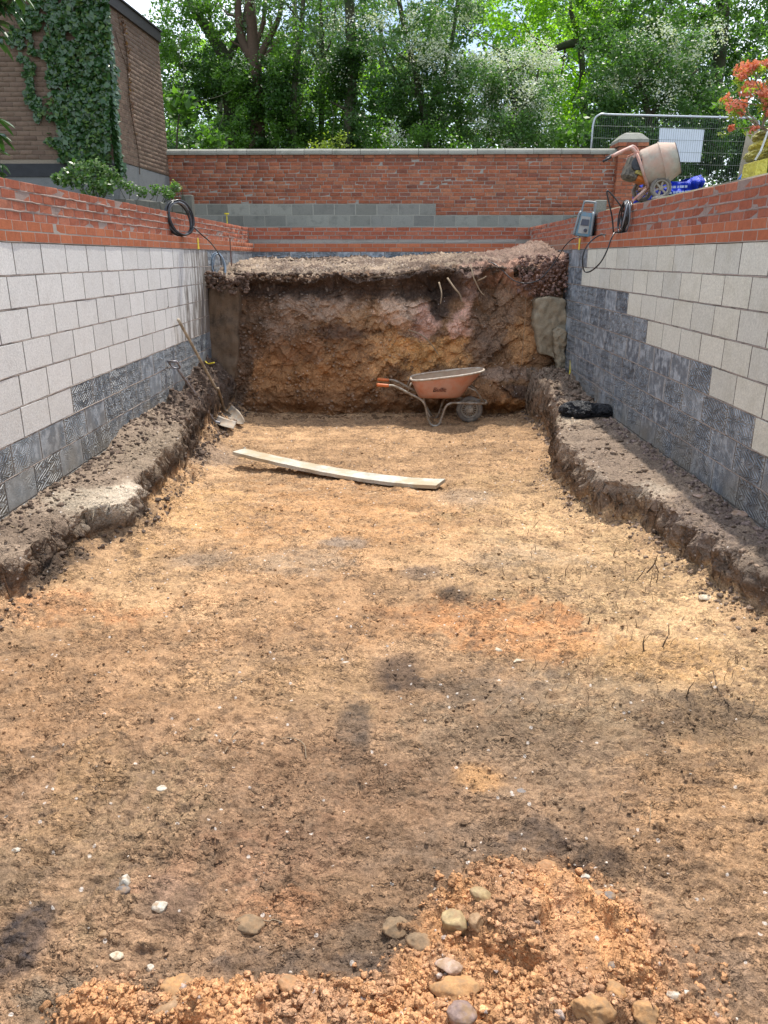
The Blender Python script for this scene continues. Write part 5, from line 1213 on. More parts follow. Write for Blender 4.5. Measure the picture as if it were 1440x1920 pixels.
# ---- hoses and cables
M_HOSE = mat_plain('black_pipe', (.02, .02, .022), .28, 0, .2, 20); M_HOSE_G = mat_plain('grey_sheen_pipe', (.20, .21, .23), .3, 0, .2, 20)
M_BLUEH = mat_plain('pale_blue_pipe', (.34, .43, .52), .35, 0, .15, 20); M_TAPE = mat_plain('lime_tape', (.30, .55, .04), .5)
def coil(name, label, c, ax_u, ax_v, ru, rv, turns, spread, r, mat, seed, tape=None, extra=(), mats2=None):
    t = thing(name, label, 'hose coil', c - ax_v * rv); r_ = random.Random(seed); nrm = ax_u.cross(ax_v).normalized()
    for k in range(turns):
        pts = []; a, b = ru * (1 + r_.uniform(-.13, .07)), rv * (1 + r_.uniform(-.07, .0)); off = nrm * r_.uniform(-spread, spread); ph = r_.uniform(0, 6); ti = r_.uniform(-.12, .12)
        for i in range(41):
            th = ph + 2 * math.pi * i / 40 * 1.0; pts.append(c + off + ax_u * math.cos(th) * a + ax_v * (math.sin(th) * b - (rv - b)) + nrm * (spread * .7 * math.sin(th * 1 + k) + ti * math.cos(th) * a * .5))
        mb = MB(); mb.tube(pts, r, 6, False); part('loop', mb, mats2[k % len(mats2)] if mats2 else mat, t, True)
    if tape:
        p = c + ax_u * math.cos(tape) * ru + ax_v * math.sin(tape) * rv; tg = (-ax_u * math.sin(tape) * ru + ax_v * math.cos(tape) * rv).normalized()
        mb = MB(); mb.tube([p - tg * .03, p + tg * .03], spread + .035, 10); part('tape', mb, M_TAPE, t)
    for pts, rr_, m in extra:
        mb = MB(); mb.tube(smoothpath(pts, 6), rr_, 6); part('tail', mb, m, t, True)
    return t
def hoses():
    # left: on the brick ledge
    b = at(352, 443, z=ZC); y = b.y; top = at(343, 377, y=y); c = Vector((XL - .0, y, (ZC + top.z) / 2 + .01)); rv = (top.z - ZC) / 2
    ta = [at(362, 425, y=y), at(378, 440, y=y + .1), at(392, 452, y=y + .4), at(405, 468, y=y + .9), at(413, 482, y=y + 1.1), at(415, 497, y=y + 1.2)]
    coil('hose_coil', 'coil of black pipe with lime tape standing on the left brick ledge', c, Vector((.55, .83, 0)), Vector((-.12, .0, .99)).normalized(), .20, rv, 10, .034, .0105, M_HOSE, 2, tape=.0, extra=[(ta, .008, M_HOSE)], mats2=[M_HOSE, M_HOSE, M_HOSE_G, M_HOSE])
    # left: pale blue coil on the bank corner
    y = 11.75; c = at(409, 498, y=y); tp = at(405, 474, y=y); bt = at(409, 524, y=y)
    coil('blue_hose_coil', 'pale blue pipe bundle leaning on the left wall at the corner of the soil bank', c, Vector((.86, .5, 0)), Vector((-.10, 0, 1)).normalized(), .10, (tp.z - bt.z) / 2, 8, .03, .008, M_BLUEH, 4,
         extra=[([at(404, 478, y=y), at(400, 500, y=y - .05), at(401, 520, y=y - .1), at(406, 532, y=y - .15), at(409, 527, y=y - .15), at(405, 518, y=y - .1)], .008, M_BLUEH)], mats2=[M_BLUEH, M_BLUEH, M_HOSE])
    # right: coil on the ledge, with one big loop thrown up and one hanging over the blocks
    y = at(1160, 437, z=ZC).y; bx = XR + .04; top = at(1160, 400, y=y); c = Vector((bx, y, ZC + .17))
    G = lambda u, v, yy=y: at(u, v, y=yy)
    up = [G(1150, 436), G(1148, 410), G(1143, 385), G(1138, 362), G(1140, 358), G(1150, 368), G(1163, 385), G(1172, 402), G(1178, 420), G(1179, 436)]
    dn = [G(1160, 436, y + .02), G(1153, 436, y - .05), G(1146, 448, y - .12), G(1138, 470, y - .14), G(1126, 492, y - .1), G(1110, 507, y), G(1098, 510, y + .1), G(1093, 500, y + .1), G(1093, 480, y + .1), G(1100, 462, y + .1), G(1113, 448, y + .1), G(1125, 441, y + .08), G(1136, 440, y + .05)]
    coil('hose_coil', 'coil of black pipe on the right brick ledge, one loop hanging over the buff blocks', c, Vector((.15, .98, 0)), Vector((0.05, 0, 1)), .17, .165, 7, .03, .0085, M_HOSE, 6, extra=[(up, .0085, M_HOSE), (dn, .0085, M_HOSE)], mats2=[M_HOSE, M_HOSE_G, M_HOSE])
    # cable from the radio across the bank
    pts = [at(1086, 444, y=10.95), at(1072, 449, y=10.95), at(1058, 463, y=11.0), at(1045, 484, y=11.1), at(1030, 505, y=11.1), at(1010, 525, y=11.1), at(985, 531, y=11.12), at(962, 525, y=11.15), at(940, 505, y=11.3), at(925, 494, y=11.4), at(905, 490, y=11.55)]
    mb = MB(); mb.tube(smoothpath(pts, 6), .0075, 6); single('power_cable', mb.mesh('power_cable', M_HOSE, True), 'thin black cable looping from the blue radio down across the soil lip', 'cable')
hoses()

def radio():
    y = 10.36; b = at(1094, 446, y=y); t = thing('site_radio', 'blue and grey site radio with carrying handle on the right brick ledge', 'radio', (b.x, y, ZC))
    MBL = mat_plain('teal_blue_plastic', (.07, .20, .29), .4, 0, .1, 30, .0005, (.15, .17, .17), .35, 20); MGR = mat_plain('grey_radio_plastic', (.20, .23, .24), .5, 0, .2, 30); MDG = mat_plain('dark_radio_face', (.035, .037, .06), .35); MSL = mat_plain('silver_radio_face', (.30, .30, .28), .4)
    R = Matrix.Rotation(-.16, 3, 'Y') @ Matrix.Rotation(-.5, 3, 'Z'); Rt = Matrix.Rotation(.12, 3, 'Y') @ Matrix.Rotation(-.45, 3, 'Z'); o = Vector((b.x, y, ZC)); T = lambda x, yy, z: o + Rt @ (Vector((x, yy, z)) * 1.0)
    mb = MB(); vs = []; H = .285
    for z, k in ((0, 1.0), (.03, 1.02), (H - .04, .84), (H, .74)):
        for x_, y_ in ((-.105, -.075), (-.085, -.095), (.085, -.095), (.105, -.075), (.105, .075), (.085, .095), (-.085, .095), (-.105, .075)): vs.append(T(x_ * k, y_ * k, z))
    mb.add(vs, [(i * 8 + j, i * 8 + (j + 1) % 8, i * 8 + 8 + (j + 1) % 8, i * 8 + 8 + j) for i in range(3) for j in range(8)] + [tuple(range(7, -1, -1)), tuple(range(24, 32))]); part('body', mb, MBL, t)
    for x_, y_ in ((-.098, -.088), (.098, -.088), (.098, .088), (-.098, .088)):
        mb = MB(); mb.tube([T(x_ * 1.08, y_ * 1.08, .0), T(x_ * 1.08, y_ * 1.08, .03), T(x_ * .92, y_ * .92, H - .03), T(x_ * .78, y_ * .78, H + .006)], .016, 8); part('corner_guard', mb, MGR, t, True)
    mb = MB(); mb.add([T(-.06, -.101, .03), T(.07, -.101, .03), T(.06, -.086, .235), T(-.055, -.086, .235)], [(0, 1, 2, 3)]); mb.add([T(-.06, -.09, .03), T(.07, -.09, .03), T(.06, -.075, .235), T(-.055, -.075, .235)], [(3, 2, 1, 0)]); mb.f += [(0, 4, 5, 1), (1, 5, 6, 2), (2, 6, 7, 3), (3, 7, 4, 0)]; part('front_panel', mb, MSL, t)
    mb = MB(); mb.add([T(-.045, -.101, .125), T(.058, -.101, .125), T(.052, -.094, .20), T(-.04, -.094, .20), T(-.045, -.09, .125), T(.058, -.09, .125), T(.052, -.08, .20), T(-.04, -.08, .20)], [(0, 1, 2, 3), (7, 6, 5, 4), (0, 4, 5, 1), (1, 5, 6, 2), (2, 6, 7, 3), (3, 7, 4, 0)]); part('display', mb, MDG, t)
    c = T(.03, -.104, .07); d = (T(.03, -.13, .07) - c).normalized(); mb = MB(); mb.tube([c - d * .004, c + d * .018], [.022, .019], 14); part('knob', mb, MDG, t)
    mb = MB(); mb.tube(smoothpath([T(-.088, 0, .10), T(-.085, 0, H - .01), T(-.075, 0, H + .11), T(-.055, 0, H + .13), T(.055, 0, H + .13), T(.075, 0, H + .11), T(.082, 0, H - .01), T(.092, 0, .10)], 4), .012, 8); part('handle', mb, MGR, t, True)
radio()

def small_things():
    mb = MB(); b = at(1124, 398, y=12.0); tp = at(1124, 377, y=12.0); mb.bbox((b.x, 12.0, (ZT + tp.z) / 2 - .06), (.155, .155, tp.z - ZT + .14), .01); single('post_stub', mb.mesh('post_stub', M_COPING), 'short square concrete post stub behind the right pool wall', 'post')
    # rusty steel rod pushed into the bank
    a, b = at(431, 446, y=12.6), at(435, 514, y=12.4); mb = MB(); mb.tube([a, a.lerp(b, .5), b - Vector((0, 0, .1))], .009, 6); single('steel_rod', mb.mesh('steel_rod', mat_plain('rusty_rod', (.13, .055, .035), .8)), 'thin rusty steel rod standing in the left corner of the soil bank', 'rod')
    # yellow cord ends in the corners
    MY = mat_plain('yellow_pipe', (.72, .58, .03), .45)
    for pts, lab in (([at(383, 648, y=10.98), at(382, 668, y=10.96), at(384, 676, y=10.9), at(390, 682, y=10.8), at(402, 680, y=10.75)], 'yellow cord end at the left corner behind the shovel handle'), ([at(1070, 676, y=10.7), at(1069, 693, y=10.65), at(1067, 704, y=10.6), at(1063, 708, y=10.55)], 'yellow cord end at the foot of the right wall')):
        mb = MB(); mb.tube(smoothpath(pts, 4), .010, 6); single('yellow_cord', mb.mesh('yellow_cord', MY, True), lab, 'marker')
    # sprayed level marks on the walls
    MS = mat_plain('yellow_spray_paint', (.80, .60, .05), .7, 0, .15, 60)
    for x, u, v0, v1, w0, w1, s, par in ((XL + .010, 371, 446, 467, .03, .055, 1, wallL), (XR - .010, 1087, 447, 468, .05, .04, -1, wallR)):
        a, b = at(u, v0, x=x), at(u, v1, x=x); mb = MB(); n = 12; vs = []; r = random.Random(3)
        for i in range(n + 1):
            f = i / n; w_ = (w0 + (w1 - w0) * f) * (1 + r.uniform(-.2, .2)); p = a.lerp(b, f); vs += [Vector((x, a.y - w_, p.z)), Vector((x, a.y + w_, p.z))]
        mb.add(vs, [(2 * i, 2 * i + 1, 2 * i + 3, 2 * i + 2) for i in range(n)]); part('spray_mark', mb, MS, par)
    # yellow-capped peg beyond the left wall
    p = at(425, 402, y=15.6); mb = MB(); mb.tube([Vector((p.x, 15.6, 2.7)), p], .010, 6); mb.tube([p, p + Vector((0, 0, .025))], .045, 10); single('capped_peg', mb.mesh('capped_peg', MY), 'peg with a pale yellow mushroom cap before the grey block base', 'peg')
    # timbers and pipes lying on the bank
    mb = MB(); mb.tube([at(918, 484, y=12.6), at(950, 480, y=13.2), at(978, 480, y=13.8)], .02, 8); single('pale_pipe', mb.mesh('pale_pipe', M_STEEL_W, True), 'short pale pipe lying on the right part of the bank top', 'pipe')
small_things()

# ---- right terrace: mixer, sacks, post, fence, sign
def mixer():
    Y = 12.3; G = lambda u, v, y=Y: at(u, v, y=y); Z = lambda X, Yp: (1120 + X / 6.857, 230 + Yp / 6.857)
    gnd = 3.06
    t = thing('cement_mixer', 'petrol cement mixer with cement-splashed orange drum beside the brick pier', 'cement mixer', (G(1237, 366).x, Y, gnd))
    MO = mat_plain('pink_faded_orange_paint', (.52, .15, .08), .5, 0, .2, 30, .001, (.56, .38, .31), .6, 9)
    MD = mat_plain('cement_crusted_drum', (.44, .41, .33), .8, 0, .25, 16, .004, (.50, .30, .22), .25, 3.5)
    a, b = G(*Z(600, 612)), G(*Z(985, 470)); b.y -= .12; d = (b - a).normalized(); L = (b - a).length
    q = d.to_track_quat('Z', 'Y').to_matrix().to_4x4(); M = Matrix.Translation(a) @ q
    R = .285
    mb = MB(); mb.lathe([(-.06, .0), (-.055, R * .55), (-.02, R * .88), (0, R * .97), (.02, R), (L * .52, R * 1.03), (L * .56, R * 1.045), (L * .60, R * 1.02), (L * .80, R * .90), (L, R * .77), (L + .012, R * .78), (L, R * .74), (L * .8, R * .86), (L * .56, R * .98), (.04, R * .94), (.0, 0)], M, 44); part('drum', mb, MD, t, True)
    mb = MB(); mb.lathe([(L * .55, R * 1.045), (L * .545, R * 1.065), (L * .565, R * 1.075), (L * .58, R * 1.055)], M, 44); part('drum_band', mb, MD, t)
    mb = MB(); mb.lathe([(L, R * .76), (L + .016, R * .79), (L + .02, R * .76), (L + .004, R * .73)], M, 40, True); part('drum_lip', mb, M_DARK, t)
    # yoke round the base of the drum
    mb = MB(); up = (M.to_3x3() @ Vector((0, 1, 0))); tl, br = G(*Z(505, 395), Y - .22), G(*Z(650, 830), Y - .22)
    mb.tube([tl, tl.lerp(br, .5) + Vector((0, -.02, 0)), br], .024, 8); mb.tube([tl + Vector((.02, 0, .01)), tl + Vector((.02, .46, .01))], .022, 8); mb.tube([br, br + Vector((0, .46, 0))], .022, 8); tl2, br2 = tl + Vector((0, .46, 0)), br + Vector((0, .46, 0)); mb.tube([tl2, br2], .024, 8); part('yoke', mb, MO, t, True)
    # engine
    ec = G(*Z(455, 590), Y - .05); Re = Matrix.Rotation(.32, 3, 'Y'); mb = MB(); mb.bbox(ec, (.215, .30, .34), .045, Re); en = part('engine', mb, mat_plain('grimy_engine', (.05, .045, .04), .6, .2, .3, 40, .003, (.22, .19, .14), .45, 20), t)
    fc = ec + Re @ Vector((0, -.155, .045)); Mf = Matrix.Translation(fc) @ Matrix.Rotation(math.pi / 2, 4, 'X')
    mb = MB(); mb.lathe([(-.01, .0), (-.01, .082), (.012, .088), (.016, .078), (.010, .05), (.014, .03), (.014, 0)], Mf, 24); nest(part('fan_cover', mb, mat_plain('blue_black_grille', (.035, .04, .05), .4), t, True), en)
    mb = MB(); mb.bbox(ec + Re @ Vector((.07, -.158, -.05)), (.12, .02, .055), .004, Re); part('label_plate', mb, mat_plain('yellow_label', (.55, .44, .08), .5, 0, .2, 20, .001, (.05, .05, .05), .35, 40), t)
    mb = MB(); mb.bbox(ec + Re @ Vector((.10, -.152, .10)), (.05, .012, .09), .004, Re); part('label_plate', mb, mat_plain('pale_label', (.5, .48, .4), .5), t)
    mb = MB(); hc = G(*Z(548, 720), Y - .05); mb.bbox(hc, (.19, .28, .13), .03, Re); part('gear_housing', mb, mat_plain('bright_orange_paint', (.60, .17, .03), .5, 0, .2, 30), t)
    # long handles ending in black grips
    for dy, g0, g1 in ((-.17, (70, 500), (180, 440)), (.17, (110, 452), (215, 412))):
        y = Y + dy; off = (0, 0) if dy < 0 else (26, -22)
        pts = [G(1120 + (480 + off[0]) / 6.857, 230 + (455 + off[1]) / 6.857, y), G(1120 + (488 + off[0]) / 6.857, 230 + (385 + off[1]) / 6.857, y), G(1120 + (440 + off[0]) / 6.857, 230 + (330 + off[1]) / 6.857, y), G(1120 + (380 + off[0]) / 6.857, 230 + (345 + off[1]) / 6.857, y), G(*Z(*g1), y)]
        mb = MB(); mb.tube(smoothpath(pts, 6), .026 if dy < 0 else .022, 10); part('handle', mb, MO, t, True)
        mb = MB(); mb.tube([G(*Z(*g1), y), G(*Z(*g0), y)], .018, 8); part('grip', mb, M_BLACK, t, True)
    # stand
    top = G(*Z(640, 800)); foot1, foot2 = G(*Z(452, 1010), Y - .2), G(*Z(520, 992), Y + .2)
    mb = MB(); mb.tube([G(*Z(660, 815), Y - .2), foot1], .020, 8); part('leg', mb, MO, t); mb = MB(); mb.tube([G(*Z(700, 815), Y + .2), foot2], .020, 8); part('leg', mb, MO, t)
    mb = MB(); mb.tube([G(*Z(590, 900), Y - .2), G(*Z(600, 905), Y + .2)], .016, 8); mb.tube([G(*Z(650, 800)), G(*Z(815, 842))], .022, 8); mb.tube([G(*Z(700, 650), Y), G(*Z(700, 850), Y)], .022, 8); part('frame', mb, MO, t)
    for dy in (-.24, .24):
        c = G(*Z(815, 842), Y - .24); c.y = Y + dy; c.x -= .0 if dy < 0 else .12; Mw = Matrix.Translation(c) @ Matrix.Rotation(math.pi / 2, 4, 'X'); rw = .155
        mb = MB(); mb.lathe([(-.028, rw * .72), (-.034, rw * .86), (-.026, rw * .97), (0, rw), (.026, rw * .97), (.034, rw * .86), (.028, rw * .72)], Mw, 32, True); ty = part('tyre', mb, M_TYRE, t, True)
        mb = MB(); mb.lathe([(-.026, rw * .74), (-.03, rw * .66), (-.018, rw * .60), (.018, rw * .60), (.03, rw * .66), (.026, rw * .74)], Mw, 28, True); mb.lathe([(-.035, 0), (-.035, rw * .2), (.03, rw * .2), (.03, 0)], Mw, 16)
        for k in range(6): th = k * math.pi / 3 + .3; mb.box(c + Vector((math.cos(th), 0, math.sin(th))) * rw * .42, (rw * .52, .022, .026), Matrix.Rotation(-th, 3, 'Y'))
        nest(ty, part('wheel', mb, M_HUB, t))
    # board under the wheel
    p, q = at(1226, 369, y=Y - .3), at(1276, 370, y=Y - .3); mb = MB(); m = (p + q) / 2; mb.bbox((m.x, Y - .3, m.z - .012), ((q - p).length, .22, .03), .003, Matrix.Rotation(.02, 3, 'Y')); single('short_board', mb.mesh('short_board', mat_plain('pale_board', (.55, .50, .42), .85)), 'short pale board lying under the mixer wheel on the right wall', 'board')
mixer()

def terrace():
    MB_ = mat_sheet('blue_polythene', (.012, .055, .62), .35, .05, 10); 
    def sack(u0, v0, u1, v1, y, seed, dy, mat, name, label, cat='sack', top=None, frq=2.4, fo=.18):
        a, b = at(u0, v1, y=y), at(u1, v0, y=y); w_, h_ = b.x - a.x, b.z - a.z; V, f = blob(name, ((a.x + b.x) / 2, y, a.z + h_ / 2), (w_, dy, h_), seed, mat, fo, frq, 4, -.42)
        if top is not None: k = (V[:, 2] - a.z) / h_; V[:, 2] += top * h_ * (V[:, 0] - a.x) / w_ * np.clip(k, 0, 1)
        return single(name, mesh_np(name, V, tris=f, mats=[mat], smooth=True), label, cat)
    sack(1186, 334, 1224, 398, 13.0, 5, .5, mat_sheet('dark_blue_polythene', (.012, .04, .55), .3, .03, 5), 'blue_drum_liner', 'rounded blue plastic sack behind the mixer legs', 'sack', None, 1.6, .08)
    # the large woven sack: open-topped, sagging between its corners
    y0 = 13.0; P = [(1238, 336, 1248, 374), (1262, 341, 1264, 370), (1284, 341, 1285, 368), (1300, 332, 1303, 366), (1316, 327, 1311, 360)]
    V = []; rr_ = np.random.RandomState(9); nU, nV = 50, 24
    for side in (0, 1):
        for i in range(nU + 1):
            f = i / nU * (len(P) - 1); k = min(int(f), len(P) - 2); g = f - k; A, B = P[k], P[k + 1]; tu, tv, bu, bv = [A[j] * (1 - g) + B[j] * g for j in range(4)]
            for j in range(nV + 1):
                h = j / nV; u = bu + (tu - bu) * h; v = bv + 8 - (bv + 8 - tv) * h; yy = y0 + side * .5
                p = at(u, v, y=y0); fold = .05 * math.sin(h * 9 + f * 1.3) * (h > .3) + .035 * math.sin(f * 7 + h * 3) + .04 * (vnoise(np.array([f * 3.]), np.array([h * 4.]), seed=8)[0] - .5)
                V.append((p.x, yy + (fold - .10 * math.sin(h * math.pi)) * (1 if side == 0 else -1), p.z))
    m = (nU + 1) * (nV + 1); Q = []
    for i in range(nU):
        for j in range(nV): a = i * (nV + 1) + j; Q.append((a, a + nV + 1, a + nV + 2, a + 1)); b = a + m; Q.append((b + 1, b + nV + 2, b + nV + 1, b))
    for j in range(nV):
        for i in (0, nU): a = i * (nV + 1) + j; Q.append((a, a + 1, a + 1 + m, a + m))
    for i in range(nU): a = i * (nV + 1) + nV; 
    o = single('blue_bulk_bag', mesh_np('blue_bulk_bag', V, quads=Q, mats=[MB_], smooth=True), 'open bright blue bulk bag slumped behind the mixer wheel, faint white print on it', 'bulk bag')
    MW = mat_plain('worn_white_print', (.45, .55, .80), .6); mb = MB(); r = random.Random(2)
    for row, v in enumerate((351, 361)):
        u = 1258
        while u < 1292:
            p = at(u, v - (u - 1258) * .05, y=y0 - .17); w_ = r.uniform(.02, .045); mb.box(p, (w_, .004, .035)); u += w_ * 118 + 1.6
    q = mb.mesh('print', MW); o2 = bpy.data.objects.new('print', q); COL.objects.link(o2); o2.parent = o; o2.location = -o.location
    # grey rim strap of the bag
    mb = MB(); mb.tube([at(1316, 330, y=y0 - .04), at(1315, 345, y=y0 - .04), at(1308, 364, y=y0 - .04)], .012, 6); q = mb.mesh('strap', M_STEEL_W); o2 = bpy.data.objects.new('strap', q); COL.objects.link(o2); o2.parent = o; o2.location = -o.location
    # leaning timber
    a, b = at(1391, 352, y=10.2), at(1412, 246, y=10.5); d = (b - a); R = d.to_track_quat('Z', 'Y').to_matrix(); mb = MB(); mb.bbox((a + b) / 2, (.135, .08, d.length), .006, R)
    single('timber_post', mb.mesh('timber_post', mat_plain('grey_weathered_timber', (.40, .36, .27), .85, 0, .3, 14, .004, (.24, .21, .15), .5, 5)), 'grey weathered timber leaning beside the yellow sacks', 'post')
    MY = mat_sheet('yellow_sack', (.66, .55, .07), .45, .04, 9, (.50, .44, .20)); MY2 = mat_sheet('olive_yellow_sack', (.50, .45, .10), .5, .05, 9, (.30, .26, .12))
    sack(1404, 279, 1446, 304, 9.8, 21, .6, MY2, 'yellow_sack', 'crumpled yellow sack lowest in the pile, next to the leaning timber', 'sack', .2, 3.4, .22)
    sack(1412, 262, 1460, 288, 9.8, 22, .6, MY, 'yellow_sack', 'yellow sack in the middle of the pile at the right edge', 'sack', .2, 3.4, .22)
    sack(1418, 242, 1480, 270, 9.8, 23, .6, MY2, 'yellow_sack', 'yellow sack topmost in the pile under the azalea', 'sack', .25, 3.4, .22)
    vs = []
    y = 9.35
    for u, v in ((1412, 345), (1437, 340), (1440, 296), (1420, 302)): p = at(u, v, y=y); vs += [p, p + Vector((0, .35, 0))]
    mb = MB(); mb.add(vs, [(0, 2, 4, 6), (1, 7, 5, 3), (0, 1, 3, 2), (2, 3, 5, 4), (4, 5, 7, 6), (6, 7, 1, 0)]); single('yellow_board', mb.mesh('yellow_board', mat_sheet('yellow_bag_side', (.70, .60, .08), .45, .03, 6)), 'upright flat yellow bag below the yellow sack pile', 'sack')
    mb = MB(); mb.tube([at(1416, 300, y=9.4), at(1426, 284, y=9.38), at(1440, 246, y=9.4)], .012, 6); single('white_strap', mb.mesh('white_strap', mat_plain('white_webbing', (.7, .7, .66), .6)), 'white strap slanting over the yellow sacks', 'strap')
    # low blue sheet under them, and a white tarpaulin corner
    sack(1390, 322, 1424, 352, 9.9, 31, .5, mat_sheet('mid_blue_sheet', (.03, .15, .62), .4, .04, 9), 'blue_sheet', 'corner of blue sheeting between the leaning timber and the yellow bag', 'sheet', .5, 2, .15)
terrace()

def fence():
    Y = 17.95; A, T0, T1 = at(1103, 300, y=Y), at(1109, 214, y=Y), at(1425, 222, y=Y); G = mat_plain('galvanised_tube', (.46, .49, .52), .35, .6, .15, 40); gr = 3.0
    t = thing('site_fence_panel', 'galvanised mesh site fence panel behind the brick pier', 'fence', ((A.x + T1.x) / 2, Y, gr))
    x0, x1, z1, zr = A.x + .04, T1.x, T0.z, (T1.z - T0.z) / (T1.x - T0.x)
    top = lambda x: z1 + (x - x0) * zr
    mb = MB(); mb.tube([Vector((x0, Y, gr))] + smoothpath([Vector((x0, Y, z1 - .22)), Vector((x0 + .04, Y, z1 - .07)), Vector((x0 + .16, Y, z1)), Vector((x0 + .3, Y, top(x0 + .3)))], 5) + [Vector((x1 - .2, Y, top(x1 - .2)))] + smoothpath([Vector((x1 - .2, Y, top(x1 - .2))), Vector((x1 - .03, Y, top(x1) - .05)), Vector((x1, Y, top(x1) - .22))], 5) + [Vector((x1, Y, gr))], .021, 10); part('frame', mb, G, t, True)
    GD = mat_plain('dull_mesh_wire', (.16, .19, .18), .5, .5, .1); mb = MB(); x = x0 + .05; n = 0
    while x < x1 - .02: mb.tube([Vector((x, Y, gr + .1)), Vector((x, Y, top(x) - (.09 if x < x0 + .12 else .015)))], .0022, 4); x += .048; n += 1
    o = part('vertical_wires', mb, GD, t); o['kind'] = 'stuff'
    for k in range(9):
        z = z1 - .22 - k * .235
        if z < gr + .1: break
        mb = MB(); mb.tube([Vector((x0, Y - .004, z)), Vector((x1, Y - .004, z + (x1 - x0) * zr))], .0026, 4); part('horizontal_wire', mb, GD, t)
    mb = MB()
    for u in (1188, 1236, 1294, 1350): p = at(u, 217, y=Y); p.z = top(p.x); mb.box(p + Vector((0, 0, .02)), (.03, .02, .03))
    part('top_clips', mb, G, t)
    # sign board hung on the far side
    YS = Y + .03; c = [at(1237, 240, y=YS), at(1321, 243, y=YS), at(1313, 304, y=YS), at(1233, 303, y=YS)]
    t = thing('blank_board', 'blank white board tied to the mesh fence', 'sign board', c[3]); mb = MB(); mb.add(c + [p + Vector((0, .012, 0)) for p in c], [(3, 2, 1, 0), (4, 5, 6, 7), (0, 1, 5, 4), (1, 2, 6, 5), (2, 3, 7, 6), (3, 0, 4, 7)]); part('board', mb, mat_plain('white_board', (.74, .80, .88), .5, 0, .04, 10), t)
    mb = MB()
    for k in range(4): d = Vector((.04 if k in (1, 2) else -.03, -.03, .03 if k < 2 else .0)); mb.tube([c[k] + Vector((0, -.02, 0)), c[k] + d * 1.4], .004, 5)
    part('cable_ties', mb, M_BLACK, t)
fence()

# ================================================================== plants
def quadcloud(centres, radii, per, rr, squash=.8):
    """leaf positions: gaussian clumps round the given centres"""
    C = np.repeat(np.asarray(centres, float), per, 0); R = np.repeat(np.asarray(radii, float), per)[:, None]
    d = rr.randn(len(C), 3); d /= np.linalg.norm(d, axis=1)[:, None] + 1e-9; rad = rr.rand(len(C), 1) ** .45
    d[:, 2] *= squash; return C + d * rad * R
LEAF = {
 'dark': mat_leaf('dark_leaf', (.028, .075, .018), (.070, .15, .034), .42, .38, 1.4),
 'mid': mat_leaf('mid_green_leaf', (.055, .13, .022), (.12, .23, .042), .50, .42, 1.5),
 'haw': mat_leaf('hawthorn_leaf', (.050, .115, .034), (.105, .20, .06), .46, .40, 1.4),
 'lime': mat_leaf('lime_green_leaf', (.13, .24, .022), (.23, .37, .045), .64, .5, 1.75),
 'grey': mat_leaf('silver_green_leaf', (.085, .145, .075), (.16, .24, .125), .40, .36, 1.3),
 'ivy': mat_leaf('ivy_leaf', (.018, .058, .014), (.052, .125, .030), .20, .28, 1.0, .7),
 'ivyl': mat_leaf('light_ivy_leaf', (.07, .14, .03), (.14, .22, .05), .28, .35),
 'rhodo': mat_leaf('rhododendron_leaf', (.022, .06, .018), (.05, .12, .03), .22, .28, 1.1, .6),
 'white': mat_leaf('white_blossom', (.62, .66, .56), (.80, .82, .74), .30, .6, .8),
 'coral': mat_leaf('coral_petal', (.78, .20, .13), (.86, .36, .24), .3, .6, .75),
 'yl': mat_leaf('young_yellow_leaf', (.20, .28, .04), (.32, .38, .07), .5, .45, 1.2)}
M_BARK = mat_plain('bark', (.085, .065, .045), .95, 0, .4, 18, .012, (.05, .07, .03), .5, 5); M_BARK_R = mat_plain('reddish_bark', (.13, .078, .052), .95, 0, .4, 18, .012, (.09, .06, .04), .5, 5)
def limb(mb, a, b, r0, r1, rnd, n=6, wob=.12, seg=7):
    L = (b - a).length; pts = [a + (b - a) * i / n + Vector((rnd.uniform(-1, 1), rnd.uniform(-1, 1), rnd.uniform(-.4, .4))) * wob * L / n * (0 < i < n) for i in range(n + 1)]
    mb.tube(pts, [r0 + (r1 - r0) * i / n for i in range(n + 1)], seg); return pts
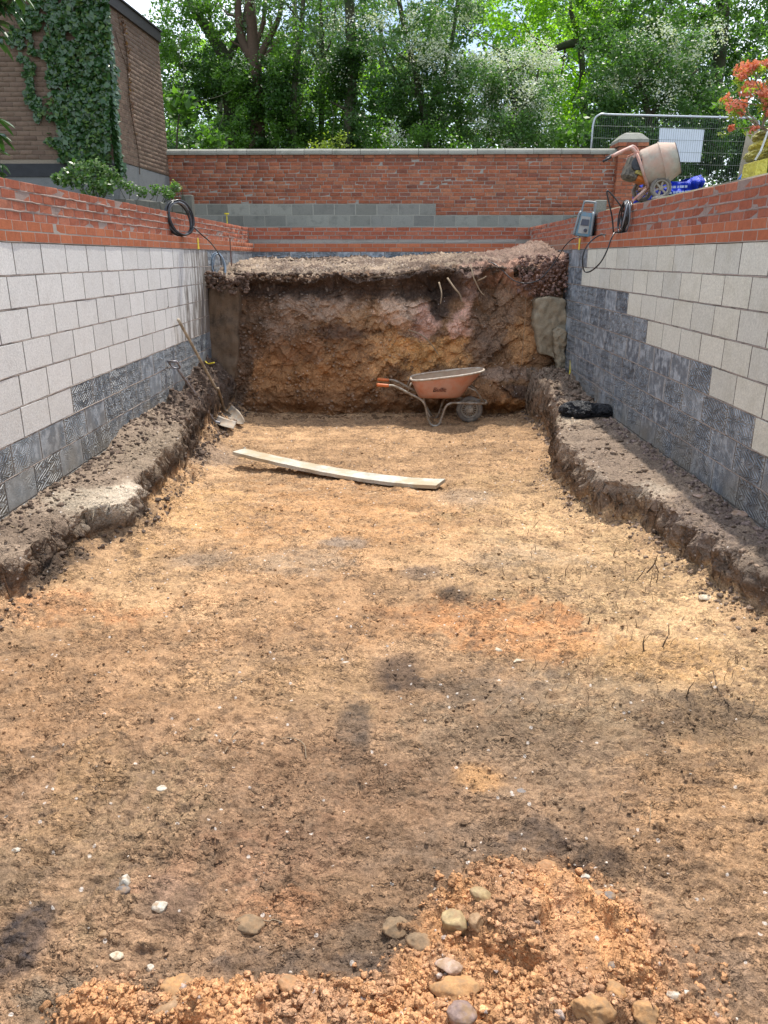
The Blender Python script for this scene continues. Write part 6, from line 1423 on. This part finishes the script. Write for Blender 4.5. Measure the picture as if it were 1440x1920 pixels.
def tree(name, label, x, y, stems, crowns, seed, bark=None, cat='tree', group=None, twigs=20, z0=2.9):
    """stems: list of (path of (u,v) pixels at this tree's distance, r0, r1); crowns: (part name, leaf kind, [(u, v, radius_px, dy)], leaves per clump, leaf size)"""
    t = thing(name, label, cat, (x, y, z0), group); rnd = random.Random(seed); rs = np.random.RandomState(seed); tips = []
    for path, r0, r1 in stems:
        P = [at(u, v, y=y + (q[0] if q else 0)) for u, v, *q in path]; mb = MB(); pp = smoothpath(P, 4); n = len(pp)
        mb.tube(pp, [r0 + (r1 - r0) * i / (n - 1) for i in range(n)], 9)
        for k in range(3, n, 3):
            if rnd.random() < .8 and len(stems) < 9: d = Vector((rnd.uniform(-1, 1), rnd.uniform(-.8, .8), rnd.uniform(.2, 1))).normalized() * rnd.uniform(.5, 1.5); limb(mb, pp[k], pp[k] + d, (r0 + (r1 - r0) * k / n) * .4, .008, rnd, 5, .25, 5)
        part('trunk' if r0 > .05 else 'branch', mb, bark or M_BARK, t, True)
    for pn, kind, cl, per, size in crowns:
        cs = []; rd = []
        for (u, v, rp, dy) in cl:
            p = at(u, v, y=y + dy); R = rp * (p - Vector((0, 0, HEYE))).length / F_PX
            # break each clump into smaller sprays so gaps stay open
            m = max(4, int(9 * (rp / 50) ** 1.3))
            d = rs.randn(m, 3); d /= np.linalg.norm(d, axis=1)[:, None]; d *= (rs.rand(m, 1) ** .4) * R; d[:, 1] *= .8
            for q in d: cs.append((p.x + q[0], p.y + q[1], p.z + q[2])); rd.append(.16 + .20 * rs.rand())
        P = quadcloud(cs, rd, per, rs); link(pn, leaf_mesh(pn, P, size, LEAF[kind], rs, nb=(0, -.25, .75), spread=.8), t)
    return t
rt = random.Random(77)
def grid(u0, u1, v0, v1, r, n, dy, seed):
    q = random.Random(seed); return [(q.uniform(u0, u1), q.uniform(v0, v1), r * q.uniform(.7, 1.25), q.uniform(-dy, dy)) for _ in range(n)]

def wood():
    X = lambda u, y: at(u, 280, y=y).x
    tree('leaning_tree', 'tall tree whose thick stem leans to the left, beside the brown building', X(440, 23), 23, [([(440, 300), (432, 190), (424, 120), (400, 70), (366, 20), (340, -40)], .24, .10), ([(424, 118), (452, 60), (470, -30)], .10, .05), ([(400, 72), (392, 20), (396, -40)], .07, .03)],
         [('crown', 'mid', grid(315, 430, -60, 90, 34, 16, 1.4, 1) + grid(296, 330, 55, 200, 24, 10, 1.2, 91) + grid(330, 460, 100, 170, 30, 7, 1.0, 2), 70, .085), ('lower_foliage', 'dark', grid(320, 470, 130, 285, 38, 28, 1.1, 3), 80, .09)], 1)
    tree('many_stemmed_tree', 'reddish-stemmed tree splitting into upright limbs left of the middle', X(478, 22.2), 22.2, [([(482, 300), (482, 200), (478, 130), (474, 80), (468, 0), (462, -50)], .22, .11), ([(476, 118), (452, 70), (446, 10), (444, -40)], .12, .07), ([(484, 112), (500, 80), (524, 30), (532, -40)], .10, .05), ([(486, 118), (520, 80), (545, 62)], .05, .02), ([(474, 100), (494, 40), (498, -40)], .07, .04)],
         [('crown', 'grey', grid(440, 600, -60, 110, 28, 22, 1.2, 4), 55, .07), ('ivy', 'dark', grid(455, 510, 130, 285, 30, 26, .6, 5), 75, .08), ('front_foliage', 'mid', [(u, v, r, -abs(dy) - .3) for u, v, r, dy in grid(425, 560, 120, 285, 26, 22, .8, 66)], 60, .08), ('blossom', 'white', grid(425, 470, 80, 150, 12, 5, .5, 6), 16, .05)], 2, M_BARK_R)
    tree('slender_tree', 'slender dark-stemmed tree between the two ivy-clad ones', X(602, 22.8), 22.8, [([(600, 300), (604, 180), (604, 100), (601, 20), (600, -40)], .085, .045), ([(604, 120), (622, 70), (630, 10)], .035, .015), ([(604, 140), (630, 128), (650, 118)], .03, .012), ([(600, 90), (586, 60), (578, 20)], .03, .012)],
         [('crown', 'grey', grid(560, 660, -50, 170, 24, 20, 1.0, 7), 50, .065), ('undergrowth', 'mid', grid(540, 650, 130, 285, 32, 28, .9, 8), 65, .08), ('blossom', 'white', grid(540, 650, 20, 190, 22, 9, .8, 9), 20, .045)], 3)
    tree('ivy_clad_tree', 'straight trunk wrapped in dark ivy rising in the middle of the trees', X(655, 21.8), 21.8, [([(655, 300), (657, 180), (658, 90), (655, 0), (652, -50)], .17, .10)],
         [('ivy', 'dark', grid(638, 676, 90, 285, 22, 26, .3, 10), 80, .08), ('crown', 'haw', grid(640, 730, -60, 100, 26, 12, 1, 11), 50, .07), ('blossom', 'white', grid(630, 740, -20, 150, 20, 9, .8, 12), 22, .045)], 4)
    tree('ivy_clad_tree', 'broken ivy-covered trunk with a pale slanting stem at its foot', X(545, 21.6), 21.6, [([(534, 300), (540, 245), (548, 215)], .05, .03), ([(552, 300), (550, 200), (556, 120), (566, 40), (570, -40)], .10, .05)],
         [('ivy', 'dark', grid(515, 575, 110, 285, 26, 20, .5, 13), 72, .08), ('crown', 'mid', grid(500, 600, -40, 120, 24, 12, 1, 14), 48, .075)], 5)
    tree('hawthorn', 'large hawthorn with hanging sprays of white blossom left of the middle of the wall', X(790, 21.2), 21.2, [([(800, 300), (795, 220), (780, 140), (760, 60), (740, -40)], .12, .05), ([(795, 220), (830, 150), (850, 60), (860, -20)], .08, .03), ([(785, 180), (740, 130), (715, 80)], .06, .02)],
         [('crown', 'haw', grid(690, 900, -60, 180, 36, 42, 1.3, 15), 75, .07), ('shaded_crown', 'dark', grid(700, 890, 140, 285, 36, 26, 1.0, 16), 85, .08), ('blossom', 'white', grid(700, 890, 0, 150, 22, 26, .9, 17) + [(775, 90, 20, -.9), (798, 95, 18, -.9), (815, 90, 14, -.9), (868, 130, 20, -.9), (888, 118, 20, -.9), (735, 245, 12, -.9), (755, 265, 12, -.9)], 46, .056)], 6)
    tree('hawthorn', 'rounded hawthorn bush frosted with white blossom right of the middle of the wall', X(965, 20.4), 20.4, [([(965, 300), (968, 220), (955, 150), (950, 110)], .09, .03), ([(968, 230), (1000, 170), (1010, 130)], .05, .02)],
         [('crown', 'haw', grid(885, 1050, 110, 285, 34, 44, 1.0, 18), 75, .07), ('blossom', 'white', grid(890, 1045, 95, 200, 24, 34, .8, 19) + grid(900, 1040, 180, 270, 20, 16, .8, 20), 46, .054)], 7)
    tree('oak', 'spreading tree whose heavy dark bough reaches left over the bright green gap', X(1330, 24), 24, [([(1340, 320), (1330, 220), (1290, 150), (1220, 118), (1150, 100), (1090, 82), (1060, 84), (1030, 98), (1018, 110)], .26, .045), ([(1100, 84), (1080, 50), (1070, 10), (1085, -40)], .09, .04), ([(1085, 88), (1088, 130), (1086, 160), (1072, 190)], .04, .012), ([(1060, 86), (1056, 120), (1050, 150)], .035, .01), ([(1130, 95), (1180, 70), (1230, 40), (1260, -20)], .08, .03), ([(1120, 90), (1130, 40), (1160, -20)], .06, .02), ([(1330, 220), (1350, 100), (1360, -40)], .22, .14)],
         [('crown', 'lime', grid(900, 1140, -60, 70, 34, 30, 1.6, 21), 62, .09), ('right_crown', 'mid', grid(1130, 1470, -70, 110, 42, 40, 1.8, 22), 80, .09), ('bough_foliage', 'mid', grid(1040, 1200, 20, 100, 24, 14, 1.0, 23), 50, .085), ('inner_foliage', 'dark', grid(1130, 1470, 40, 200, 40, 26, 1.2, 24), 70, .09)], 8)
    tree('hawthorn', 'dark hawthorn with white sprays behind the mesh fence', X(1200, 21.4), 21.4, [([(1225, 320), (1215, 220), (1200, 150), (1180, 110)], .11, .04), ([(1215, 220), (1270, 160), (1310, 130)], .06, .02)],
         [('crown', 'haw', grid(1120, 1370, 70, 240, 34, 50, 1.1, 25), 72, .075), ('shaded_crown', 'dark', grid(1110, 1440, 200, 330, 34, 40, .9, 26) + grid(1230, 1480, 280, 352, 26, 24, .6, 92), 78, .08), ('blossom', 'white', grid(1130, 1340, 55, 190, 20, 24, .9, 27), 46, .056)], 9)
    tree('lime_tree', 'sunlit bright green tree glowing through the gap under the heavy bough', X(1090, 28), 28, [([(1100, 320), (1095, 200), (1090, 80)], .16, .08)], [('crown', 'lime', grid(1000, 1170, 30, 240, 38, 46, 1.6, 28), 62, .10)], 10)
    tree('lime_tree', 'sunlit bright green tree glowing left of the big hawthorn', X(715, 27.5), 27.5, [([(716, 320), (716, 180), (714, 40)], .13, .07)], [('crown', 'lime', grid(610, 760, 90, 285, 30, 34, 1.4, 29), 56, .10)], 11)
    tree('lime_tree', 'sunlit bright green foliage behind the slender stems on the left', X(410, 29), 29, [([(412, 320), (412, 180), (410, 60)], .13, .07)], [('crown', 'lime', grid(320, 560, 60, 280, 30, 32, 1.4, 30), 50, .10)], 12)
    tree('broad_leaved_sapling', 'young sapling with big hanging leaves next to the corner of the brown building', X(345, 19.6), 19.6, [([(330, 300), (334, 230), (342, 185), (345, 150)], .025, .008)], [('leaves', 'mid', [(345, 190, 16, 0), (333, 205, 14, 0), (352, 205, 12, 0), (330, 180, 10, 0)], 7, .22)], 13)
    tree('broad_leaved_sapling', 'low broad-leaved bush showing over the coping near the brown building', X(395, 19.3), 19.3, [([(395, 300), (396, 262)], .02, .006)], [('leaves', 'mid', [(375, 262, 16, 0), (395, 255, 18, 0), (410, 268, 14, 0)], 14, .16)], 14)
    tree('broad_leaved_sapling', 'fresh green sycamore sapling just left of the fence panel', X(1085, 19.2), 19.2, [([(1085, 300), (1082, 250), (1078, 225)], .02, .006)], [('leaves', 'mid', [(1068, 252, 16, 0), (1085, 262, 16, 0), (1095, 240, 14, 0), (1060, 272, 12, 0)], 16, .15)], 15)
    tree('low_bush', 'light green low bush behind the coping, under the ivy-clad trunks', X(630, 19.4), 19.4, [([(630, 300), (628, 275)], .02, .006)], [('leaves', 'yl', [(615, 272, 12, 0), (640, 268, 14, 0), (600, 276, 10, 0)], 42, .06)], 16)
    tree('low_bush', 'dark green bush behind the coping below the big hawthorn', X(800, 19.8), 19.8, [([(800, 300), (802, 265)], .02, .006)], [('leaves', 'mid', [(780, 258, 20, 0), (805, 250, 20, 0), (825, 265, 20, 0), (760, 270, 14, 0)], 60, .07)], 17)
    tree('leafy_tree', 'full soft-leaved tree filling the sky behind the many-stemmed one', X(560, 26), 26, [([(560, 320), (556, 160), (552, 0)], .14, .07)], [('crown', 'mid', grid(420, 740, -70, 130, 34, 44, 1.5, 41), 60, .095), ('pale_sprays', 'grey', grid(430, 740, -50, 120, 26, 20, 1.5, 42), 40, .08)], 20)
    # the wood behind them all reads as one mass
    rs = np.random.RandomState(3); n = 1500; u = rs.uniform(-250, 1700, n); v = rs.uniform(0, 330, n) ** 1.0 ; keep = ~((u < 760) & (v < 70)) & ~((u < 250)) ; u, v = u[keep], v[keep]
    C = [tuple(at(a, b + 8, y=33 + rs.rand() * 4)) for a, b in zip(u, v)]; P = quadcloud(C, np.full(len(C), .75), 34, rs)
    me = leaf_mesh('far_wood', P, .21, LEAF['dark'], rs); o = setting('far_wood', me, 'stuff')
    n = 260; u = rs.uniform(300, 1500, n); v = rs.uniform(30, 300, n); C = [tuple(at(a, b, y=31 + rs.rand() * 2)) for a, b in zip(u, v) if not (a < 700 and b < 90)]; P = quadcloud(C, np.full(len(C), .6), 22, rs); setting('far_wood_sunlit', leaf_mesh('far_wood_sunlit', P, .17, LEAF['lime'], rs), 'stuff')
    # dark undergrowth along the foot of the wood
    n = 420; u = rs.uniform(230, 1560, n); v = rs.uniform(215, 345, n); C = [tuple(at(a, b, y=24.5 + rs.rand() * 3)) for a, b in zip(u, v)]; P = quadcloud(C, np.full(len(C), .5), 46, rs); setting('undergrowth', leaf_mesh('undergrowth', P, .13, LEAF['mid'], rs), 'stuff')
wood()

def ivy():
    rs = np.random.RandomState(6); y = HY0; t = thing('ivy', 'thick dark ivy curtain hanging over the corner of the brown building', 'ivy', (-5.2, y, 3.6))
    def edge(v): return np.interp(v, [-60, 0, 60, 100, 150, 200, 230, 270, 300], [8, 14, 24, 34, 42, 52, 66, 92, 112])
    n = 14000; v = rs.uniform(-120, 305, n); u = rs.uniform(4, 208, n); ed = edge(v) + (vnoise(v / 14, v * 0, seed=5) - .5) * 26
    k = (u > ed) & (u < 211 + (vnoise(v / 10, v * 0 + 3, seed=6) - .5) * 10)
    hole = fbm(u / 26, v / 34, seed=9, octv=3); k &= (hole > .34 + .04 * (u < 90)) | (u > 150)
    gap = (np.abs(u - 92 - (v - 200) * .1) < 14) & (v > 165) & (v < 262); k &= ~gap | (rs.rand(n) < .15)
    u, v = u[k], v[k]; P = np.array([tuple(at(a, b, y=y - .02)) for a, b in zip(u, v)]); thick = .04 + .20 * fbm(u / 22, v / 22, seed=12, octv=3) * np.clip((u - 40) / 100, .3, 1)
    P[:, 1] -= thick * rs.rand(len(P)) ** .6; bulge = np.clip((u - 195) / 12, 0, 1); P[:, 0] += 0
    m = rs.rand(len(P)) < .17
    link('leaves', leaf_mesh('leaves', P[~m], .088, LEAF['ivy'], rs, nb=(.15, -1.0, .45), spread=.62, aspect=.85), t); link('leaves', leaf_mesh('leaves', P[m], .08, LEAF['ivyl'], rs, nb=(.15, -1.0, .5), spread=.65, aspect=.8), t)
    # wrapped round the corner
    n = 1500; q = rs.rand(n); zz = 3.6 + rs.rand(n) * 3.3; yy = HY0 + (rs.rand(n) ** 2) * (.04 + .4 * vnoise(zz * 2.2, zz * 0, seed=14)); xx = HX0 + .02 + rs.rand(n) * .09
    link('leaves', leaf_mesh('leaves', np.c_[xx, yy, zz], .10, LEAF['ivy'], rs, nb=(1, -.35, .45), spread=.42, aspect=.85), t)
    mb = MB(); rnd = random.Random(4)
    for k in range(9): a = at(rnd.uniform(110, 200), 300, y=y - .02); b = at(rnd.uniform(60, 200), -40, y=y - .02); limb(mb, a, b, .014, .006, rnd, 12, .5, 5)
    part('stems', mb, M_BARK, t)
ivy()

def garden_left():
    rs = np.random.RandomState(8); rnd = random.Random(9)
    # low old wall between house and pool, crowned with scrub
    M = mat_concrete('old_rubble', (.16, .155, .13), .8, (.06, .065, .05), pore=False); a = at(222, 338, y=14.2); b = at(352, 378, y=14.9)
    t = thing('old_low_wall', 'low crumbling grey stone wall between the building and the pool, overgrown on top', 'wall', ((a.x + b.x) / 2, 14.5, 2.7)); s = 0; A = Vector((-4.35, 13.2, 0)); B = Vector((b.x + .03, 15.05, 0)); L = (B - A).length; d = (B - A).normalized(); nrm = Vector((d.y, -d.x, 0))
    ang = math.atan2(d.y, d.x); F = wall_frame((A.x, A.y, 0), ang); st = []
    for k, (z, h) in enumerate(((2.7, .15), (2.85, .15), (3.0, .16))): st += course_run(F, z, h, 0, L - k * .05, .34, .014, rnd.uniform(0, .3), M, 'stone', .22, rnd, jd=.02, jz=.006, ch=.014, jit=.012)
    lay(t, 'stone', st); backing(t, F, 0, L - .06, 2.6, 3.13, .02, .24, M)
    mb = MB(); p = at(345, 385, y=15.0); q = at(345, 352, y=15.0); mb.bbox((B.x - .06, 15.02, 3.02), (.20, .2, .62), .012); part('end_stone', mb, M, t)
    def bush(name, label, items, kinds, z0=2.7, cat='plant', stems=8, y=14):
        P0 = at(items[0][0], items[0][1], y=y); t = thing(name, label, cat, (P0.x, y, z0)); mb = MB()
        for k in range(stems): it = rnd.choice(items); e = at(it[0] + rnd.uniform(-15, 15), it[1] + rnd.uniform(-10, 10), y=y + it[3]); limb(mb, Vector((P0.x + rnd.uniform(-.2, .2), y + rnd.uniform(-.1, .1), z0 - .1)), e, .012, .004, rnd, 5, .3, 5)
        part('stems', mb, M_BARK, t)
        for pn, kind, per, size, nb in kinds:
            cs = [tuple(at(u, v, y=y + dy)) for u, v, r, dy in items]; rd = [r * y / F_PX for u, v, r, dy in items]; link(pn, leaf_mesh(pn, quadcloud(cs, rd, per, rs, .9), size, LEAF[kind], rs, nb=nb, spread=.7, aspect=.6), t)
    bush('variegated_bush', 'small-leaved bush with pale flecked leaves growing under the ivy beside the wall', [(150, 322, 24, 0), (180, 318, 22, 0), (205, 330, 20, .1), (130, 335, 20, -.1), (168, 345, 24, -.1), (195, 350, 20, -.1), (110, 335, 12, 0)], [('leaves', 'ivyl', 110, .06, (0, -.5, .8)), ('dark_leaves', 'dark', 90, .07, (0, -.4, .6)), ('pale_leaves', 'grey', 14, .07, (0, -.5, .8))], y=12.6)
    bush('light_bush', 'pale green climber leaves mounded at the foot of the ivy curtain', [(175, 235, 18, 0), (180, 262, 20, 0), (170, 285, 22, 0), (190, 290, 16, 0)], [('leaves', 'ivyl', 80, .075, (0, -.7, .6)), ('pale_leaves', 'grey', 26, .06, (0, -.6, .8))], y=14.35)
    bush('scrub', 'ragged green scrub growing along the top of the low crumbling wall', [(245, 352, 12, 0), (265, 358, 12, .1), (290, 356, 12, .2), (310, 358, 13, .3), (328, 352, 10, .4), (318, 366, 10, .2), (228, 345, 10, -.1)], [('leaves', 'grey', 70, .05, (0, -.4, .9)), ('dark_leaves', 'mid', 60, .06, (0, -.4, .8))], y=14.1)
    bush('fern_sprig', 'bright green sprig sticking up at the end of the low crumbling wall', [(330, 348, 7, 0), (326, 342, 5, 0), (336, 352, 6, 0)], [('leaves', 'yl', 30, .05, (0, -.4, .9))], y=14.9, stems=4)
    # rhododendrons close to the camera side
    def rhodo(name, label, heads, y, z0, root):
        t = thing(name, label, 'shrub', (root.x, root.y, z0)); mb = MB(); V = []; Q = []; n = 0
        for (u, v, k_, R) in heads:
            c = at(u, v, y=y); limb(mb, Vector((root.x, root.y, z0 - .1)), c, .02, .008, rnd, 6, .15, 6)
            for k in range(k_):
                th = 2 * math.pi * k / k_ + rnd.uniform(-.2, .2); d_ = Vector((math.cos(th), math.sin(th), rnd.uniform(-.9, .45))).normalized(); Lf = R * rnd.uniform(.8, 1.15); s_ = d_.cross(Vector((0, 0, 1))).normalized(); up = s_.cross(d_)
                for i, (f, w_) in enumerate(((0, .10), (.25, .8), (.55, 1), (.8, .7), (1, .05))):
                    p = c + d_ * Lf * f + Vector((0, 0, -.25 * Lf * f * f)); V += [p - s_ * w_ * Lf * .15 + up * .012 * w_, p - up * .01 * w_, p + s_ * w_ * Lf * .15 + up * .012 * w_]
                for i in range(4):
                    for j in range(2): a = n + i * 3 + j; Q.append((a, a + 1, a + 4, a + 3))
                n += 15
        part('stems', mb, M_BARK, t, True); link('leaves', mesh_np('leaves', [tuple(p) for p in V], quads=Q, mats=[LEAF['rhodo']], smooth=True), t)
    r0 = Vector((-4.9, 8.4, 0)); rhodo('rhododendron', 'long-leaved rhododendron sprays at the top left corner', [(2, 4, 9, .22), (-20, -10, 9, .24), (34, -18, 8, .20), (-14, 40, 9, .22), (12, -30, 9, .22), (-8, 70, 8, .20)], 8.2, 3.25, r0)
    r1 = Vector((-5.0, 8.9, 0)); rhodo('rhododendron', 'long-leaved rhododendron shoots low on the left edge above the brick wall', [(-8, 222, 8, .20), (-6, 250, 8, .20), (-20, 280, 8, .2), (2, 308, 6, .12), (-4, 322, 6, .10)], 8.8, 3.25, r1)
garden_left()

def azalea():
    rs = np.random.RandomState(12); rnd = random.Random(13); y = 9.6; t = thing('azalea', 'azalea bush with coral flower heads at the right edge above the yellow sacks', 'shrub', (5.9, y + .3, 3.1)); root = Vector((5.9, y + .3, 3.0))
    H = [(1392, 128, 17), (1408, 124, 12), (1395, 140, 12), (1418, 122, 9), (1402, 172, 14), (1405, 160, 10), (1424, 165, 14), (1432, 175, 10), (1374, 198, 13), (1362, 185, 10), (1392, 196, 10), (1388, 210, 9), (1440, 188, 12), (1436, 198, 10), (1371, 240, 7), (1413, 242, 8), (1438, 118, 9), (1455, 150, 16), (1465, 190, 16), (1470, 230, 14), (1442, 212, 8), (1460, 100, 12)]
    mb = MB(); C = []; Rr = []
    j1, j2 = at(1428, 240, y=y), at(1440, 200, y=y)
    limb(mb, root, j1, .022, .014, rnd, 6, .1, 6); limb(mb, j1, j2, .014, .010, rnd, 4, .1, 6)
    for u, v, r in H: c = at(u, v, y=y + rnd.uniform(-.2, .2)); limb(mb, j1 if v > 190 else j2, c, .008, .004, rnd, 5, .2, 5); C.append(tuple(c)); Rr.append(r * y / F_PX * .95)
    part('branches', mb, mat_plain('azalea_bark', (.26, .20, .14), .85), t, True)
    for c, r in zip(C, Rr): link('flower_head', leaf_mesh('flower_head', quadcloud([c], [r], int(70 * (r / .1)) + 20, rs, .8), .040, LEAF['coral'], rs, nb=(0, -.3, .4), spread=1, aspect=.8), t)
    L = [(c[0] + rs.randn() * .05, c[1] + rs.randn() * .05, c[2] - .05 + rs.randn() * .03) for c in C]
    link('leaves', leaf_mesh('leaves', quadcloud(L, [.07] * len(L), 16, rs), .065, LEAF['yl'], rs, nb=(0, -.3, .7), spread=.9, aspect=.42), t)
    L = [tuple(at(u, v, y=y + .2)) for u, v in ((1400, 235), (1388, 238), (1425, 225), (1365, 205), (1345, 203), (1390, 150), (1440, 240), (1460, 210), (1470, 170))]
    link('leaves', leaf_mesh('leaves', quadcloud(L, [.09] * len(L), 26, rs), .07, LEAF['mid'], rs, nb=(0, -.3, .7), spread=.9, aspect=.42), t)
azalea()
